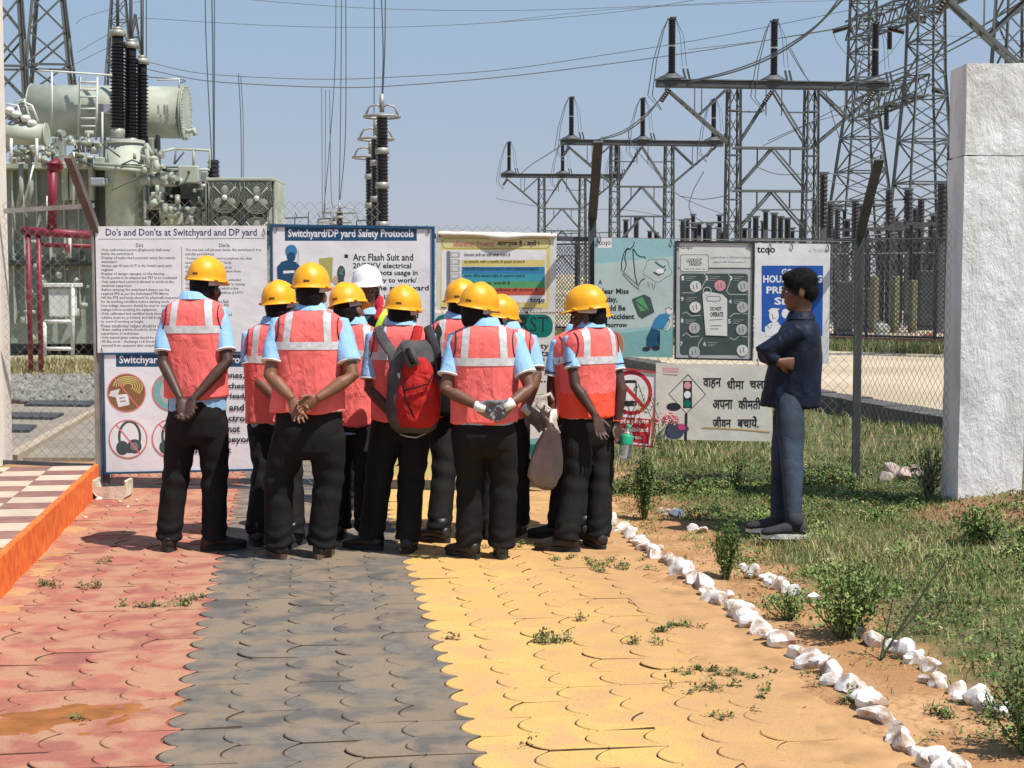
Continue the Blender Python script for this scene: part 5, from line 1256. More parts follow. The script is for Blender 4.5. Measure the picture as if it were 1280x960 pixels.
F6 = dict(Z=9.42, cx=502, label='worker wearing a red and grey backpack, feet apart', group=GW, skin='dark', seed=16, hx=506, htop=356, hyaw=-8, hp=-2, hr=5,
          cx_s=501, cx_h=503, ys=404, yh=524, ysh=526, yband=444, W=.190, H=.180, crotch=.68, armL=((463, 487, -.06), (492, 520, -.19)), armR=((541, 482, 0), (535, 515, .06)), legs=((474, (464, 682), 62), (515, (510, 685), -4)), legw=1.02)
G7 = dict(Z=9.95, cx=572, label='worker with a black bag strap on his shoulder, behind the one in grey gloves', group=GW, skin='dark', seed=17, hx=577, htop=348, hyaw=-12,
          cx_s=573, cx_h=568, ys=396, yh=520, ysh=524, yband=440, W=.182, H=.165, crotch=.66, armL=((540, 470, 0), (556, 510, .05)), armR=None, legs=((556, (549, 672), 50), (588, (590, 668), 0)))
H8 = dict(Z=9.08, cx=605, label='worker in grey and white gloves, hands clasped behind his back on the yellow paving', group=GW, skin='brown', seed=18, hx=603, htop=353, hyaw=-28, hp=-4, hr=9,
          cx_s=606, cx_h=605, ys=405, yh=528, ysh=529, yband=451, W=.198, H=.182, dep=.13, crotch=.62, ar=1.0, armL=((557, 487, -.10), (600, 509, -.22)), armR=((663, 485, -.10), (636, 506, -.21)),
          handL=((.85, -.15, -.25), (.1, -.9, -.2), .5), handR=((-.8, -.2, -.5), (.1, -.95, -.1), .8), glove='LR', legs=((588, (586, 692), 42), (630, (627, 692), 3)), legw=1.05, sleeve=.72)
I9 = dict(Z=9.95, cx=632, label='worker behind the gloved one, a long dark grey glove dangling by his hip', group=GW, skin='brown', seed=19, hx=628, htop=368, hyaw=-35, hp=-5, hr=4,
          cx_s=633, cx_h=628, ys=409, yh=520, ysh=524, yband=451, W=.185, H=.160, crotch=.66, armL=None, armR=((670, 470, -.08), (658, 512, -.18)), handR=((.72, -.1, -.72), (-.3, -.6, -.3), .12), glove='R', hsz=1.08, legs=((615, (612, 668), 5), (648, (647, 664), -8)), legw=.95)
J10 = dict(Z=9.53, cx=738, label='rightmost worker in profile, one palm open and a bottle in the other hand', group=GW, skin='vdark', seed=20, hx=731, htop=356, hyaw=72, hp=-6, hr=0, hdy=.0, yaw=32, eyes=True, hem2=490,
           cx_s=738, cx_h=735, ys=407, yh=521, ysh=523, yband=449, W=.178, H=.168, dep=.115, crotch=.60, ar=.86, armL=((719, 482, -.15), (745, 521, -.20)), armR=((777, 488, .0), (771, 530, -.02)),
           handL=((.22, -.15, -.85), (.55, -.75, .1), .35), hsideL=-1, handR=((.12, -.1, -.9), (.4, -.5, 0), .75), legs=((722, (708, 684), 72), (752, (748, 680), 20)), legw=1.0, sleeve=.62, stripes=True)
K11 = dict(Z=10.0, cx=722, label='worker hidden behind the bottle holder, white gloved hand gripping a sack', group=GW, skin='dark', seed=21, hx=741, htop=366, hyaw=20, hp=0, yaw=20,
           cx_s=724, cx_h=722, ys=413, yh=518, ysh=520, yband=450, W=.178, H=.155, crotch=.62, ar=.9, armL=((690, 480, -.05), (690, 518, -.10)), handL=((.0, -.2, -.9), (1, -.3, 0), 1.0), armR=None, glove='L', glovem=M_WHITEC, legs=((708, (698, 668), 75), (735, (730, 668), 10)), stripes=True)
L12 = dict(Z=9.94, cx=985, gz=.045, label='bareheaded man in a navy jacket and blue jeans, arms folded, standing in the grass', skin='brown', seed=22, hx=996, htop=337, helm=False, hyaw=84, hp=-7, yaw=76, hdy=0, eyes=True, top='jacket',
           hemk=1.27, cx_s=1001, cx_h=987, ys=397, yh=508, yband=440, W=.178, H=.165, dep=.135, belly=.012, crotch=.80, ar=1.0, armL=((955, 441, -.14), (974, 453, -.165)), armR=((956, 446, .12), (975, 440, .0)),
           handL=((.85, .05, -.1), (.2, 1, 0), .5), handR=((.6, -.8, -.1), (1, 0, 0), .6), legs=((990, (992, 668), 84), (978, (972, 661), 74)), legw=.86, thigh=1.0, slim=True, hipk=.84, trm=M_JEAN, shoem=M_CHAR, solem=M_WHITEC)
for D in (A, B2, C3, D4, E5, F6, G7, H8, I9, J10, K11, L12): person(D)
# ================================================================ things worn and carried
# backpack
f = F6['_']; Pb = f['P']; M_BAGG = fabric('grey_nylon', (.085, .08, .08), var=.25, bump=.4); M_BAGR = fabric('red_nylon', (.42, .020, .018), var=.3, bump=.4, rough=.75, fold=.03)
bk = root('backpack', Pb(517, 540, -.2), 'red and grey backpack hanging on a worker\'s back between two blue sleeves', 'backpack')
X = Vector((1, 0, 0)); Yv = Vector((0, 1, 0)); Zv = Vector((0, 0, 1)); kz = F6['Z']/FPX
bm = bmesh.new()
loft(bm, [(Pb(517, y, -.20+dy), X*(w*.93*kz), Yv*d) for y, w, d, dy in ((425, 16, .05, .04), (432, 22, .075, .02), (450, 30, .095, 0), (475, 34, .105, -.005), (500, 36, .112, -.01), (522, 35, .108, -.01), (535, 30, .09, 0), (541, 20, .05, .02))], 28, 2.6)
bmesh.ops.translate(bm, verts=bm.verts, vec=-wloc(bk)); me = voxelise(bm, .009, 2); me.materials.append(M_BAGG); displace(me, lambda co, no: .006*vnoise(co, (22, 22, 16), 4, 3)); link('bag_body', me, bk, smooth=True)
bm = bmesh.new()
loft(bm, [(Pb(x, y, -.285), X*(w*kz), Yv*d) for x, y, w, d in ((520, 448, 12, .035), (521, 462, 20, .05), (522, 482, 25, .062), (523, 505, 28, .065), (523, 524, 26, .055), (521, 534, 18, .03))], 24, 2.4)
bmesh.ops.translate(bm, verts=bm.verts, vec=-wloc(bk)); me = voxelise(bm, .008, 2); me.materials.append(M_BAGR); displace(me, lambda co, no: .010*vnoise(co, (26, 26, 18), 9, 3)); link('front_pocket', me, bk, smooth=True)
def strap(pts, w, m, name='strap', par=bk, th=.006):
    bm = bmesh.new(); tube(bm, pts, [(w/2, th)]*len(pts), 10, up=Vector((0, 1, 0.01))); bm_obj(name, bm, m, par, smooth=True)
strap([Pb(523, 408, -.075), Pb(521, 420, -.14), Pb(517, 432, -.20), Pb(515, 445, -.285)], .055, M_BAGR, 'top_flap'); strap([Pb(474, 408, -.06), Pb(478, 424, -.13), Pb(490, 440, -.19), Pb(496, 470, -.27)], .062, M_BAGG, 'shoulder_strap')
strap([Pb(534, 408, -.05), Pb(540, 422, -.12), Pb(546, 440, -.15), Pb(549, 470, -.16)], .05, M_CHAR, 'shoulder_strap')
strap([Pb(506, 428, -.28), Pb(512, 442, -.335), Pb(517, 458, -.345)], .07, M_BAGG, 'buckle_flap', th=.012); strap([Pb(509, 436, -.33), Pb(514, 448, -.36), Pb(517, 455, -.36)], .03, M_BLACK, 'buckle', th=.012)
strap([Pb(498, 450, -.30), Pb(502, 475, -.345), Pb(508, 500, -.36), Pb(517, 522, -.36)], .010, M_BLACK, 'zip'); strap([Pb(506, 488, -.355), Pb(521, 484, -.37), Pb(535, 480, -.36), Pb(541, 468, -.33)], .008, M_BLACK, 'zip')
strap([Pb(541, 452, -.27), Pb(545, 475, -.285), Pb(549, 505, -.28)], .02, M_BLACK, 'side_strap'); strap([Pb(485, 480, -.24), Pb(489, 500, -.26), Pb(497, 520, -.27)], .016, M_BLACK, 'side_strap')
strap([Pb(499, 466, -.295), Pb(502, 473, -.30)], .03, M_REFL, 'silver_flash', th=.006)
strap([Pb(500, 543, -.22), Pb(510, 546, -.24), Pb(520, 547, -.24), Pb(532, 542, -.22)], .008, M_STRAP, 'bottom_cord', th=.003)
# black strap on the worker behind
g_ = G7['_']; Pg = g_['P']; bg_ = root('shoulder_bag', Pg(548, 430, -.1), 'black strap of a bag slung over the shoulder beside the red backpack', 'bag')
strap([Pg(556, 402, -.02), Pg(550, 410, -.10), Pg(545, 424, -.15), Pg(547, 450, -.16), Pg(548, 480, -.15)], .05, M_BLACK, 'strap', bg_)
bm = bmesh.new(); loft(bm, [(Pg(556, y, -.15), X*w, Yv*.05) for y, w in ((478, .05), (484, .075), (512, .08), (520, .06))], 20, 2.8); bm_obj('bag_body', bm, M_BLACK, bg_, smooth=True)
# watch
w = B2['_']['WR']['L']; e = B2['_']['EL']['L']; dd = (w-e).normalized(); bm = bmesh.new(); c = w-dd*.015
tube(bm, [c-dd*.012, c+dd*.012], [.034, .034], 16); bm_obj('watch_strap', bm, M_WHITEC, B2['_']['root'], smooth=True)
# thread bracelet of the bottle holder
w = J10['_']['WR']['R']; e = J10['_']['EL']['R']; dd = (w-e).normalized(); bm = bmesh.new(); tube(bm, [w-dd*.022, w-dd*.016], .028, 14); bm_obj('orange_bracelet', bm, M_ORV, J10['_']['root'], smooth=True)
# orange lower panel of his vest
j = J10['_']; hem = None
# red scarf and lime shoulder tape of the man in white helmet
q = E5['_']; rt = q['root']; bm = bmesh.new()
ell(bm, at(474, 382, 11.05), (.034, .03, .050), None, 16, 12); tube(bm, [at(476, 370, 11.06), at(475, 384, 11.03), at(471, 400, 11.0)], [.018, .028, .022], 10)
bmesh.ops.translate(bm, verts=bm.verts, vec=-wloc(rt)); me = voxelise(bm, .007, 2); me.materials.append(M_REDC); displace(me, lambda co, no: .006*vnoise(co, (40, 40, 40), 3, 3)); link('red_scarf', me, rt, smooth=True)
bm = bmesh.new(); tube(bm, [at(484, 388, 11.04), at(478, 396, 10.98), at(472, 410, 10.98), at(468, 430, 11.0)], [(.022, .004)]*4, 8, up=Vector((0, 1, .01))); bm_obj('lime_tape', bm, M_LIME, rt, smooth=True)
bm = bmesh.new(); tube(bm, [at(492, 398, 11.04), at(494, 412, 11.0), at(494, 432, 11.0)], [(.014, .004)]*3, 8, up=Vector((0, 1, .01))); bm_obj('lime_tape', bm, M_LIME, rt, smooth=True)
bm = bmesh.new(); ell(bm, at(489, 408, 11.0), (.07, .05, .09), None, 16, 12); bm_obj('grey_shoulder', bm, mat('grey_panel', (.22, .22, .22), rough=.8), rt, smooth=True)
# bottle
M_PET = mat('clear_plastic', (.85, .92, .92), rough=.08, trans=.92, var=.02, bump=.5, bscale=45, bdist=.004, spec=.5); M_GLAB = mat('green_label', (.02, .36, .20), rough=.4, var=.1, scale=20); M_CAP = mat('green_cap', (.05, .42, .30), rough=.4)
PJ = J10['_']['P']; top = PJ(786, 532, -.07); bot = PJ(780, 573, -.10); ax = (bot-top); Lb = ax.length; Mb = Matrix.Translation(top) @ ax.to_track_quat('Z', 'Y').to_matrix().to_4x4()
bt = root('water_bottle', bot, 'crushed clear plastic water bottle with a green label, held by its neck', 'bottle')
bm = bmesh.new(); prof = [(.0135, .012), (.0135, .025), (.020, .035), (.034, .055), (.037, .07)]+[(.037-.0025*(i % 2), .07+i*.009) for i in range(1, int((Lb-.075)/.009))]+[(.036, Lb-.006), (.024, Lb)]
lathe(bm, prof, 24, Mb); o_ = bm_obj('bottle_body', bm, M_PET, bt, smooth=True)
bm = bmesh.new(); lathe(bm, [(.016, -.004), (.0165, 0), (.0165, .016), (.015, .018)], 18, Mb); bm_obj('cap', bm, M_CAP, bt, smooth=True)
bm = bmesh.new(); lathe(bm, [(.0372, .058), (.0385, .066), (.0385, .112), (.0375, .116)], 24, Mb); bm_obj('label_band', bm, M_GLAB, bt, smooth=True)
# sack
PK = K11['_']['P']; sk_ = root('white_sack', PK(684, 612, -.1), 'full off white cloth sack with loop handles hanging from a gloved hand', 'bag'); M_SACK = fabric('calico', (.52, .47, .40), var=.12, bump=.4)
bm = bmesh.new()
loft(bm, [(PK(x, y, -.12), X*(w*.005), Yv*d) for x, y, w, d in ((690, 520, 5, .02), (689, 532, 7, .03), (688, 545, 12, .05), (686, 560, 18, .08), (684, 578, 23, .10), (683, 594, 25, .11), (686, 606, 22, .09), (692, 612, 14, .05))], 28, 2.1)
bmesh.ops.translate(bm, verts=bm.verts, vec=-wloc(sk_)); me = voxelise(bm, .008, 2); me.materials.append(M_SACK)
topz = PK(690, 520).z-wloc(sk_).z
def sackf(co, no):
    a = np.arctan2(co[:, 1], co[:, 0]-.02); u = np.clip((co[:, 2])/topz, 0, 1); return .012*np.sin(a*7+1.2*np.sin(u*6))*u*(1.15-u)*2+.004*vnoise(co, (20, 20, 12), 8, 3)
displace(me, sackf); link('bag_body', me, sk_, smooth=True)
strap([PK(690, 524, -.12), PK(680, 515, -.13), PK(671, 506, -.13), PK(676, 497, -.13), PK(688, 492, -.12), PK(692, 500, -.12)], .022, M_SACK, 'handle', sk_, .003)
strap([PK(686, 530, -.14), PK(677, 519, -.16), PK(680, 505, -.16), PK(690, 512, -.14)], .035, M_SACK, 'handle', sk_, .003)
# worn white planter by the riser
c = gnd(140, 622); pt = root('broken_trough', c, 'dirty white broken concrete trough between the orange riser and the gate post', 'trough'); M_TR = mat('dirty_concrete', (.58, .52, .42), rough=.95, var=.3, scale=14, bump=.8, bscale=50)
bm = bmesh.new(); zt_ = .135; a0 = at(120, 600, c.y+.02)
pr = [(-.125, .135), (-.118, .06), (-.085, .012), (0, 0), (.10, .0), (.125, .02), (.125, .13)]
out = []
for d_ in (-.10, .12):
    out.append([bm.verts.new(c+Vector((x, d_, z))) for x, z in pr]+[bm.verts.new(c+Vector((x*.86, d_+(.018 if d_ < 0 else -.018), max(z, .02)+.0))) for x, z in pr[::-1]])
n_ = len(out[0])
for i in range(n_): bm.faces.new((out[0][i], out[0][(i+1) % n_], out[1][(i+1) % n_], out[1][i]))
bm.faces.new(out[0]); bm.faces.new(out[1][::-1]); bmesh.ops.subdivide_edges(bm, edges=bm.edges, cuts=2)
for v in bm.verts: v.co += Vector((random.gauss(0, .002), random.gauss(0, .002), random.gauss(0, .002)))
bm_obj('shell', bm, M_TR, pt)
bm = bmesh.new()
for d_ in (-.095,):
    q = [bm.verts.new(c+Vector((x, -.098, z))) for x, z in pr[:-1]+[(.125, .10), (-.10, .09)]]; bm.faces.new(q)
bm_obj('front_wall', bm, M_TR, pt)
for (x, y, s_) in ((124, 625, .028), (150, 628, .016), (170, 627, .02), (134, 634, .014), (160, 634, .012), (108, 648, .018)):
    o = bpy.data.objects.new('broken_lump', ROCKS[int(x) % 9]); COL.objects.link(o); o.location = gnd(x, y)+Vector((0, 0, s_*.4)); o.scale = (s_, s_*.8, s_*.6); tag(o, 'small pale lump of broken plaster beside the trough', 'rubble', 'plaster lumps round the trough')
# bits lying in the grass
o = bpy.data.objects.new('grey_stone', ROCKS[3]); COL.objects.link(o); o.location = G(845, 648)+Vector((0, 0, .02)); o.scale = (.07, .05, .04); o.data = ROCKS[3].copy(); o.data.materials[0] = mat('blue_grey_stone', (.16, .19, .24), rough=.8); tag(o, 'blue grey stone lying in the grass beside pinkish rocks', 'rock')
M_PK = mat('pink_rock', (.46, .36, .31), rough=.9, var=.25)
for (x, y, s_) in ((826, 640, .03), (836, 641, .028), (843, 642, .03), (832, 645, .02)):
    o = bpy.data.objects.new('pink_stone', ROCKS[(x+1) % 9].copy()); COL.objects.link(o); o.location = G(x, y)+Vector((0, 0, .015)); o.scale = (s_, s_, s_*.8); o.data.materials[0] = M_PK; tag(o, 'small pinkish white stone in the grass beside the dark feathery shrub', 'rock', 'pinkish stones by the shrub')
# heap of pale rubble at the pillar foot, behind the side fence
for i in range(9):
    o = bpy.data.objects.new('rubble_stone', ROCKS[i].copy()); COL.objects.link(o); s_ = random.uniform(.05, .10); o.data.materials[0] = M_PK
    o.location = G(1150+random.gauss(0, 14), 622+random.gauss(0, 4))+Vector((0, .5, -.01+.03*(i % 3))); o.scale = (s_, s_*.8, s_*.7); o.rotation_euler = (i, i*2, i*3); tag(o, 'pale pinkish stone in the heap behind the side fence', 'rock', 'stone heap behind the side fence')
# ================================================================ the yard behind
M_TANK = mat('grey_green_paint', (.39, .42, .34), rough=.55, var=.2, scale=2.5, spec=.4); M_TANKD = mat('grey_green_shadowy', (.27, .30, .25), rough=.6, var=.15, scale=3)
M_INS = mat('brown_porcelain', (.016, .012, .016), rough=.3, var=.2, spec=.6); M_INSG = mat('grey_metal_cap', (.33, .32, .29), rough=.5, metal=.3, var=.25, scale=9)
M_STL = mat('galvanised_steel', (.125, .135, .13), rough=.6, metal=.25, var=.25, scale=1.2); M_STD = mat('dark_steel', (.07, .075, .08), rough=.6, metal=.2, var=.2, scale=2)
M_PIPE = mat('red_fire_pipe', (.20, .020, .035), rough=.45, var=.15, scale=4); M_WIRE = mat('aluminium_wire', (.10, .11, .12), rough=.6, metal=.2, var=.1); M_WHB = mat('white_enamel', (.62, .63, .58), rough=.5, var=.1)
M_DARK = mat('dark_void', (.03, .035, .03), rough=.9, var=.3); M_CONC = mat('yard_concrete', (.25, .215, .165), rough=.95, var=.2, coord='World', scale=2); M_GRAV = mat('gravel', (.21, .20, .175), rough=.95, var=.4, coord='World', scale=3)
# unit bar shared by every lattice member
def unit_bar(m):
    bm = bmesh.new(); box(bm, -.5, -.5, 0, .5, -.34, 1); box(bm, -.5, -.34, 0, -.34, .5, 1)
    me = bpy.data.meshes.new('bar'); bm.to_mesh(me); bm.free(); me.materials.append(m); return me
UB = {'s': unit_bar(M_STL), 'd': unit_bar(M_STD)}
def bar(par, name, a, b, w, key='s'):
    a, b = Vector(a), Vector(b); d = b-a
    o = bpy.data.objects.new(name, UB[key]); COL.objects.link(o); o.parent = par
    o.location = a; o.scale = (w, w, d.length); o.rotation_mode = 'QUATERNION'; o.rotation_quaternion = d.to_track_quat('Z', 'Y'); return o
def lattice(par, a0, a1, w0, w1, n, t=.07, bt=.04, key='s', belt=True, rotz=YAW):
    """four legs with crossed bracing, a0->a1 in local coordinates"""
    a0, a1 = Vector(a0), Vector(a1); d = (a1-a0).normalized(); 
    if abs(d.z) > .8: e1 = Vector((1, 0, 0)); e2 = Vector((0, 1, 0))
    else: e2 = Vector((0, 0, 1)); e1 = d.cross(e2).normalized()
    cor = lambda f: [a0.lerp(a1, f)+(e1*x+e2*y)*((w0+(w1-w0)*f)/2) for x, y in ((-1, -1), (1, -1), (1, 1), (-1, 1))]
    c0, c1 = cor(0), cor(1)
    for i in range(4): bar(par, 'leg', c0[i], c1[i], t, key)
    for j in range(n):
        p, q = cor(j/n), cor((j+1)/n)
        for i in range(4):
            k = (i+1) % 4
            if i in (0, 2) or True:
                if (j+i) % 2: bar(par, 'brace', p[i], q[k], bt, key)
                else: bar(par, 'brace', p[k], q[i], bt, key)
                if i == 0 and w0 > .9: bar(par, 'brace', p[k] if (j+i) % 2 else p[i], q[i] if (j+i) % 2 else q[k], bt, key)
        if belt and j and j % 2 == 0:
            for i in range(4): bar(par, 'belt', p[i], p[(i+1) % 4], bt*1.2, key)
def shed_profile(h, r, n, core=.80):
    pr = [(r*core, 0)]
    for i in range(n):
        z = h*i/n; dz = h/n
        pr += [(r*core, z+dz*.15), (r, z+dz*.45), (r*core, z+dz*.75)]
    return pr+[(r*core, h)]
def ins_mesh(h, r, n, seg=10):
    bm = bmesh.new(); lathe(bm, shed_profile(h, r, n), seg); bmesh.ops.recalc_face_normals(bm, faces=bm.faces); me = bpy.data.meshes.new('insulator'); bm.to_mesh(me); bm.free(); me.materials.append(M_INS); return me
# --- isolator gantries, three in a row running away and one close on the right
INS1 = ins_mesh(.72, .115, 14)
def iso(x, y, label, s=1.0, cut=False, gb=0):
    rt = root('isolator_gantry', (x, y, 0), label, 'steel gantry', 'isolator gantries', YAW)
    H = 6.9
    def lbox(name, x0, y0, z0, x1, y1, z1, m, par=rt, bev=.0):
        bm = bmesh.new(); box(bm, x0, y0, z0, x1, y1, z1, bev=bev); return bm_obj(name, bm, m, par, local=True)
    lbox('beam', -.12, -.12, H-.10, 6.6, .12, H+.10, M_STD, bev=.02); lbox('beam_flange', -.15, -.16, H+.10, 6.62, .16, H+.13, M_STL)
    for tx in (2.1, 4.35): lattice(rt, (tx, 0, 0), (tx, 0, H-.10), .40, .30, 11, .06, .03)
    for z in (5.15, 3.95, 2.6):
        bar(rt, 'cross_beam', (2.1, -.16, z), (4.35, -.16, z), .06); bar(rt, 'cross_beam', (2.1, .16, z), (4.35, .16, z), .06)
        mid = (3.22, 0, z); 
        for tx in (2.2, 4.25): bar(rt, 'brace', (3.22, -.16, z), (tx, -.16, z-1.15), .045); bar(rt, 'brace', (3.22, .16, z), (tx, .16, z-1.15), .045)
        bar(rt, 'brace', (2.75, -.16, z-.48), (2.75, -.16, z), .035); bar(rt, 'brace', (3.7, -.16, z-.48), (3.7, -.16, z), .035)
    for yy in (-.14, .14):
        bar(rt, 'strut', (.15, yy*.6, H-.12), (2.05, yy, 5.2), .065); bar(rt, 'strut', (6.3, yy*.6, H-.12), (4.4, yy, 5.2), .065)
        bar(rt, 'strut', (3.22, yy, H-.12), (2.2, yy, 5.2), .045); bar(rt, 'strut', (3.22, yy, H-.12), (4.25, yy, 5.2), .045)
        bar(rt, 'strut', (1.9, yy, H-.12), (1.1, yy, 6.05), .05); bar(rt, 'strut', (4.55, yy, H-.12), (5.35, yy, 6.05), .05)
    for xx in (.95, 1.15, 3.0, 3.45, 5.3, 5.5): bar(rt, 'hanger', (xx, -.1, H-.1), (xx, -.1, H-.85), .035)
    bar(rt, 'hanger', (2.3, -.1, 6.15), (2.9, -.1, 6.15), .04); bar(rt, 'hanger', (3.6, -.1, 6.15), (4.2, -.1, 6.15), .04)
    for xi in (.32, 3.25, 6.2):
        bm = bmesh.new(); lathe(bm, [(.42, 0), (.40, .03), (.22, .12), (.13, .18), (.12, .2)], 12, Matrix.Translation((xi, 0, H+.13)) @ Matrix.Diagonal((1, .5, 1, 1)))
        pd = bm_obj('drive_cap', bm, M_STD, rt, local=True, smooth=True)
        z = H+.31
        for s_ in range(2):
            o = bpy.data.objects.new('insulator', INS1); COL.objects.link(o); o.parent = rt; o.location = (xi, 0, z+s_*.76)
        bm = bmesh.new(); lathe(bm, [(.085, z+.72), (.09, z+.74), (.085, z+.76)], 10, Matrix.Translation((xi, 0, 0))); bm_obj('ring', bm, M_WHB, rt, local=True)
        bm = bmesh.new(); t_ = z+1.5
        tube(bm, [(xi-.12, 0, t_-.03), (xi, 0, t_), (xi+.12, 0, t_+.03)], .035, 6); lathe(bm, [(.05, t_-.03), (.06, t_+.03)], 8, Matrix.Translation((xi, 0, 0)))
        bm_obj('terminal', bm, M_STD, rt, local=True)
        for dx, dy in ((-.25, .0), (-.08, .05)):
            bm = bmesh.new(); tube(bm, [(xi-.1, dy, t_), (xi-.22+dx*.3, dy-.1, t_-.35), (xi-.42+dx*.6, dy-.2, t_-1.2), (xi-.52+dx*.8, dy-.2, H-.35), (xi-.30+dx*.3, dy-.3, H-.75)], .014, 5); bm_obj('jumper', bm, M_WIRE, rt, local=True)
        for dx in (.3, .42):
            bm = bmesh.new(); tube(bm, [(xi+.1, 0, t_), (xi+dx*.8, 0, t_-.5), (xi+dx, 0, H+.5)], .008, 4); bm_obj('jumper', bm, M_WIRE, rt, local=True)
            o = bpy.data.objects.new('arcing_horn', UB['d']); COL.objects.link(o); o.parent = rt; o.location = (xi+dx+.1, 0, H+.12); o.scale = (.05, .05, .32); o.rotation_euler = (0, -.25, 0)
        bm = bmesh.new(); lathe(bm, shed_profile(.42, .07, 6), 8, Matrix.Translation((xi-.12, -.28, H-.18)) @ Euler((0, R(215), 0)).to_matrix().to_4x4()); bm_obj('insulator', bm, M_INS, rt, local=True)
    return rt
p = at(824, 342, 45); iso(p.x, 45, 'nearest isolator gantry, its beam and three black insulators high above the tagout board')
p = at(704, 342, 65); iso(p.x, 65, 'middle steel isolator gantry with three black insulators, above the near miss poster')
p = at(629, 342, 87); iso(p.x, 87, 'farthest and smallest steel isolator gantry, above the striped yellow poster')
p = at(1160, 342, 30); iso(p.x, 30, 'close isolator gantry whose strut crosses the top of the picture above the white pillar')
# --- tall line towers
def tower(px, Z, wpx_low, ylow, wpx_mid, ymid, label, top=24, group='lattice line towers', key='s', n=16, t=.12, bt=.06):
    k = Z/FPX; c = at(px, 342, Z); zl = at(px, ylow, Z).z; zm = at(px, ymid, Z).z; wl, wm = wpx_low*k, wpx_mid*k
    slope = (wm-wl)/(zm-zl) if zm != zl else 0; w0 = wl-slope*zl
    rt = root('lattice_tower', (c.x, Z, 0), label, 'steel tower', group, YAW)
    lattice(rt, (0, 0, 0), (0, 0, zm), w0, wm, max(4, int(n*zm/top)), t, bt, key)
    if top > zm: lattice(rt, (0, 0, zm), (0, 0, top), wm, wm*.72, max(3, int(n*1.3*(top-zm)/top)), t*.9, bt, key)
    return rt, c
tower(1074, 80, 68, 300, 30, 130, 'tall lattice tower left of the pair joined by latticed beams, right side', 17.5, n=22)
t2, c2 = tower(1152, 72, 66, 300, 37, 95, 'tall lattice tower right of the joined pair, just left of the white pillar', 20, n=22)
tower(1262, 62, 40, 75, 36, 20, 'lattice tower seen above the top of the white pillar', 18, n=16)
tower(68, 46, 55, 105, 36, 0, 'lattice tower rising behind the left end of the oil tank', 13, n=15, t=.09, bt=.05)
tower(18, 43, 46, 200, 30, 0, 'lattice tower cut by the cream column at the left edge', 13, n=15, t=.09, bt=.05)
tower(154, 70, 24, 40, 18, 0, 'slim lattice mast right behind the black bushings', 16, n=18, t=.08, bt=.04)
tower(174, 75, 16, 75, 2.5, 22, 'thin pointed mast behind the third bushing', 13.6, n=16, t=.07, bt=.035)
# latticed beams linking the pair
gb = root('gantry_beam', at(1110, 60, 76), 'upper latticed beam joining the two tall towers on the right', 'steel beam', 'latticed beams of the tower pair')
def lbeam(rt, p, q, w, n): off = wloc(rt); lattice(rt, p-off, q-off, w, w, n, .09, .055, belt=False)
lbeam(gb, at(1068, 39, 80), at(1152, 5, 72), .9, 12)
gb = root('gantry_beam', at(1100, 115, 76), 'lower latticed beam joining the two tall towers on the right', 'steel beam', 'latticed beams of the tower pair')
lbeam(gb, at(1072, 140, 80), at(1150, 105, 72), .9, 12)
gb = root('gantry_beam', at(1200, 0, 66), 'latticed beam running right out of the top of the tower nearest the pillar', 'steel beam', 'latticed beams of the tower pair'); lbeam(gb, at(1152, 5, 72), at(1262, -45, 62), .9, 12)
# dead end insulator strings
for a, b_ in (((1062, 33), (1041, 39)), ((1110, 35), (1130, 40)), ((1134, 22), (1157, 27)), ((1165, 112), (1184, 116)), ((1106, 130), (1128, 134)), ((1112, 40), (1112, 62)), ((1108, 133), (1108, 162))):
    A_, B_ = at(*a, 76), at(*b_, 76); o = bpy.data.objects.new('insulator_string', ins_mesh((B_-A_).length, .14, 10, 8)); COL.objects.link(o); o.location = A_; o.rotation_mode = 'QUATERNION'; o.rotation_quaternion = (B_-A_).to_track_quat('Z', 'Y')
    tag(o, 'dark insulator string hung from the latticed beams of the tower pair', 'insulator', 'insulator strings on the tower beams')
# --- post insulators in rows
PI = root('x', (0, 0, 0), '', '') ; bpy.data.objects.remove(PI)
pim = ins_mesh(1.0, .13, 12, 8); bm = bmesh.new(); box(bm, -.5, -.5, 0, .5, .5, 1); pst = bpy.data.meshes.new('pedestal'); bm.to_mesh(pst); bm.free(); pst.materials.append(M_STL)
def pinst(px, yt, yb, Z, wide=1.0, lab=None):
    c = at(px, 342, Z); zt, zb = at(px, yt, Z).z, at(px, yb, Z).z; rt = root('post_insulator', (c.x, Z, 0), lab or 'dark post insulator on a steel pedestal in the rows beyond the far mesh fence', 'insulator', None if lab else 'post insulators beyond the far fence')
    o = bpy.data.objects.new('insulator', pim); COL.objects.link(o); o.parent = rt; o.location = (0, 0, zb); o.scale = (wide, wide, zt-zb)
    o = bpy.data.objects.new('pedestal', pst); COL.objects.link(o); o.parent = rt; o.location = (0, 0, -.02); o.scale = (.16, .16, zb+.02)
    o = bpy.data.objects.new('terminal', pst); COL.objects.link(o); o.parent = rt; o.location = (0, 0, zt); o.scale = (.30, .08, .07)
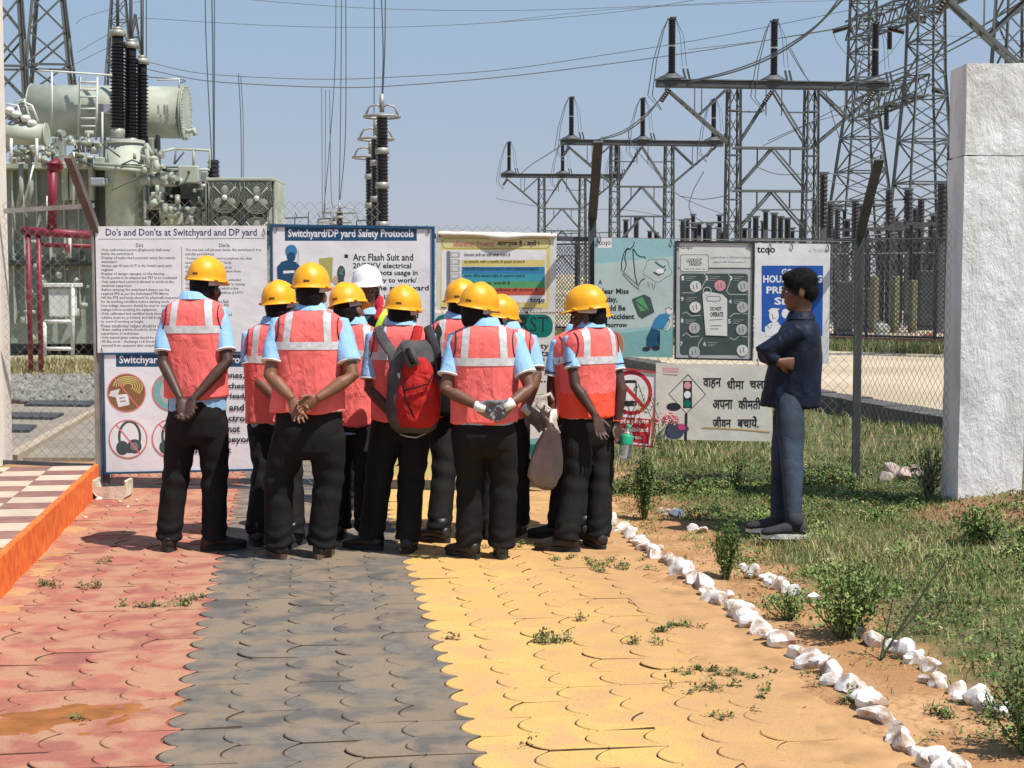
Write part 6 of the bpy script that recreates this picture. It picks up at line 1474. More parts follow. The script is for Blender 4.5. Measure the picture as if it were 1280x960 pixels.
for a in ((1028, 218, 284, 46), (1037, 255, 300, 55), (1046, 262, 305, 52, .8), (1068, 252, 305, 48), (1077, 258, 305, 52), (1110, 238, 300, 50), (1114, 262, 305, 60), (1134, 238, 308, 50, 1.2), (1143, 262, 306, 58), (1150, 250, 303, 52), (1176, 230, 300, 44, 1.2), (1186, 182, 264, 40, .9), (1034, 300, 320, 50), (1098, 290, 312, 60, .8),
          (944, 272, 300, 62), (954, 278, 302, 66), (967, 268, 302, 60), (975, 272, 302, 64), (984, 274, 302, 64), (990, 286, 303, 70, .8), (1018, 250, 300, 55), (853, 283, 304, 70), (870, 282, 304, 68), (886, 280, 304, 66), (881, 286, 304, 72), (898, 285, 303, 72), (908, 282, 303, 70), (921, 272, 302, 62), (812, 290, 302, 80), (820, 292, 302, 80), (795, 272, 300, 70), (782, 276, 298, 72), (1004, 280, 303, 66), (1058, 276, 305, 58), (1124, 284, 306, 62), (1166, 270, 306, 56)): pinst(*a)
# tubular bus bars over the rows
for (a, b_, Z) in (((850, 284), (1035, 290), 66), ((860, 279), (940, 276), 66), ((1035, 252), (1170, 248), 50), ((940, 262), (1030, 262), 60), ((1050, 298), (1190, 285), 52), ((1040, 318), (1190, 316), 48), ((700, 292), (780, 290), 90), ((1060, 302), (1185, 300), 55)):
    bm = bmesh.new(); tube(bm, [at(*a, Z), at(*b_, Z)], .035, 6); o = bm_obj('bus_bar', bm, M_WIRE); tag(o, 'thin tubular bus bar running over the rows of post insulators', 'bus bar', 'bus bars over the insulators')
# lighter clutter between the rows: slim posts with cross frames
r9 = random.Random(9)
for i in range(26):
    px = r9.uniform(845, 1188); yt = r9.uniform(262, 296); pinst(px, yt, yt+r9.uniform(14, 26), r9.uniform(56, 84), r9.uniform(.6, .9))
for i in range(16):
    px = r9.uniform(1030, 1180); Zs = r9.uniform(46, 60); c = at(px, 342, Zs); rt = root('support_frame', (c.x, Zs, 0), 'slim braced steel support frame among the post insulators', 'steel frame', 'support frames among the insulators', YAW)
    h_ = r9.uniform(2.4, 3.4); w_ = r9.uniform(.9, 1.8)
    for q in (0, w_): bar(rt, 'post', (q, 0, 0), (q, 0, h_), .09, 'd')
    bar(rt, 'cross_beam', (-.15, 0, h_), (w_+.15, 0, h_), .09, 'd'); bar(rt, 'brace', (0, .03, h_*.35), (w_, .03, h_*.95), .05, 'd'); bar(rt, 'brace', (w_, -.03, h_*.35), (0, -.03, h_*.95), .05, 'd')
# --- low switchgear cabinets and pale equipment behind the far fence
for (x0, x1, y0, y1, Z, m, lb) in ((1092, 1098, 345, 425, 44, mat('yellow_stand', (.24, .225, .13), rough=.7), 'yellowish steel stand behind the far fence, left one'), (1118, 1124, 345, 425, 44, mat('yellow_stand', (.24, .225, .13), rough=.7), 'yellowish steel stand behind the far fence, middle one'),
                               (1140, 1146, 350, 425, 44, mat('yellow_stand', (.24, .225, .13), rough=.7), 'yellowish steel stand behind the far fence, right one'), (1098, 1110, 405, 428, 42, M_WHB, 'small white cabinet low behind the far fence'), (1158, 1168, 418, 436, 40, mat('salmon_post', (.6, .25, .16), rough=.7), 'salmon coloured marker post behind the far fence'), (1046, 1066, 352, 428, 43, M_STD, 'dark grey steel cabinet behind the far fence, beside the corner post'), (1150, 1172, 338, 428, 46, M_STD, 'dark grey steel cabinet behind the far fence, near the pillar'), (1074, 1090, 360, 428, 45, M_STL, 'grey steel cabinet behind the far fence')):
    rt = root('steel_cabinet', at((x0+x1)/2, 430, Z)*1, lb, 'cabinet'); rt.location.z = 0
    a_, b_ = at(x0, y0, Z), at(x1, y1, Z)
    bm = bmesh.new(); box(bm, a_.x, Z, -.02, b_.x, Z+.4, a_.z, bev=.02); bm_obj('cabinet_body', bm, m, rt)
    bm = bmesh.new(); box(bm, a_.x+.02, Z-.025, .15, b_.x-.02, Z-.002, a_.z*.9); bm_obj('door', bm, m, rt)
# --- far mesh fence with posts
ff = root('far_fence', (12, 37, 0), 'long far chain link fence standing beyond the sandy yard, in front of the insulator rows', 'fence')
def fpt(px, Z): return Vector((at(px, 400, Z).x, Z, 0))
fa, fb = fpt(600, 43), fpt(1260, 33.5)
M_FM = mat('far_mesh_wire', (.10, .11, .11), rough=.7, var=.2)
old = M_GALV; M_GALV = M_FM; chain(ff, fa, fb, .25, 2.35, p=.055, r=.0095); M_GALV = old
nP = 9
for k in range(nP+1):
    p_ = fa.lerp(fb, k/nP); bm = bmesh.new(); tube(bm, [p_, p_+Vector((0, 0, 2.45))], .04, 6); bm_obj('post', bm, M_STD, ff)
for z in (2.38, .25): bm = bmesh.new(); tube(bm, [fa+Vector((0, 0, z)), fb+Vector((0, 0, z))], .025, 5); bm_obj('rail', bm, M_STD, ff)
dirv = (fb-fa).normalized(); nv = Vector((dirv.y, -dirv.x, 0)); bm = bmesh.new(); q = [fa+nv*.12, fb+nv*.12, fb-nv*.12, fa-nv*.12]
v0 = [bm.verts.new(x) for x in q]; v1 = [bm.verts.new(x+Vector((0, 0, .22))) for x in q]; bm.faces.new(v1); [bm.faces.new((v0[i], v0[(i+1) % 4], v1[(i+1) % 4], v1[i])) for i in range(4)]
bm_obj('plinth', bm, mat('brick_plinth', (.25, .13, .09), rough=.9, var=.3), ff)
# grassy verge in front of that fence and kerb blocks darkened for the shade of a ditch
x = rng.uniform(0, 1, 16000); y0_ = rng.uniform(.2, 2.2, 16000); X_ = fa.x+(fb.x-fa.x)*x+nv.x*y0_; Y_ = fa.y+(fb.y-fa.y)*x+nv.y*y0_
if nv.y > 0: X_ = fa.x+(fb.x-fa.x)*x-nv.x*y0_; Y_ = fa.y+(fb.y-fa.y)*x-nv.y*y0_
blades('fence_verge', X_, Y_, rng.uniform(.08, .25, 16000), rng.uniform(.02, .12, 16000), rng.uniform(.015, .03, 16000), rng.choice([0, 1, 2], 16000))
dk = [Vector((5.0, 14.4, 0)), Vector((5.0-.214*34, 14.4+.977*34, 0))]; dr = root('ditch_shade_kerb', dk[0].lerp(dk[1], .5), 'low dark concrete drain wall between the grass and the sandy yard', 'kerb')
dv = (dk[1]-dk[0]).normalized(); dn = Vector((-dv.y, dv.x, 0)); nseg = 34
for i in range(nseg):
    a_ = dk[0].lerp(dk[1], i/nseg)+dv*.01; b_ = dk[0].lerp(dk[1], (i+1)/nseg)-dv*.01; bm = bmesh.new(); q = [a_, b_, b_+dn*.35, a_+dn*.35]
    v0 = [bm.verts.new(x-Vector((0, 0, .05))) for x in q]; v1 = [bm.verts.new(x+Vector((0, 0, .20+random.gauss(0, .006)))) for x in q]; bm.faces.new(v1); [bm.faces.new((v0[i_], v0[(i_+1) % 4], v1[(i_+1) % 4], v1[i_])) for i_ in range(4)]
    bm_obj('ditch_shade_block', bm, mat('ditch_shade_dark', (.10, .095, .085), rough=.95, var=.3, coord='World'), dr)  # dark colour stands in for the shade inside a ditch
# --- left: trench covers, gravel, pale kerbs
def gslab(name, pts, th, m, label=None, cat=None, par=None, group=None):
    P_ = [gnd(*p) for p in pts]; bm = bmesh.new(); v0 = [bm.verts.new(Vector((p.x, p.y, -.04))) for p in P_]; v1 = [bm.verts.new(Vector((p.x, p.y, th))) for p in P_]; bm.faces.new(v1); n_ = len(P_)
    [bm.faces.new((v0[i], v0[(i+1) % n_], v1[(i+1) % n_], v1[i])) for i in range(n_)]
    o = bm_obj(name, bm, m, par)
    if label: tag(o, label, cat, group)
    return o
o = gslab('yard_concrete', [(-60, 572), (118, 572), (150, 505), (-60, 505)], .0, M_CONC); tag(o, kind='structure')
def yard_tiles(name, key, poly, m):
    P_ = [gnd(*p) for p in poly]; bm = bmesh.new(); src = PAV[key]
    def inside(q): return all(((b_.x-a_.x)*(q.y-a_.y)-(b_.y-a_.y)*(q.x-a_.x)) > 0 for a_, b_ in zip(P_, P_[1:]+P_[:1]))
    xs_ = [p.x for p in P_]; ys_ = [p.y for p in P_]; i0, i1 = int(min(xs_)/PW)-2, int(max(xs_)/PW)+2; j0, j1 = int(min(ys_)/PT)-2, int(max(ys_)/PT)+3
    for i in range(i0, i1):
        for j in range(j0, j1):
            q = Vector((i*PW+.03*j, j*PT, 0))
            if inside(q):
                k0 = len(bm.verts); bm.from_mesh(src); bm.verts.ensure_lookup_table(); bmesh.ops.transform(bm, matrix=Matrix.Translation(q+Vector((0, 0, .012+random.gauss(0, .001)))) @ Matrix.Rotation(-.15, 4, 'Z'), verts=bm.verts[k0:])
    o = bm_obj(name, bm, m, recalc=False); tag(o, kind='stuff')
yard_tiles('red_yard_pavers', 'r', [(40, 577), (102, 577), (150, 520), (122, 508)], [M_RED, M_JOINT]); yard_tiles('grey_yard_pavers', 'g', [(104, 577), (150, 577), (150, 522)], [M_GREY, M_JOINT])
o = gslab('pale_kerb', [(8, 574), (66, 542), (120, 514), (126, 514), (72, 546), (22, 576)], .05, mat('pale_kerb', (.38, .31, .22), rough=.9)); tag(o, kind='structure')
for i, (a_, lb) in enumerate((((30, 507), (118, 508), (112, 504), (40, 503)), 'dark trench cover in the yard, the farthest of three'), (((6, 523), (66, 524), (80, 519), (14, 518)), 'dark trench cover in the yard, the middle of three'), (((-20, 540), (36, 540), (46, 534), (-10, 533)), 'dark trench cover in the yard, the nearest of three')) if False else enumerate([([(30, 508), (112, 509), (118, 504), (40, 503)], 'dark trench cover in the yard, the farthest of three'), ([(6, 524), (66, 525), (80, 519), (14, 518)], 'dark trench cover in the yard, the middle of three'), ([(-20, 541), (36, 541), (46, 534), (-10, 533)], 'dark trench cover in the yard, the nearest of three')]):
    gslab('trench_cover', a_, .03, mat('dark_cover', (.05, .055, .06), rough=.8), lb, 'cover', group='trench covers')
n_ = 2600; X_ = rng.uniform(-8.2, -5.2, n_); Y_ = rng.uniform(20.3, 25.5, n_)
def gravel(name, n_, x0, x1, y0, y1, s0, s1, m):
    X_ = rng.uniform(x0, x1, n_); Y_ = rng.uniform(y0, y1, n_); s_ = rng.uniform(s0, s1, n_)
    oc = np.array([(1, 0, 0), (0, 1, 0), (-1, 0, 0), (0, -1, 0), (0, 0, .8), (0, 0, -.8)]); fc = np.array([(0, 1, 4), (1, 2, 4), (2, 3, 4), (3, 0, 4), (1, 0, 5), (2, 1, 5), (3, 2, 5), (0, 3, 5)])
    V = (oc[None]+rng.normal(0, .25, (n_, 6, 3)))*s_[:, None, None]+np.stack([X_, Y_, s_*.4-.0], 1)[:, None]; F_ = (fc[None]+np.arange(n_)[:, None, None]*6).reshape(-1, 3)
    o = np_mesh(name, V.reshape(-1, 3), F_, m); tag(o, kind='stuff')
gravel('gravel', 5200, -9.5, -5.0, 20.2, 25.0, .03, .07, M_GRAV)
X_ = rng.uniform(-11, -5.5, 9000); Y_ = rng.uniform(24.5, 30, 9000); blades('yard_weeds', X_, Y_, rng.uniform(.05, .16, 9000), rng.uniform(.02, .1, 9000), rng.uniform(.012, .03, 9000), rng.choice([0, 1, 1, 4], 9000))
# ---------------- transformer
TZ = 32.0
tr = root('power_transformer', (at(150, 430, TZ).x, TZ+1.5, 0), 'large grey green power transformer with an oil tank and black bushings, behind the left boards', 'transformer')
def pb(name, x0, y0, x1, y1, Z, dep, m, par=tr, bev=.02):
    a_, b_ = at(x0, y0, Z), at(x1, y1, Z); bm = bmesh.new(); box(bm, a_.x, Z, b_.z, b_.x, Z+dep, a_.z, bev=bev); return bm_obj(name, bm, m, par)
def pc(name, p, q, r, m, par=tr, n=20, smooth=True):
    bm = bmesh.new(); tube(bm, [p, q], r, n); o = bm_obj(name, bm, m, par); 
    if smooth:
        for f_ in o.data.polygons: f_.use_smooth = len(f_.vertices) == 4
    return o
def pt(name, pts, r, m, par=tr, n=7):
    bm = bmesh.new(); tube(bm, pts, r, n); return bm_obj(name, bm, m, par, smooth=True)
a_, b_ = at(40, 138, TZ+1.9), at(231, 141, TZ+1.9); cons = pc('oil_conservator', a_, b_, .54, M_TANK, n=36)
for q, rr2 in ((a_.lerp(b_, .004), .56), (b_, .575), (b_.lerp(a_, .012), .575)): pc('end_flange', q, q+(b_-a_).normalized()*.03, rr2, M_TANK, cons, 36)
bm = bmesh.new()
for k in range(26):
    an = 2*pi*k/26; ell(bm, b_+Vector((.045, math.cos(an)*.545, math.sin(an)*.545)), (.03, .018, .018), None, 6, 4)
bm_obj('flange_bolts', bm, M_TANK, cons)['kind'] = 'stuff'
pt('drain_valve', [b_+Vector((.0, -.1, -.38)), b_+Vector((.12, -.1, -.40)), b_+Vector((.20, -.12, -.36)), b_+Vector((.24, -.12, -.48))], .05, M_TANK, cons, 10)
pb('nameplate', 122, 130, 141, 140, TZ+1.2, .02, mat('plate', (.35, .37, .42), rough=.4), cons, 0)
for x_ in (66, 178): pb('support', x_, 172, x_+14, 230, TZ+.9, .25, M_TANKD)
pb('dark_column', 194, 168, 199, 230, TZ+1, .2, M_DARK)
# ladder
for x_ in (100, 122): pt('ladder_rail', [at(x_, 96, TZ+1.2), at(x_-2, 175, TZ+1.2)], .025, M_WHB)
for y_ in (103, 112, 121, 136, 148, 158): pt('ladder_rung', [at(101, y_, TZ+1.2), at(122, y_, TZ+1.2)], .022, M_WHB)
# handrails
for pts in ([(48, 88), (66, 89), (140, 94)], [(196, 100), (224, 99), (224, 110)], [(65, 89), (65, 160)], [(128, 140), (128, 200)]): pt('handrail', [at(*p, TZ+.2) for p in pts], .02, M_WHB)
for pts in ([(218, 205), (220, 186), (262, 188), (262, 210)], [(242, 187), (242, 208)], [(218, 186), (200, 190), (196, 200)], [(202, 212), (262, 212)]): pt('handrail', [at(*p, TZ) for p in pts], .028, M_TANK)
# bushing turret
tc = at(151, 240, TZ)
bm = bmesh.new(); zt_ = at(151, 176, TZ).z; zm_ = at(151, 208, TZ).z
lathe(bm, [(.40, 0), (.42, 1.0), (.41, zm_-.03), (.45, zm_), (.45, zm_+.05), (.37, zm_+.06), (.36, zt_-.03)], 28, Matrix.Translation((tc.x, TZ+.45, 0))); tur = bm_obj('turret', bm, M_TANK, tr, smooth=False)
for f_ in tur.data.polygons: f_.use_smooth = True
bm = bmesh.new(); lathe(bm, [(.36, zt_-.03), (.39, zt_-.02), (.39, zt_+.04), (.34, zt_+.05)], 28, Matrix.Translation((tc.x, TZ+.45, 0))); bm_obj('turret_lid', bm, mat('lid', (.55, .56, .48), rough=.5), tur)
def bushing(px, ytop, ybot, Z, rpx, n=22):
    b0, b1 = at(px, ybot, Z), at(px, ytop, Z); L_ = (b1-b0).length; r_ = rpx*Z/FPX
    bm = bmesh.new(); lathe(bm, shed_profile(L_, r_, n, .68), 16, Matrix.Translation(b0) @ (b1-b0).to_track_quat('Z', 'Y').to_matrix().to_4x4()); bs = bm_obj('bushing', bm, M_INS, tr, smooth=False)
    up = (b1-b0).normalized(); pc('neck', b1, b1+up*.18, r_*.7, M_INS, bs, 12); pc('cap', b1+up*.18, b1+up*.30, r_*1.0, M_INSG, bs, 14); pc('cap_top', b1+up*.30, b1+up*.36, r_*.6, M_INSG, bs, 12)
    pc('base', b0-up*.20, b0, r_*.85, M_INSG, bs, 14); pt('lead', [b1+up*.3, b1+up*.8, b1+up*2.2], .035, M_STD, bs)
    return bs
bushing(147, 57, 160, TZ+.4, 10.5, 24); bushing(163.5, 72, 172, TZ+.62, 9.8, 23); bushing(177.5, 92, 182, TZ+.84, 8.8, 20)
# main tank, ribs, clutter
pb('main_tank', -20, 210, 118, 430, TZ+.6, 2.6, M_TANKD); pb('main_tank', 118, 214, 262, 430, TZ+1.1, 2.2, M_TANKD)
for x_ in (14, 28, 44, 60, 78, 96): pb('rib', x_, 214, x_+5, 405, TZ+.45, .16, M_TANK)
for (x0, x1) in ((76, 86), (86, 96), (110, 118)): pb('panel', x0, 210, x1-1, 250, TZ+.38, .2, M_TANK)
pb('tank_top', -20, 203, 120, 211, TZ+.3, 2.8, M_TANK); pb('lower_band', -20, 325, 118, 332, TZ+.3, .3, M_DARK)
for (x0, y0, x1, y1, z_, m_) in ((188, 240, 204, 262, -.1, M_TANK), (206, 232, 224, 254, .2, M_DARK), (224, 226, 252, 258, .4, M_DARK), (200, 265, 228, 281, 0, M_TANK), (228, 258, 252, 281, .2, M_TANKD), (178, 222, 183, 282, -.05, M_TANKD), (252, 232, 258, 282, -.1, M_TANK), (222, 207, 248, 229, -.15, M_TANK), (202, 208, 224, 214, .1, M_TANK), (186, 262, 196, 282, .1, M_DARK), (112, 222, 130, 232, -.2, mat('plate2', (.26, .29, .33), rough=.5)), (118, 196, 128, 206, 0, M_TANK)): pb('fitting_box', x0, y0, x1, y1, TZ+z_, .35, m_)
pc('pipe_flange', at(186, 226, TZ), at(190, 226, TZ), .13, M_INSG); pc('pipe', at(176, 226, TZ), at(222, 226, TZ), .095, M_TANK); pc('pipe', at(204, 226, TZ-.02), at(221, 226, TZ-.02), .12, M_TANK)
for (a1, b1, r_) in (((118, 205), (180, 208), .04), ((118, 209), (176, 213), .045), ((182, 180), (190, 194), .05), ((176, 196), (200, 199), .055), ((184, 186), (186, 210), .06), ((196, 200), (196, 216), .07), ((200, 268), (224, 268), .085)): pc('pipe', at(*a1, TZ-.15), at(*b1, TZ-.15), r_, M_TANK, n=12)
for pts in ([(145, 208), (140, 238), (172, 222)], [(178, 205), (165, 200), (152, 206)], [(128, 180), (150, 196)], [(95, 200), (115, 206), (118, 214)], [(226, 262), (240, 268), (256, 262)], [(218, 205), (230, 190)]): pt('conduit', [at(*p, TZ-.2) for p in pts], .016, M_STD)
r2_ = random.Random(2)
def clutter(n, x0, x1, y0, y1, Z, par, seed):
    r2_ = random.Random(seed)
    for k in range(n):
        x_, y_ = r2_.uniform(x0, x1), r2_.uniform(y0, y1); dx, dy = r2_.choice(((r2_.uniform(5, 14), 0), (0, r2_.uniform(5, 12)), (r2_.uniform(3, 8), r2_.uniform(-6, 6))))
        if r2_.random() < .6: pc('pipe', at(x_, y_, Z), at(x_+dx, y_+dy, Z+r2_.uniform(-.1, .1)), r2_.uniform(.025, .075), r2_.choice((M_TANK, M_TANKD, M_INSG)), par, 10)
        else:
            s_ = r2_.uniform(2, 5); pb('fitting_box', x_, y_, x_+s_, y_+s_*r2_.uniform(.8, 1.8), Z-.05, .12, r2_.choice((M_TANK, M_TANKD, M_INSG, M_DARK)), par, .01)
clutter(46, 58, 116, 166, 204, TZ+.1, tr, 1); clutter(34, 184, 256, 212, 280, TZ-.2, tr, 2); clutter(22, 10, 60, 184, 206, TZ, tr, 3); clutter(16, 168, 204, 180, 220, TZ-.1, tr, 4); clutter(30, 12, 110, 300, 425, TZ+.35, tr, 5)
bp_ = gslab('plinth', [(-40, 436), (262, 436), (262, 428), (-40, 428)], .35, M_CONC, par=tr)
# smaller oil tank at far left
a_, b_ = at(-10, 168, TZ-.6), at(57, 168, TZ-.6); c2_ = pc('small_oil_tank', a_, b_, .205, M_TANK, n=28); pc('end_flange', b_, b_+Vector((.03, 0, 0)), .225, M_TANK, c2_, 28)
for x_ in (14, 46): pt('handrail', [at(x_, 173, TZ-.9), at(x_, 205, TZ-.9)], .03, M_WHB)
clutter(12, 10, 40, 130, 158, TZ-.5, tr, 6)
for pts in ([(18, 128), (30, 124), (38, 150)], [(26, 126), (40, 132), (48, 152)], [(8, 130), (22, 132), (30, 155)]): pt('conduit', [at(*p, TZ-.6) for p in pts], .022, M_WHB)
bm = bmesh.new()
for (x_, y_) in ((20, 143), (32, 148), (12, 138), (40, 154)): ell(bm, at(x_, y_, TZ-.7), (.10, .1, .07), None, 12, 8)
bm_obj('gauge_cap', bm, M_WHB, tr, smooth=True)
for x_ in (26, 38): pt('down_pipe', [at(x_, 205, TZ-.5), at(x_+1, 236, TZ-.5), at(x_-4, 262, TZ-.5)], .05, M_TANKD)
for pts in ([(42, 206), (28, 262)], [(92, 190), (92, 258)], [(59, 245), (59, 280)]): pt('stay', [at(*p, TZ-.7) for p in pts], .02, M_WHB)
# radiator bank with fans
RZ = TZ-.4
rad = root('radiator_bank', (at(300, 400, RZ).x, RZ+.5, 0), 'radiator bank with round caged cooling fans at the right of the transformer', 'radiator')
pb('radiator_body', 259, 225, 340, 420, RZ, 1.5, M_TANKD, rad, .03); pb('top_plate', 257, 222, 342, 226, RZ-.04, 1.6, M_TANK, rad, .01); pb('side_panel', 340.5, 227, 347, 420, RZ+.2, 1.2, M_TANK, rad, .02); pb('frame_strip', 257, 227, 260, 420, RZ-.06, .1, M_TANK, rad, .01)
for k in range(14): pb('fin', 261+k*5.6, 228, 262.6+k*5.6, 418, RZ-.05, .05, M_TANK, rad, 0)
for (x_, y_) in ((281, 247), (321, 248), (281, 290), (321, 291)):
    c = at(x_, y_, RZ-.22); fr_ = .30; bm = bmesh.new()
    for rr3 in np.linspace(.07, fr_, 9): tube(bm, [c+Vector((rr3*math.cos(a), -.02*(1-rr3/fr_), rr3*math.sin(a))) for a in np.linspace(0, 2*pi, 25)], .004, 4, cap=False)
    fan = bm_obj('fan_guard', bm, M_TANKD, rad); fan['kind'] = 'stuff'
    for a in (45, 135, 225, 315): pt('guard_spoke', [c, c+Vector((fr_*math.cos(R(a)), 0, fr_*math.sin(R(a))))], .012, M_TANK, fan)
    pc('fan_ring', c+Vector((0, .0, 0)), c+Vector((0, .16, 0)), fr_+.01, M_DARK, fan, 28); bm = bmesh.new(); ell(bm, c+Vector((0, -.03, 0)), (.055, .04, .055), None, 12, 8); bm_obj('fan_hub', bm, M_WHB, fan, smooth=True)
    for a in (-30, 90, 210):
        bm = bmesh.new(); d = Vector((math.cos(R(a)), 0, math.sin(R(a)))); ell(bm, c+d*.15+Vector((0, -.005, 0)), (.09, .008, .07), Euler((0, -R(a), 0)).to_matrix(), 10, 6); bm_obj('fan_blade', bm, M_TANKD, fan, smooth=True)
# surge arrester by the radiator with its two leads
sa = root('small_arrester', (at(267, 210, TZ+.5).x, TZ+.5, 0), 'short dark insulator above the radiator bank, joined to hanging wires', 'insulator')
o = bpy.data.objects.new('insulator', ins_mesh(.35, .13, 4, 12)); COL.objects.link(o); o.parent = sa; o.location = (0, 0, at(267, 222, TZ+.5).z); pc('cap', at(267, 208, TZ+.5), at(267, 204, TZ+.5), .1, M_INSG, sa, 10)
bm = bmesh.new(); q = at(267, 222, TZ+.5); tube(bm, [(q.x, q.y, 0), q], .07, 8); bm_obj('pedestal', bm, M_STL, sa)
# --- lightning arrester stacks with corona rings
def arrester(px, ytop, Z, label, rp=8.2, parts=3, ys_=(190, 233, 282)):
    k = Z/FPX; c = at(px, 342, Z); rt = root('lightning_arrester', (c.x, Z, 0), label, 'arrester', 'ringed arrester stacks'); r_ = rp*k
    lo = at(px, ytop+28, Z).z; 
    zs_ = [at(px, y_, Z).z for y_ in (ytop+12,)+tuple(ys_)]
    for i in range(len(zs_)-1):
        z1, z0 = zs_[i]-.06, zs_[i+1]+.09; o = bpy.data.objects.new('insulator', ins_mesh(z1-z0, r_, int((z1-z0)/.075), 14)); COL.objects.link(o); o.parent = rt; o.location = (0, 0, z0)
        pc('joint', Vector((c.x, Z, z0-.14)), Vector((c.x, Z, z0)), r_*1.05, M_INSG, rt, 14)
    pc('pedestal', Vector((c.x, Z, 0)), Vector((c.x, Z, zs_[-1])), .14, M_STL, rt, 8); zr_ = at(px, ytop+16, Z).z; rc = 22*k
    bm = bmesh.new(); tube(bm, [Vector((c.x+rc*math.cos(a), Z+rc*math.sin(a), zr_)) for a in np.linspace(0, 2*pi, 33)], .032, 8, cap=False); ring = bm_obj('corona_ring', bm, M_INSG, rt, smooth=True)
    for s_ in (-1, 1): pt('ring_arm', [Vector((c.x+s_*rc*.95, Z, zr_)), Vector((c.x+s_*rc*.72, Z, zr_+.22)), Vector((c.x+s_*rc*.3, Z, zr_+.27)), Vector((c.x, Z, zr_+.2))], .025, M_INSG, ring)
    pc('terminal', Vector((c.x, Z, zr_+.1)), Vector((c.x, Z, zr_+.5)), .055, M_INSG, rt, 8)
    return rt
arrester(478.5, 130, 36, 'nearest and tallest ringed arrester stack, above the blue titled board'); arrester(471, 158, 39, 'middle ringed arrester stack, just left of the tallest', 7.4, ys_=(205, 250, 300)); arrester(464, 181, 42, 'rear ringed arrester stack, lowest ring of the three', 7, ys_=(222, 258, 300))
arrester(425, 250, 80, 'small far ringed arrester stack left of the three tall ones', 4.5, ys_=(272, 290, 310)); arrester(418, 262, 86, 'smallest far ringed arrester stack, behind the small one', 4, ys_=(280, 295, 310))
# --- red fire water pipes
fpz = 26.0; fpp = root('fire_pipes', (at(70, 440, fpz).x, fpz, 0), 'dark red fire water pipes with a tall riser in front of the transformer', 'pipes')
pt('riser_pipe', [at(66, 205, fpz), at(65, 285, fpz)], .075, M_PIPE, fpp, 16); pt('elbow', [at(72, 209, fpz+.1), at(70, 204, fpz), at(66, 206, fpz), at(65, 214, fpz)], .09, M_PIPE, fpp, 14); pc('flange', at(66, 203, fpz), at(66, 206, fpz), .12, M_PIPE, fpp, 16)
pt('header_pipe', [at(28, 288, fpz), at(112, 294, fpz)], .07, M_PIPE, fpp, 16); pt('branch_pipe', [at(50, 306, fpz+.3), at(118, 308, fpz+.3)], .04, M_PIPE, fpp, 10)
for x_ in (35, 48): g0 = gnd(x_, 448); pt('leg_pipe', [at(x_, 290, fpz), Vector((at(x_, 290, fpz).x, fpz, -.02))], .042, M_PIPE, fpp, 12)
pt('leg_pipe', [at(87, 294, fpz+.2), at(87, 322, fpz+.2)], .03, M_WHB, fpp, 8); pc('valve_wheel', at(82, 311, fpz), at(86, 311, fpz), .07, M_PIPE, fpp, 14)
# --- white kiosk on legs
kz_ = 27.5; ki = root('white_kiosk', (at(74, 440, kz_).x, kz_, 0), 'small white equipment box on a white tubular stand left of the gate post', 'cabinet')
pb('box_body', 60, 360, 90, 396, kz_, .35, M_WHB, ki); pb('roof', 54, 354, 94, 359, kz_-.05, .5, M_WHB, ki, .01)
for pts in ([(56, 402), (56, 446)], [(91, 356), (91, 446)], [(56, 402), (90, 402)], [(56, 436), (92, 436)]): pt('stand_leg', [at(*p, kz_-.02) for p in pts], .035, M_WHB, ki)
# --- overhead wires
WG = 'overhead wires'
def wire(pts, Z, r, label, Z2=None):
    P_ = []
    for i, p_ in enumerate(pts): P_.append(at(*p_, Z+(0 if Z2 is None else (Z2-Z)*i/(len(pts)-1))))
    Q_ = []
    for i in range(len(P_)-1):        # Catmull-Rom smoothing
        p0, p1, p2, p3 = P_[max(i-1, 0)], P_[i], P_[i+1], P_[min(i+2, len(P_)-1)]
        for s_ in range(5):
            t = s_/5; Q_.append(.5*((2*p1)+(p2-p0)*t+(2*p0-5*p1+4*p2-p3)*t*t+(3*p1-p0-3*p2+p3)*t**3))
    Q_.append(P_[-1]); bm = bmesh.new(); tube(bm, Q_, r, 5); o = bm_obj('overhead_wire', bm, M_WIRE); tag(o, label, 'wire', WG)
dv_ = 'vertical dropper wire hanging from above the picture to the equipment'
for pts, Z, r in (([(256, -40), (258, 60), (265, 204)], 32.5, .011), ([(264, -40), (266, 60), (267, 204)], 32.5, .013), ([(268, -40), (268, 204)], 32.5, .011), ([(298, 92), (301, 150), (302, 222)], 36, .010), ([(301, 96), (304, 150), (304, 224)], 36, .008),
                  ([(420, -40), (418, 100), (404, 272)], 60, .016), ([(427, -40), (426, 120), (424, 250)], 60, .018), ([(432, -40), (432, 160), (425, 250)], 60, .018), ([(402, 110), (403, 272)], 60, .012), ([(407, 112), (406, 272)], 60, .012), ([(412, 112), (414, 240), (418, 262)], 60, .012),
                  ([(467.5, -40), (468, 80), (467, 175)], 40, .013), ([(475, -40), (479, 60), (477, 128)], 36, .014), ([(482, -40), (481, 60), (478, 128)], 36, .014), ([(183, -30), (183, 96)], 36, .012)): wire(pts, Z, r, dv_)
lw_ = 'long sagging overhead line crossing the sky'
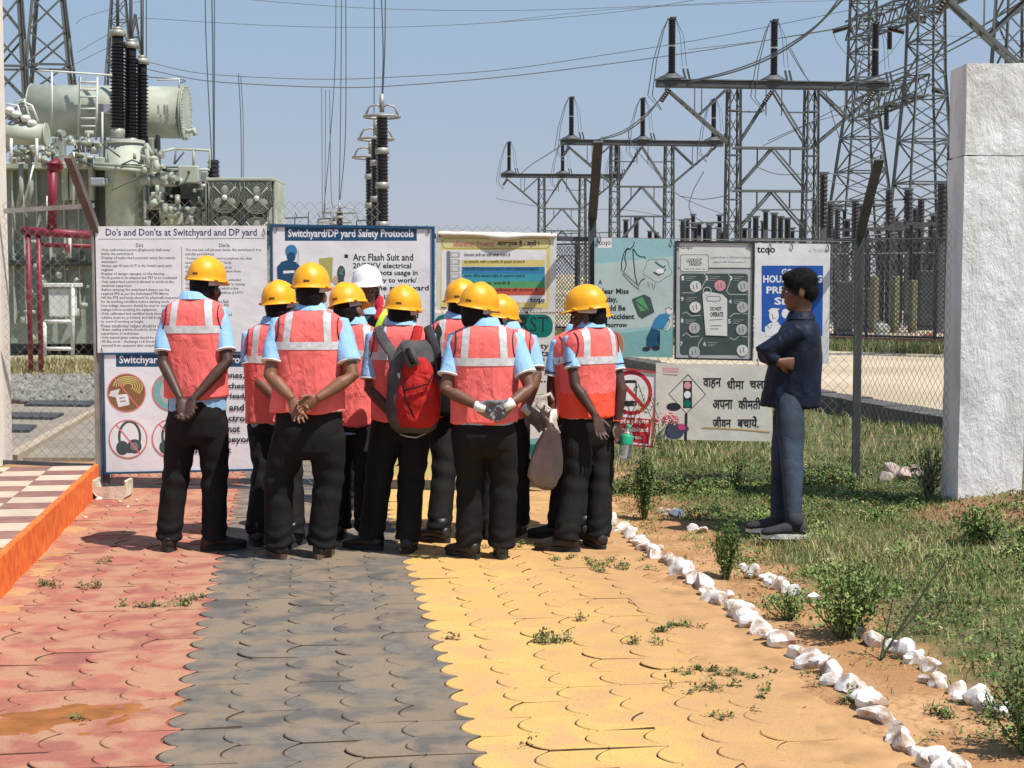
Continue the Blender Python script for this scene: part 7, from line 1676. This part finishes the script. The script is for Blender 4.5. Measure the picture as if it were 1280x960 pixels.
for pts, Z, r in (([(180, 76), (240, 90), (310, 96), (400, 99), (480, 97), (620, 88), (760, 68), (900, 45), (1075, 10)], 60, .014), ([(182, 86), (250, 100), (330, 106), (410, 109), (480, 108), (620, 97), (760, 80), (900, 60), (1060, 33)], 60, .018), ([(182, 96), (230, 100), (224, 104)], 40, .014),
                  ([(120, -18), (340, 2), (480, 11), (640, 13), (800, 8), (960, 0), (1100, -12)], 90, .016), ([(172, 22), (340, 32), (480, 34), (620, 28), (780, 14), (900, -6)], 90, .016), ([(620, 28), (760, 12), (960, 3), (1100, 0)], 95, .014), ([(96, 66), (130, 46), (180, 20)], 60, .010), ([(94, 80), (130, 62), (176, 40)], 60, .010), ([(180, 0), (110, 20), (95, 30)], 70, .01),
                  ([(860, 62), (960, 50), (1062, 34)], 76, .016), ([(1130, 40), (1200, 46), (1290, 52)], 76, .016), ([(1184, 116), (1290, 122)], 76, .016), ([(1130, 134), (1290, 142)], 76, .014)): wire(pts, Z, r, lw_)
th_ = 'thick slanting conductor between the isolator gantries and the towers'
for pts, Z, Z2, r in (([(742, 176), (775, 168), (805, 148), (832, 114)], 65, 47, .026), ([(742, 176), (780, 163), (812, 138), (842, 104)], 65, 47, .020), ([(860, 103), (910, 92), (960, 74), (1010, 42), (1060, -8)], 45, 34, .024), ([(864, 101), (915, 88), (965, 68), (1020, 32), (1052, -6)], 45, 34, .018),
                      ([(1035, 110), (1120, 88), (1205, 46), (1290, -6)], 46, 34, .022), ([(1035, 114), (1125, 92), (1205, 54), (1290, 6)], 46, 34, .018), ([(650, 218), (664, 206), (680, 196), (702, 182)], 87, 66, .022), ([(954, 182), (1000, 160), (1060, 130), (1120, 118)], 50, 50, .014), ([(960, 176), (1010, 155), (1060, 140)], 50, 50, .012),
                      ([(985, 60), (1010, 100), (1040, 130), (1090, 160), (1135, 178), (1190, 180)], 50, 44, .016), ([(988, 60), (1016, 108), (1052, 136)], 50, 50, .014), ([(1032, 112), (1042, 150), (1050, 175)], 50, 50, .014),
                      ([(850, 245), (880, 249), (910, 244)], 60, 60, .018), ([(785, 160), (790, 180), (820, 215), (850, 245), (905, 268)], 60, 60, .016), ([(880, 214), (866, 240), (862, 262), (880, 278), (905, 278)], 60, 60, .016), ([(620, 248), (700, 262), (780, 262), (850, 275)], 80, 80, .016), ([(945, 208), (975, 218), (1030, 216), (1060, 222)], 60, 60, .02), ([(1018, 216), (1050, 230), (1110, 236), (1170, 230)], 60, 60, .014), ([(1090, 240), (1100, 200), (1103, 166)], 76, 76, .010), ([(1041, 40), (1048, 56), (1062, 72)], 76, 76, .016), ([(1128, 134), (1112, 158), (1107, 164)], 76, 76, .016), ([(1130, 42), (1112, 68), (1092, 84)], 76, 76, .014), ([(1184, 118), (1172, 140), (1150, 165)], 76, 76, .014)): wire(pts, Z, r, th_, Z2)
# low far gantries on the skyline
for (x_, w_, y_, Z) in ((352, 34, 273, 150), (398, 30, 274, 160), (446, 26, 276, 165)):
    rt = root('far_gantry', (at(x_, 342, Z).x, Z, 0), 'tiny far gantry on the skyline between the radiator and the arresters', 'steel gantry', 'tiny far gantries'); k = Z/FPX; h_ = at(x_, y_, Z).z
    bar(rt, 'beam', (0, 0, h_), (w_*k, 0, h_+.1), .12, 'd')
    for q in (0, .5, 1): bar(rt, 'post', (w_*k*q, 0, 0), (w_*k*q, 0, h_), .10, 'd'); bar(rt, 'brace', (w_*k*q, 0, h_+.6), (w_*k*min(1, q+.12), 0, h_), .07, 'd')

# ================================================================ labels told apart by their place in the row
def nth(k): return '%d%s' % (k, 'th' if 10 < k % 100 < 14 else {1: 'st', 2: 'nd', 3: 'rd'}.get(k % 10, 'th'))
def relabel(match, key, tmpl):
    L_ = sorted([o for o in bpy.data.objects if o.parent is None and o.get('label') == match], key=key)
    for k, o in enumerate(L_): o['label'] = tmpl % nth(k+1)
relabel('slim braced steel support frame among the post insulators', lambda o: o.location.x/o.location.y, 'slim braced steel support frame among the post insulators, %s from the left')
relabel(lab1, lambda o: o.location.y, 'white painted rock, %s from the near end of the row edging the yellow paving')
relabel(lab2, lambda o: o.location.y, 'white painted rock, %s from the near end of the second row in the grass')
relabel('dark post insulator on a steel pedestal in the rows beyond the far mesh fence', lambda o: o.location.x/o.location.y, 'dark post insulator beyond the far mesh fence, %s from the left')
def wk(o): v = o.data.vertices[0].co; return v.x/v.y
relabel(dv_, wk, 'vertical dropper wire hanging from above the picture, %s from the left'); relabel(lw_, wk, 'long sagging overhead line crossing the sky, %s by its left end'); relabel(th_, wk, 'thick conductor slung between the right gantries and towers, %s by its left end')

px_ = lambda o: o.location.x/max(.1, o.location.y)
relabel('pale pinkish stone in the heap behind the side fence', px_, 'pale pinkish stone in the heap behind the side fence, %s from the left')
relabel('small pale lump of broken plaster beside the trough', px_, 'small pale lump of broken plaster near the trough, %s from the left')
relabel('small pinkish white stone in the grass beside the dark feathery shrub', px_, 'small pinkish stone in the grass beside the dark feathery shrub, %s from the left')
relabel('tiny far gantry on the skyline between the radiator and the arresters', px_, 'tiny far gantry on the skyline left of the arresters, %s from the left')
relabel('dark insulator string hung from the latticed beams of the tower pair', px_, 'dark insulator string hung from the beams of the tower pair, %s from the left')
relabel('thin tubular bus bar running over the rows of post insulators', wk, 'thin tubular bus bar over the post insulators, %s by its left end')
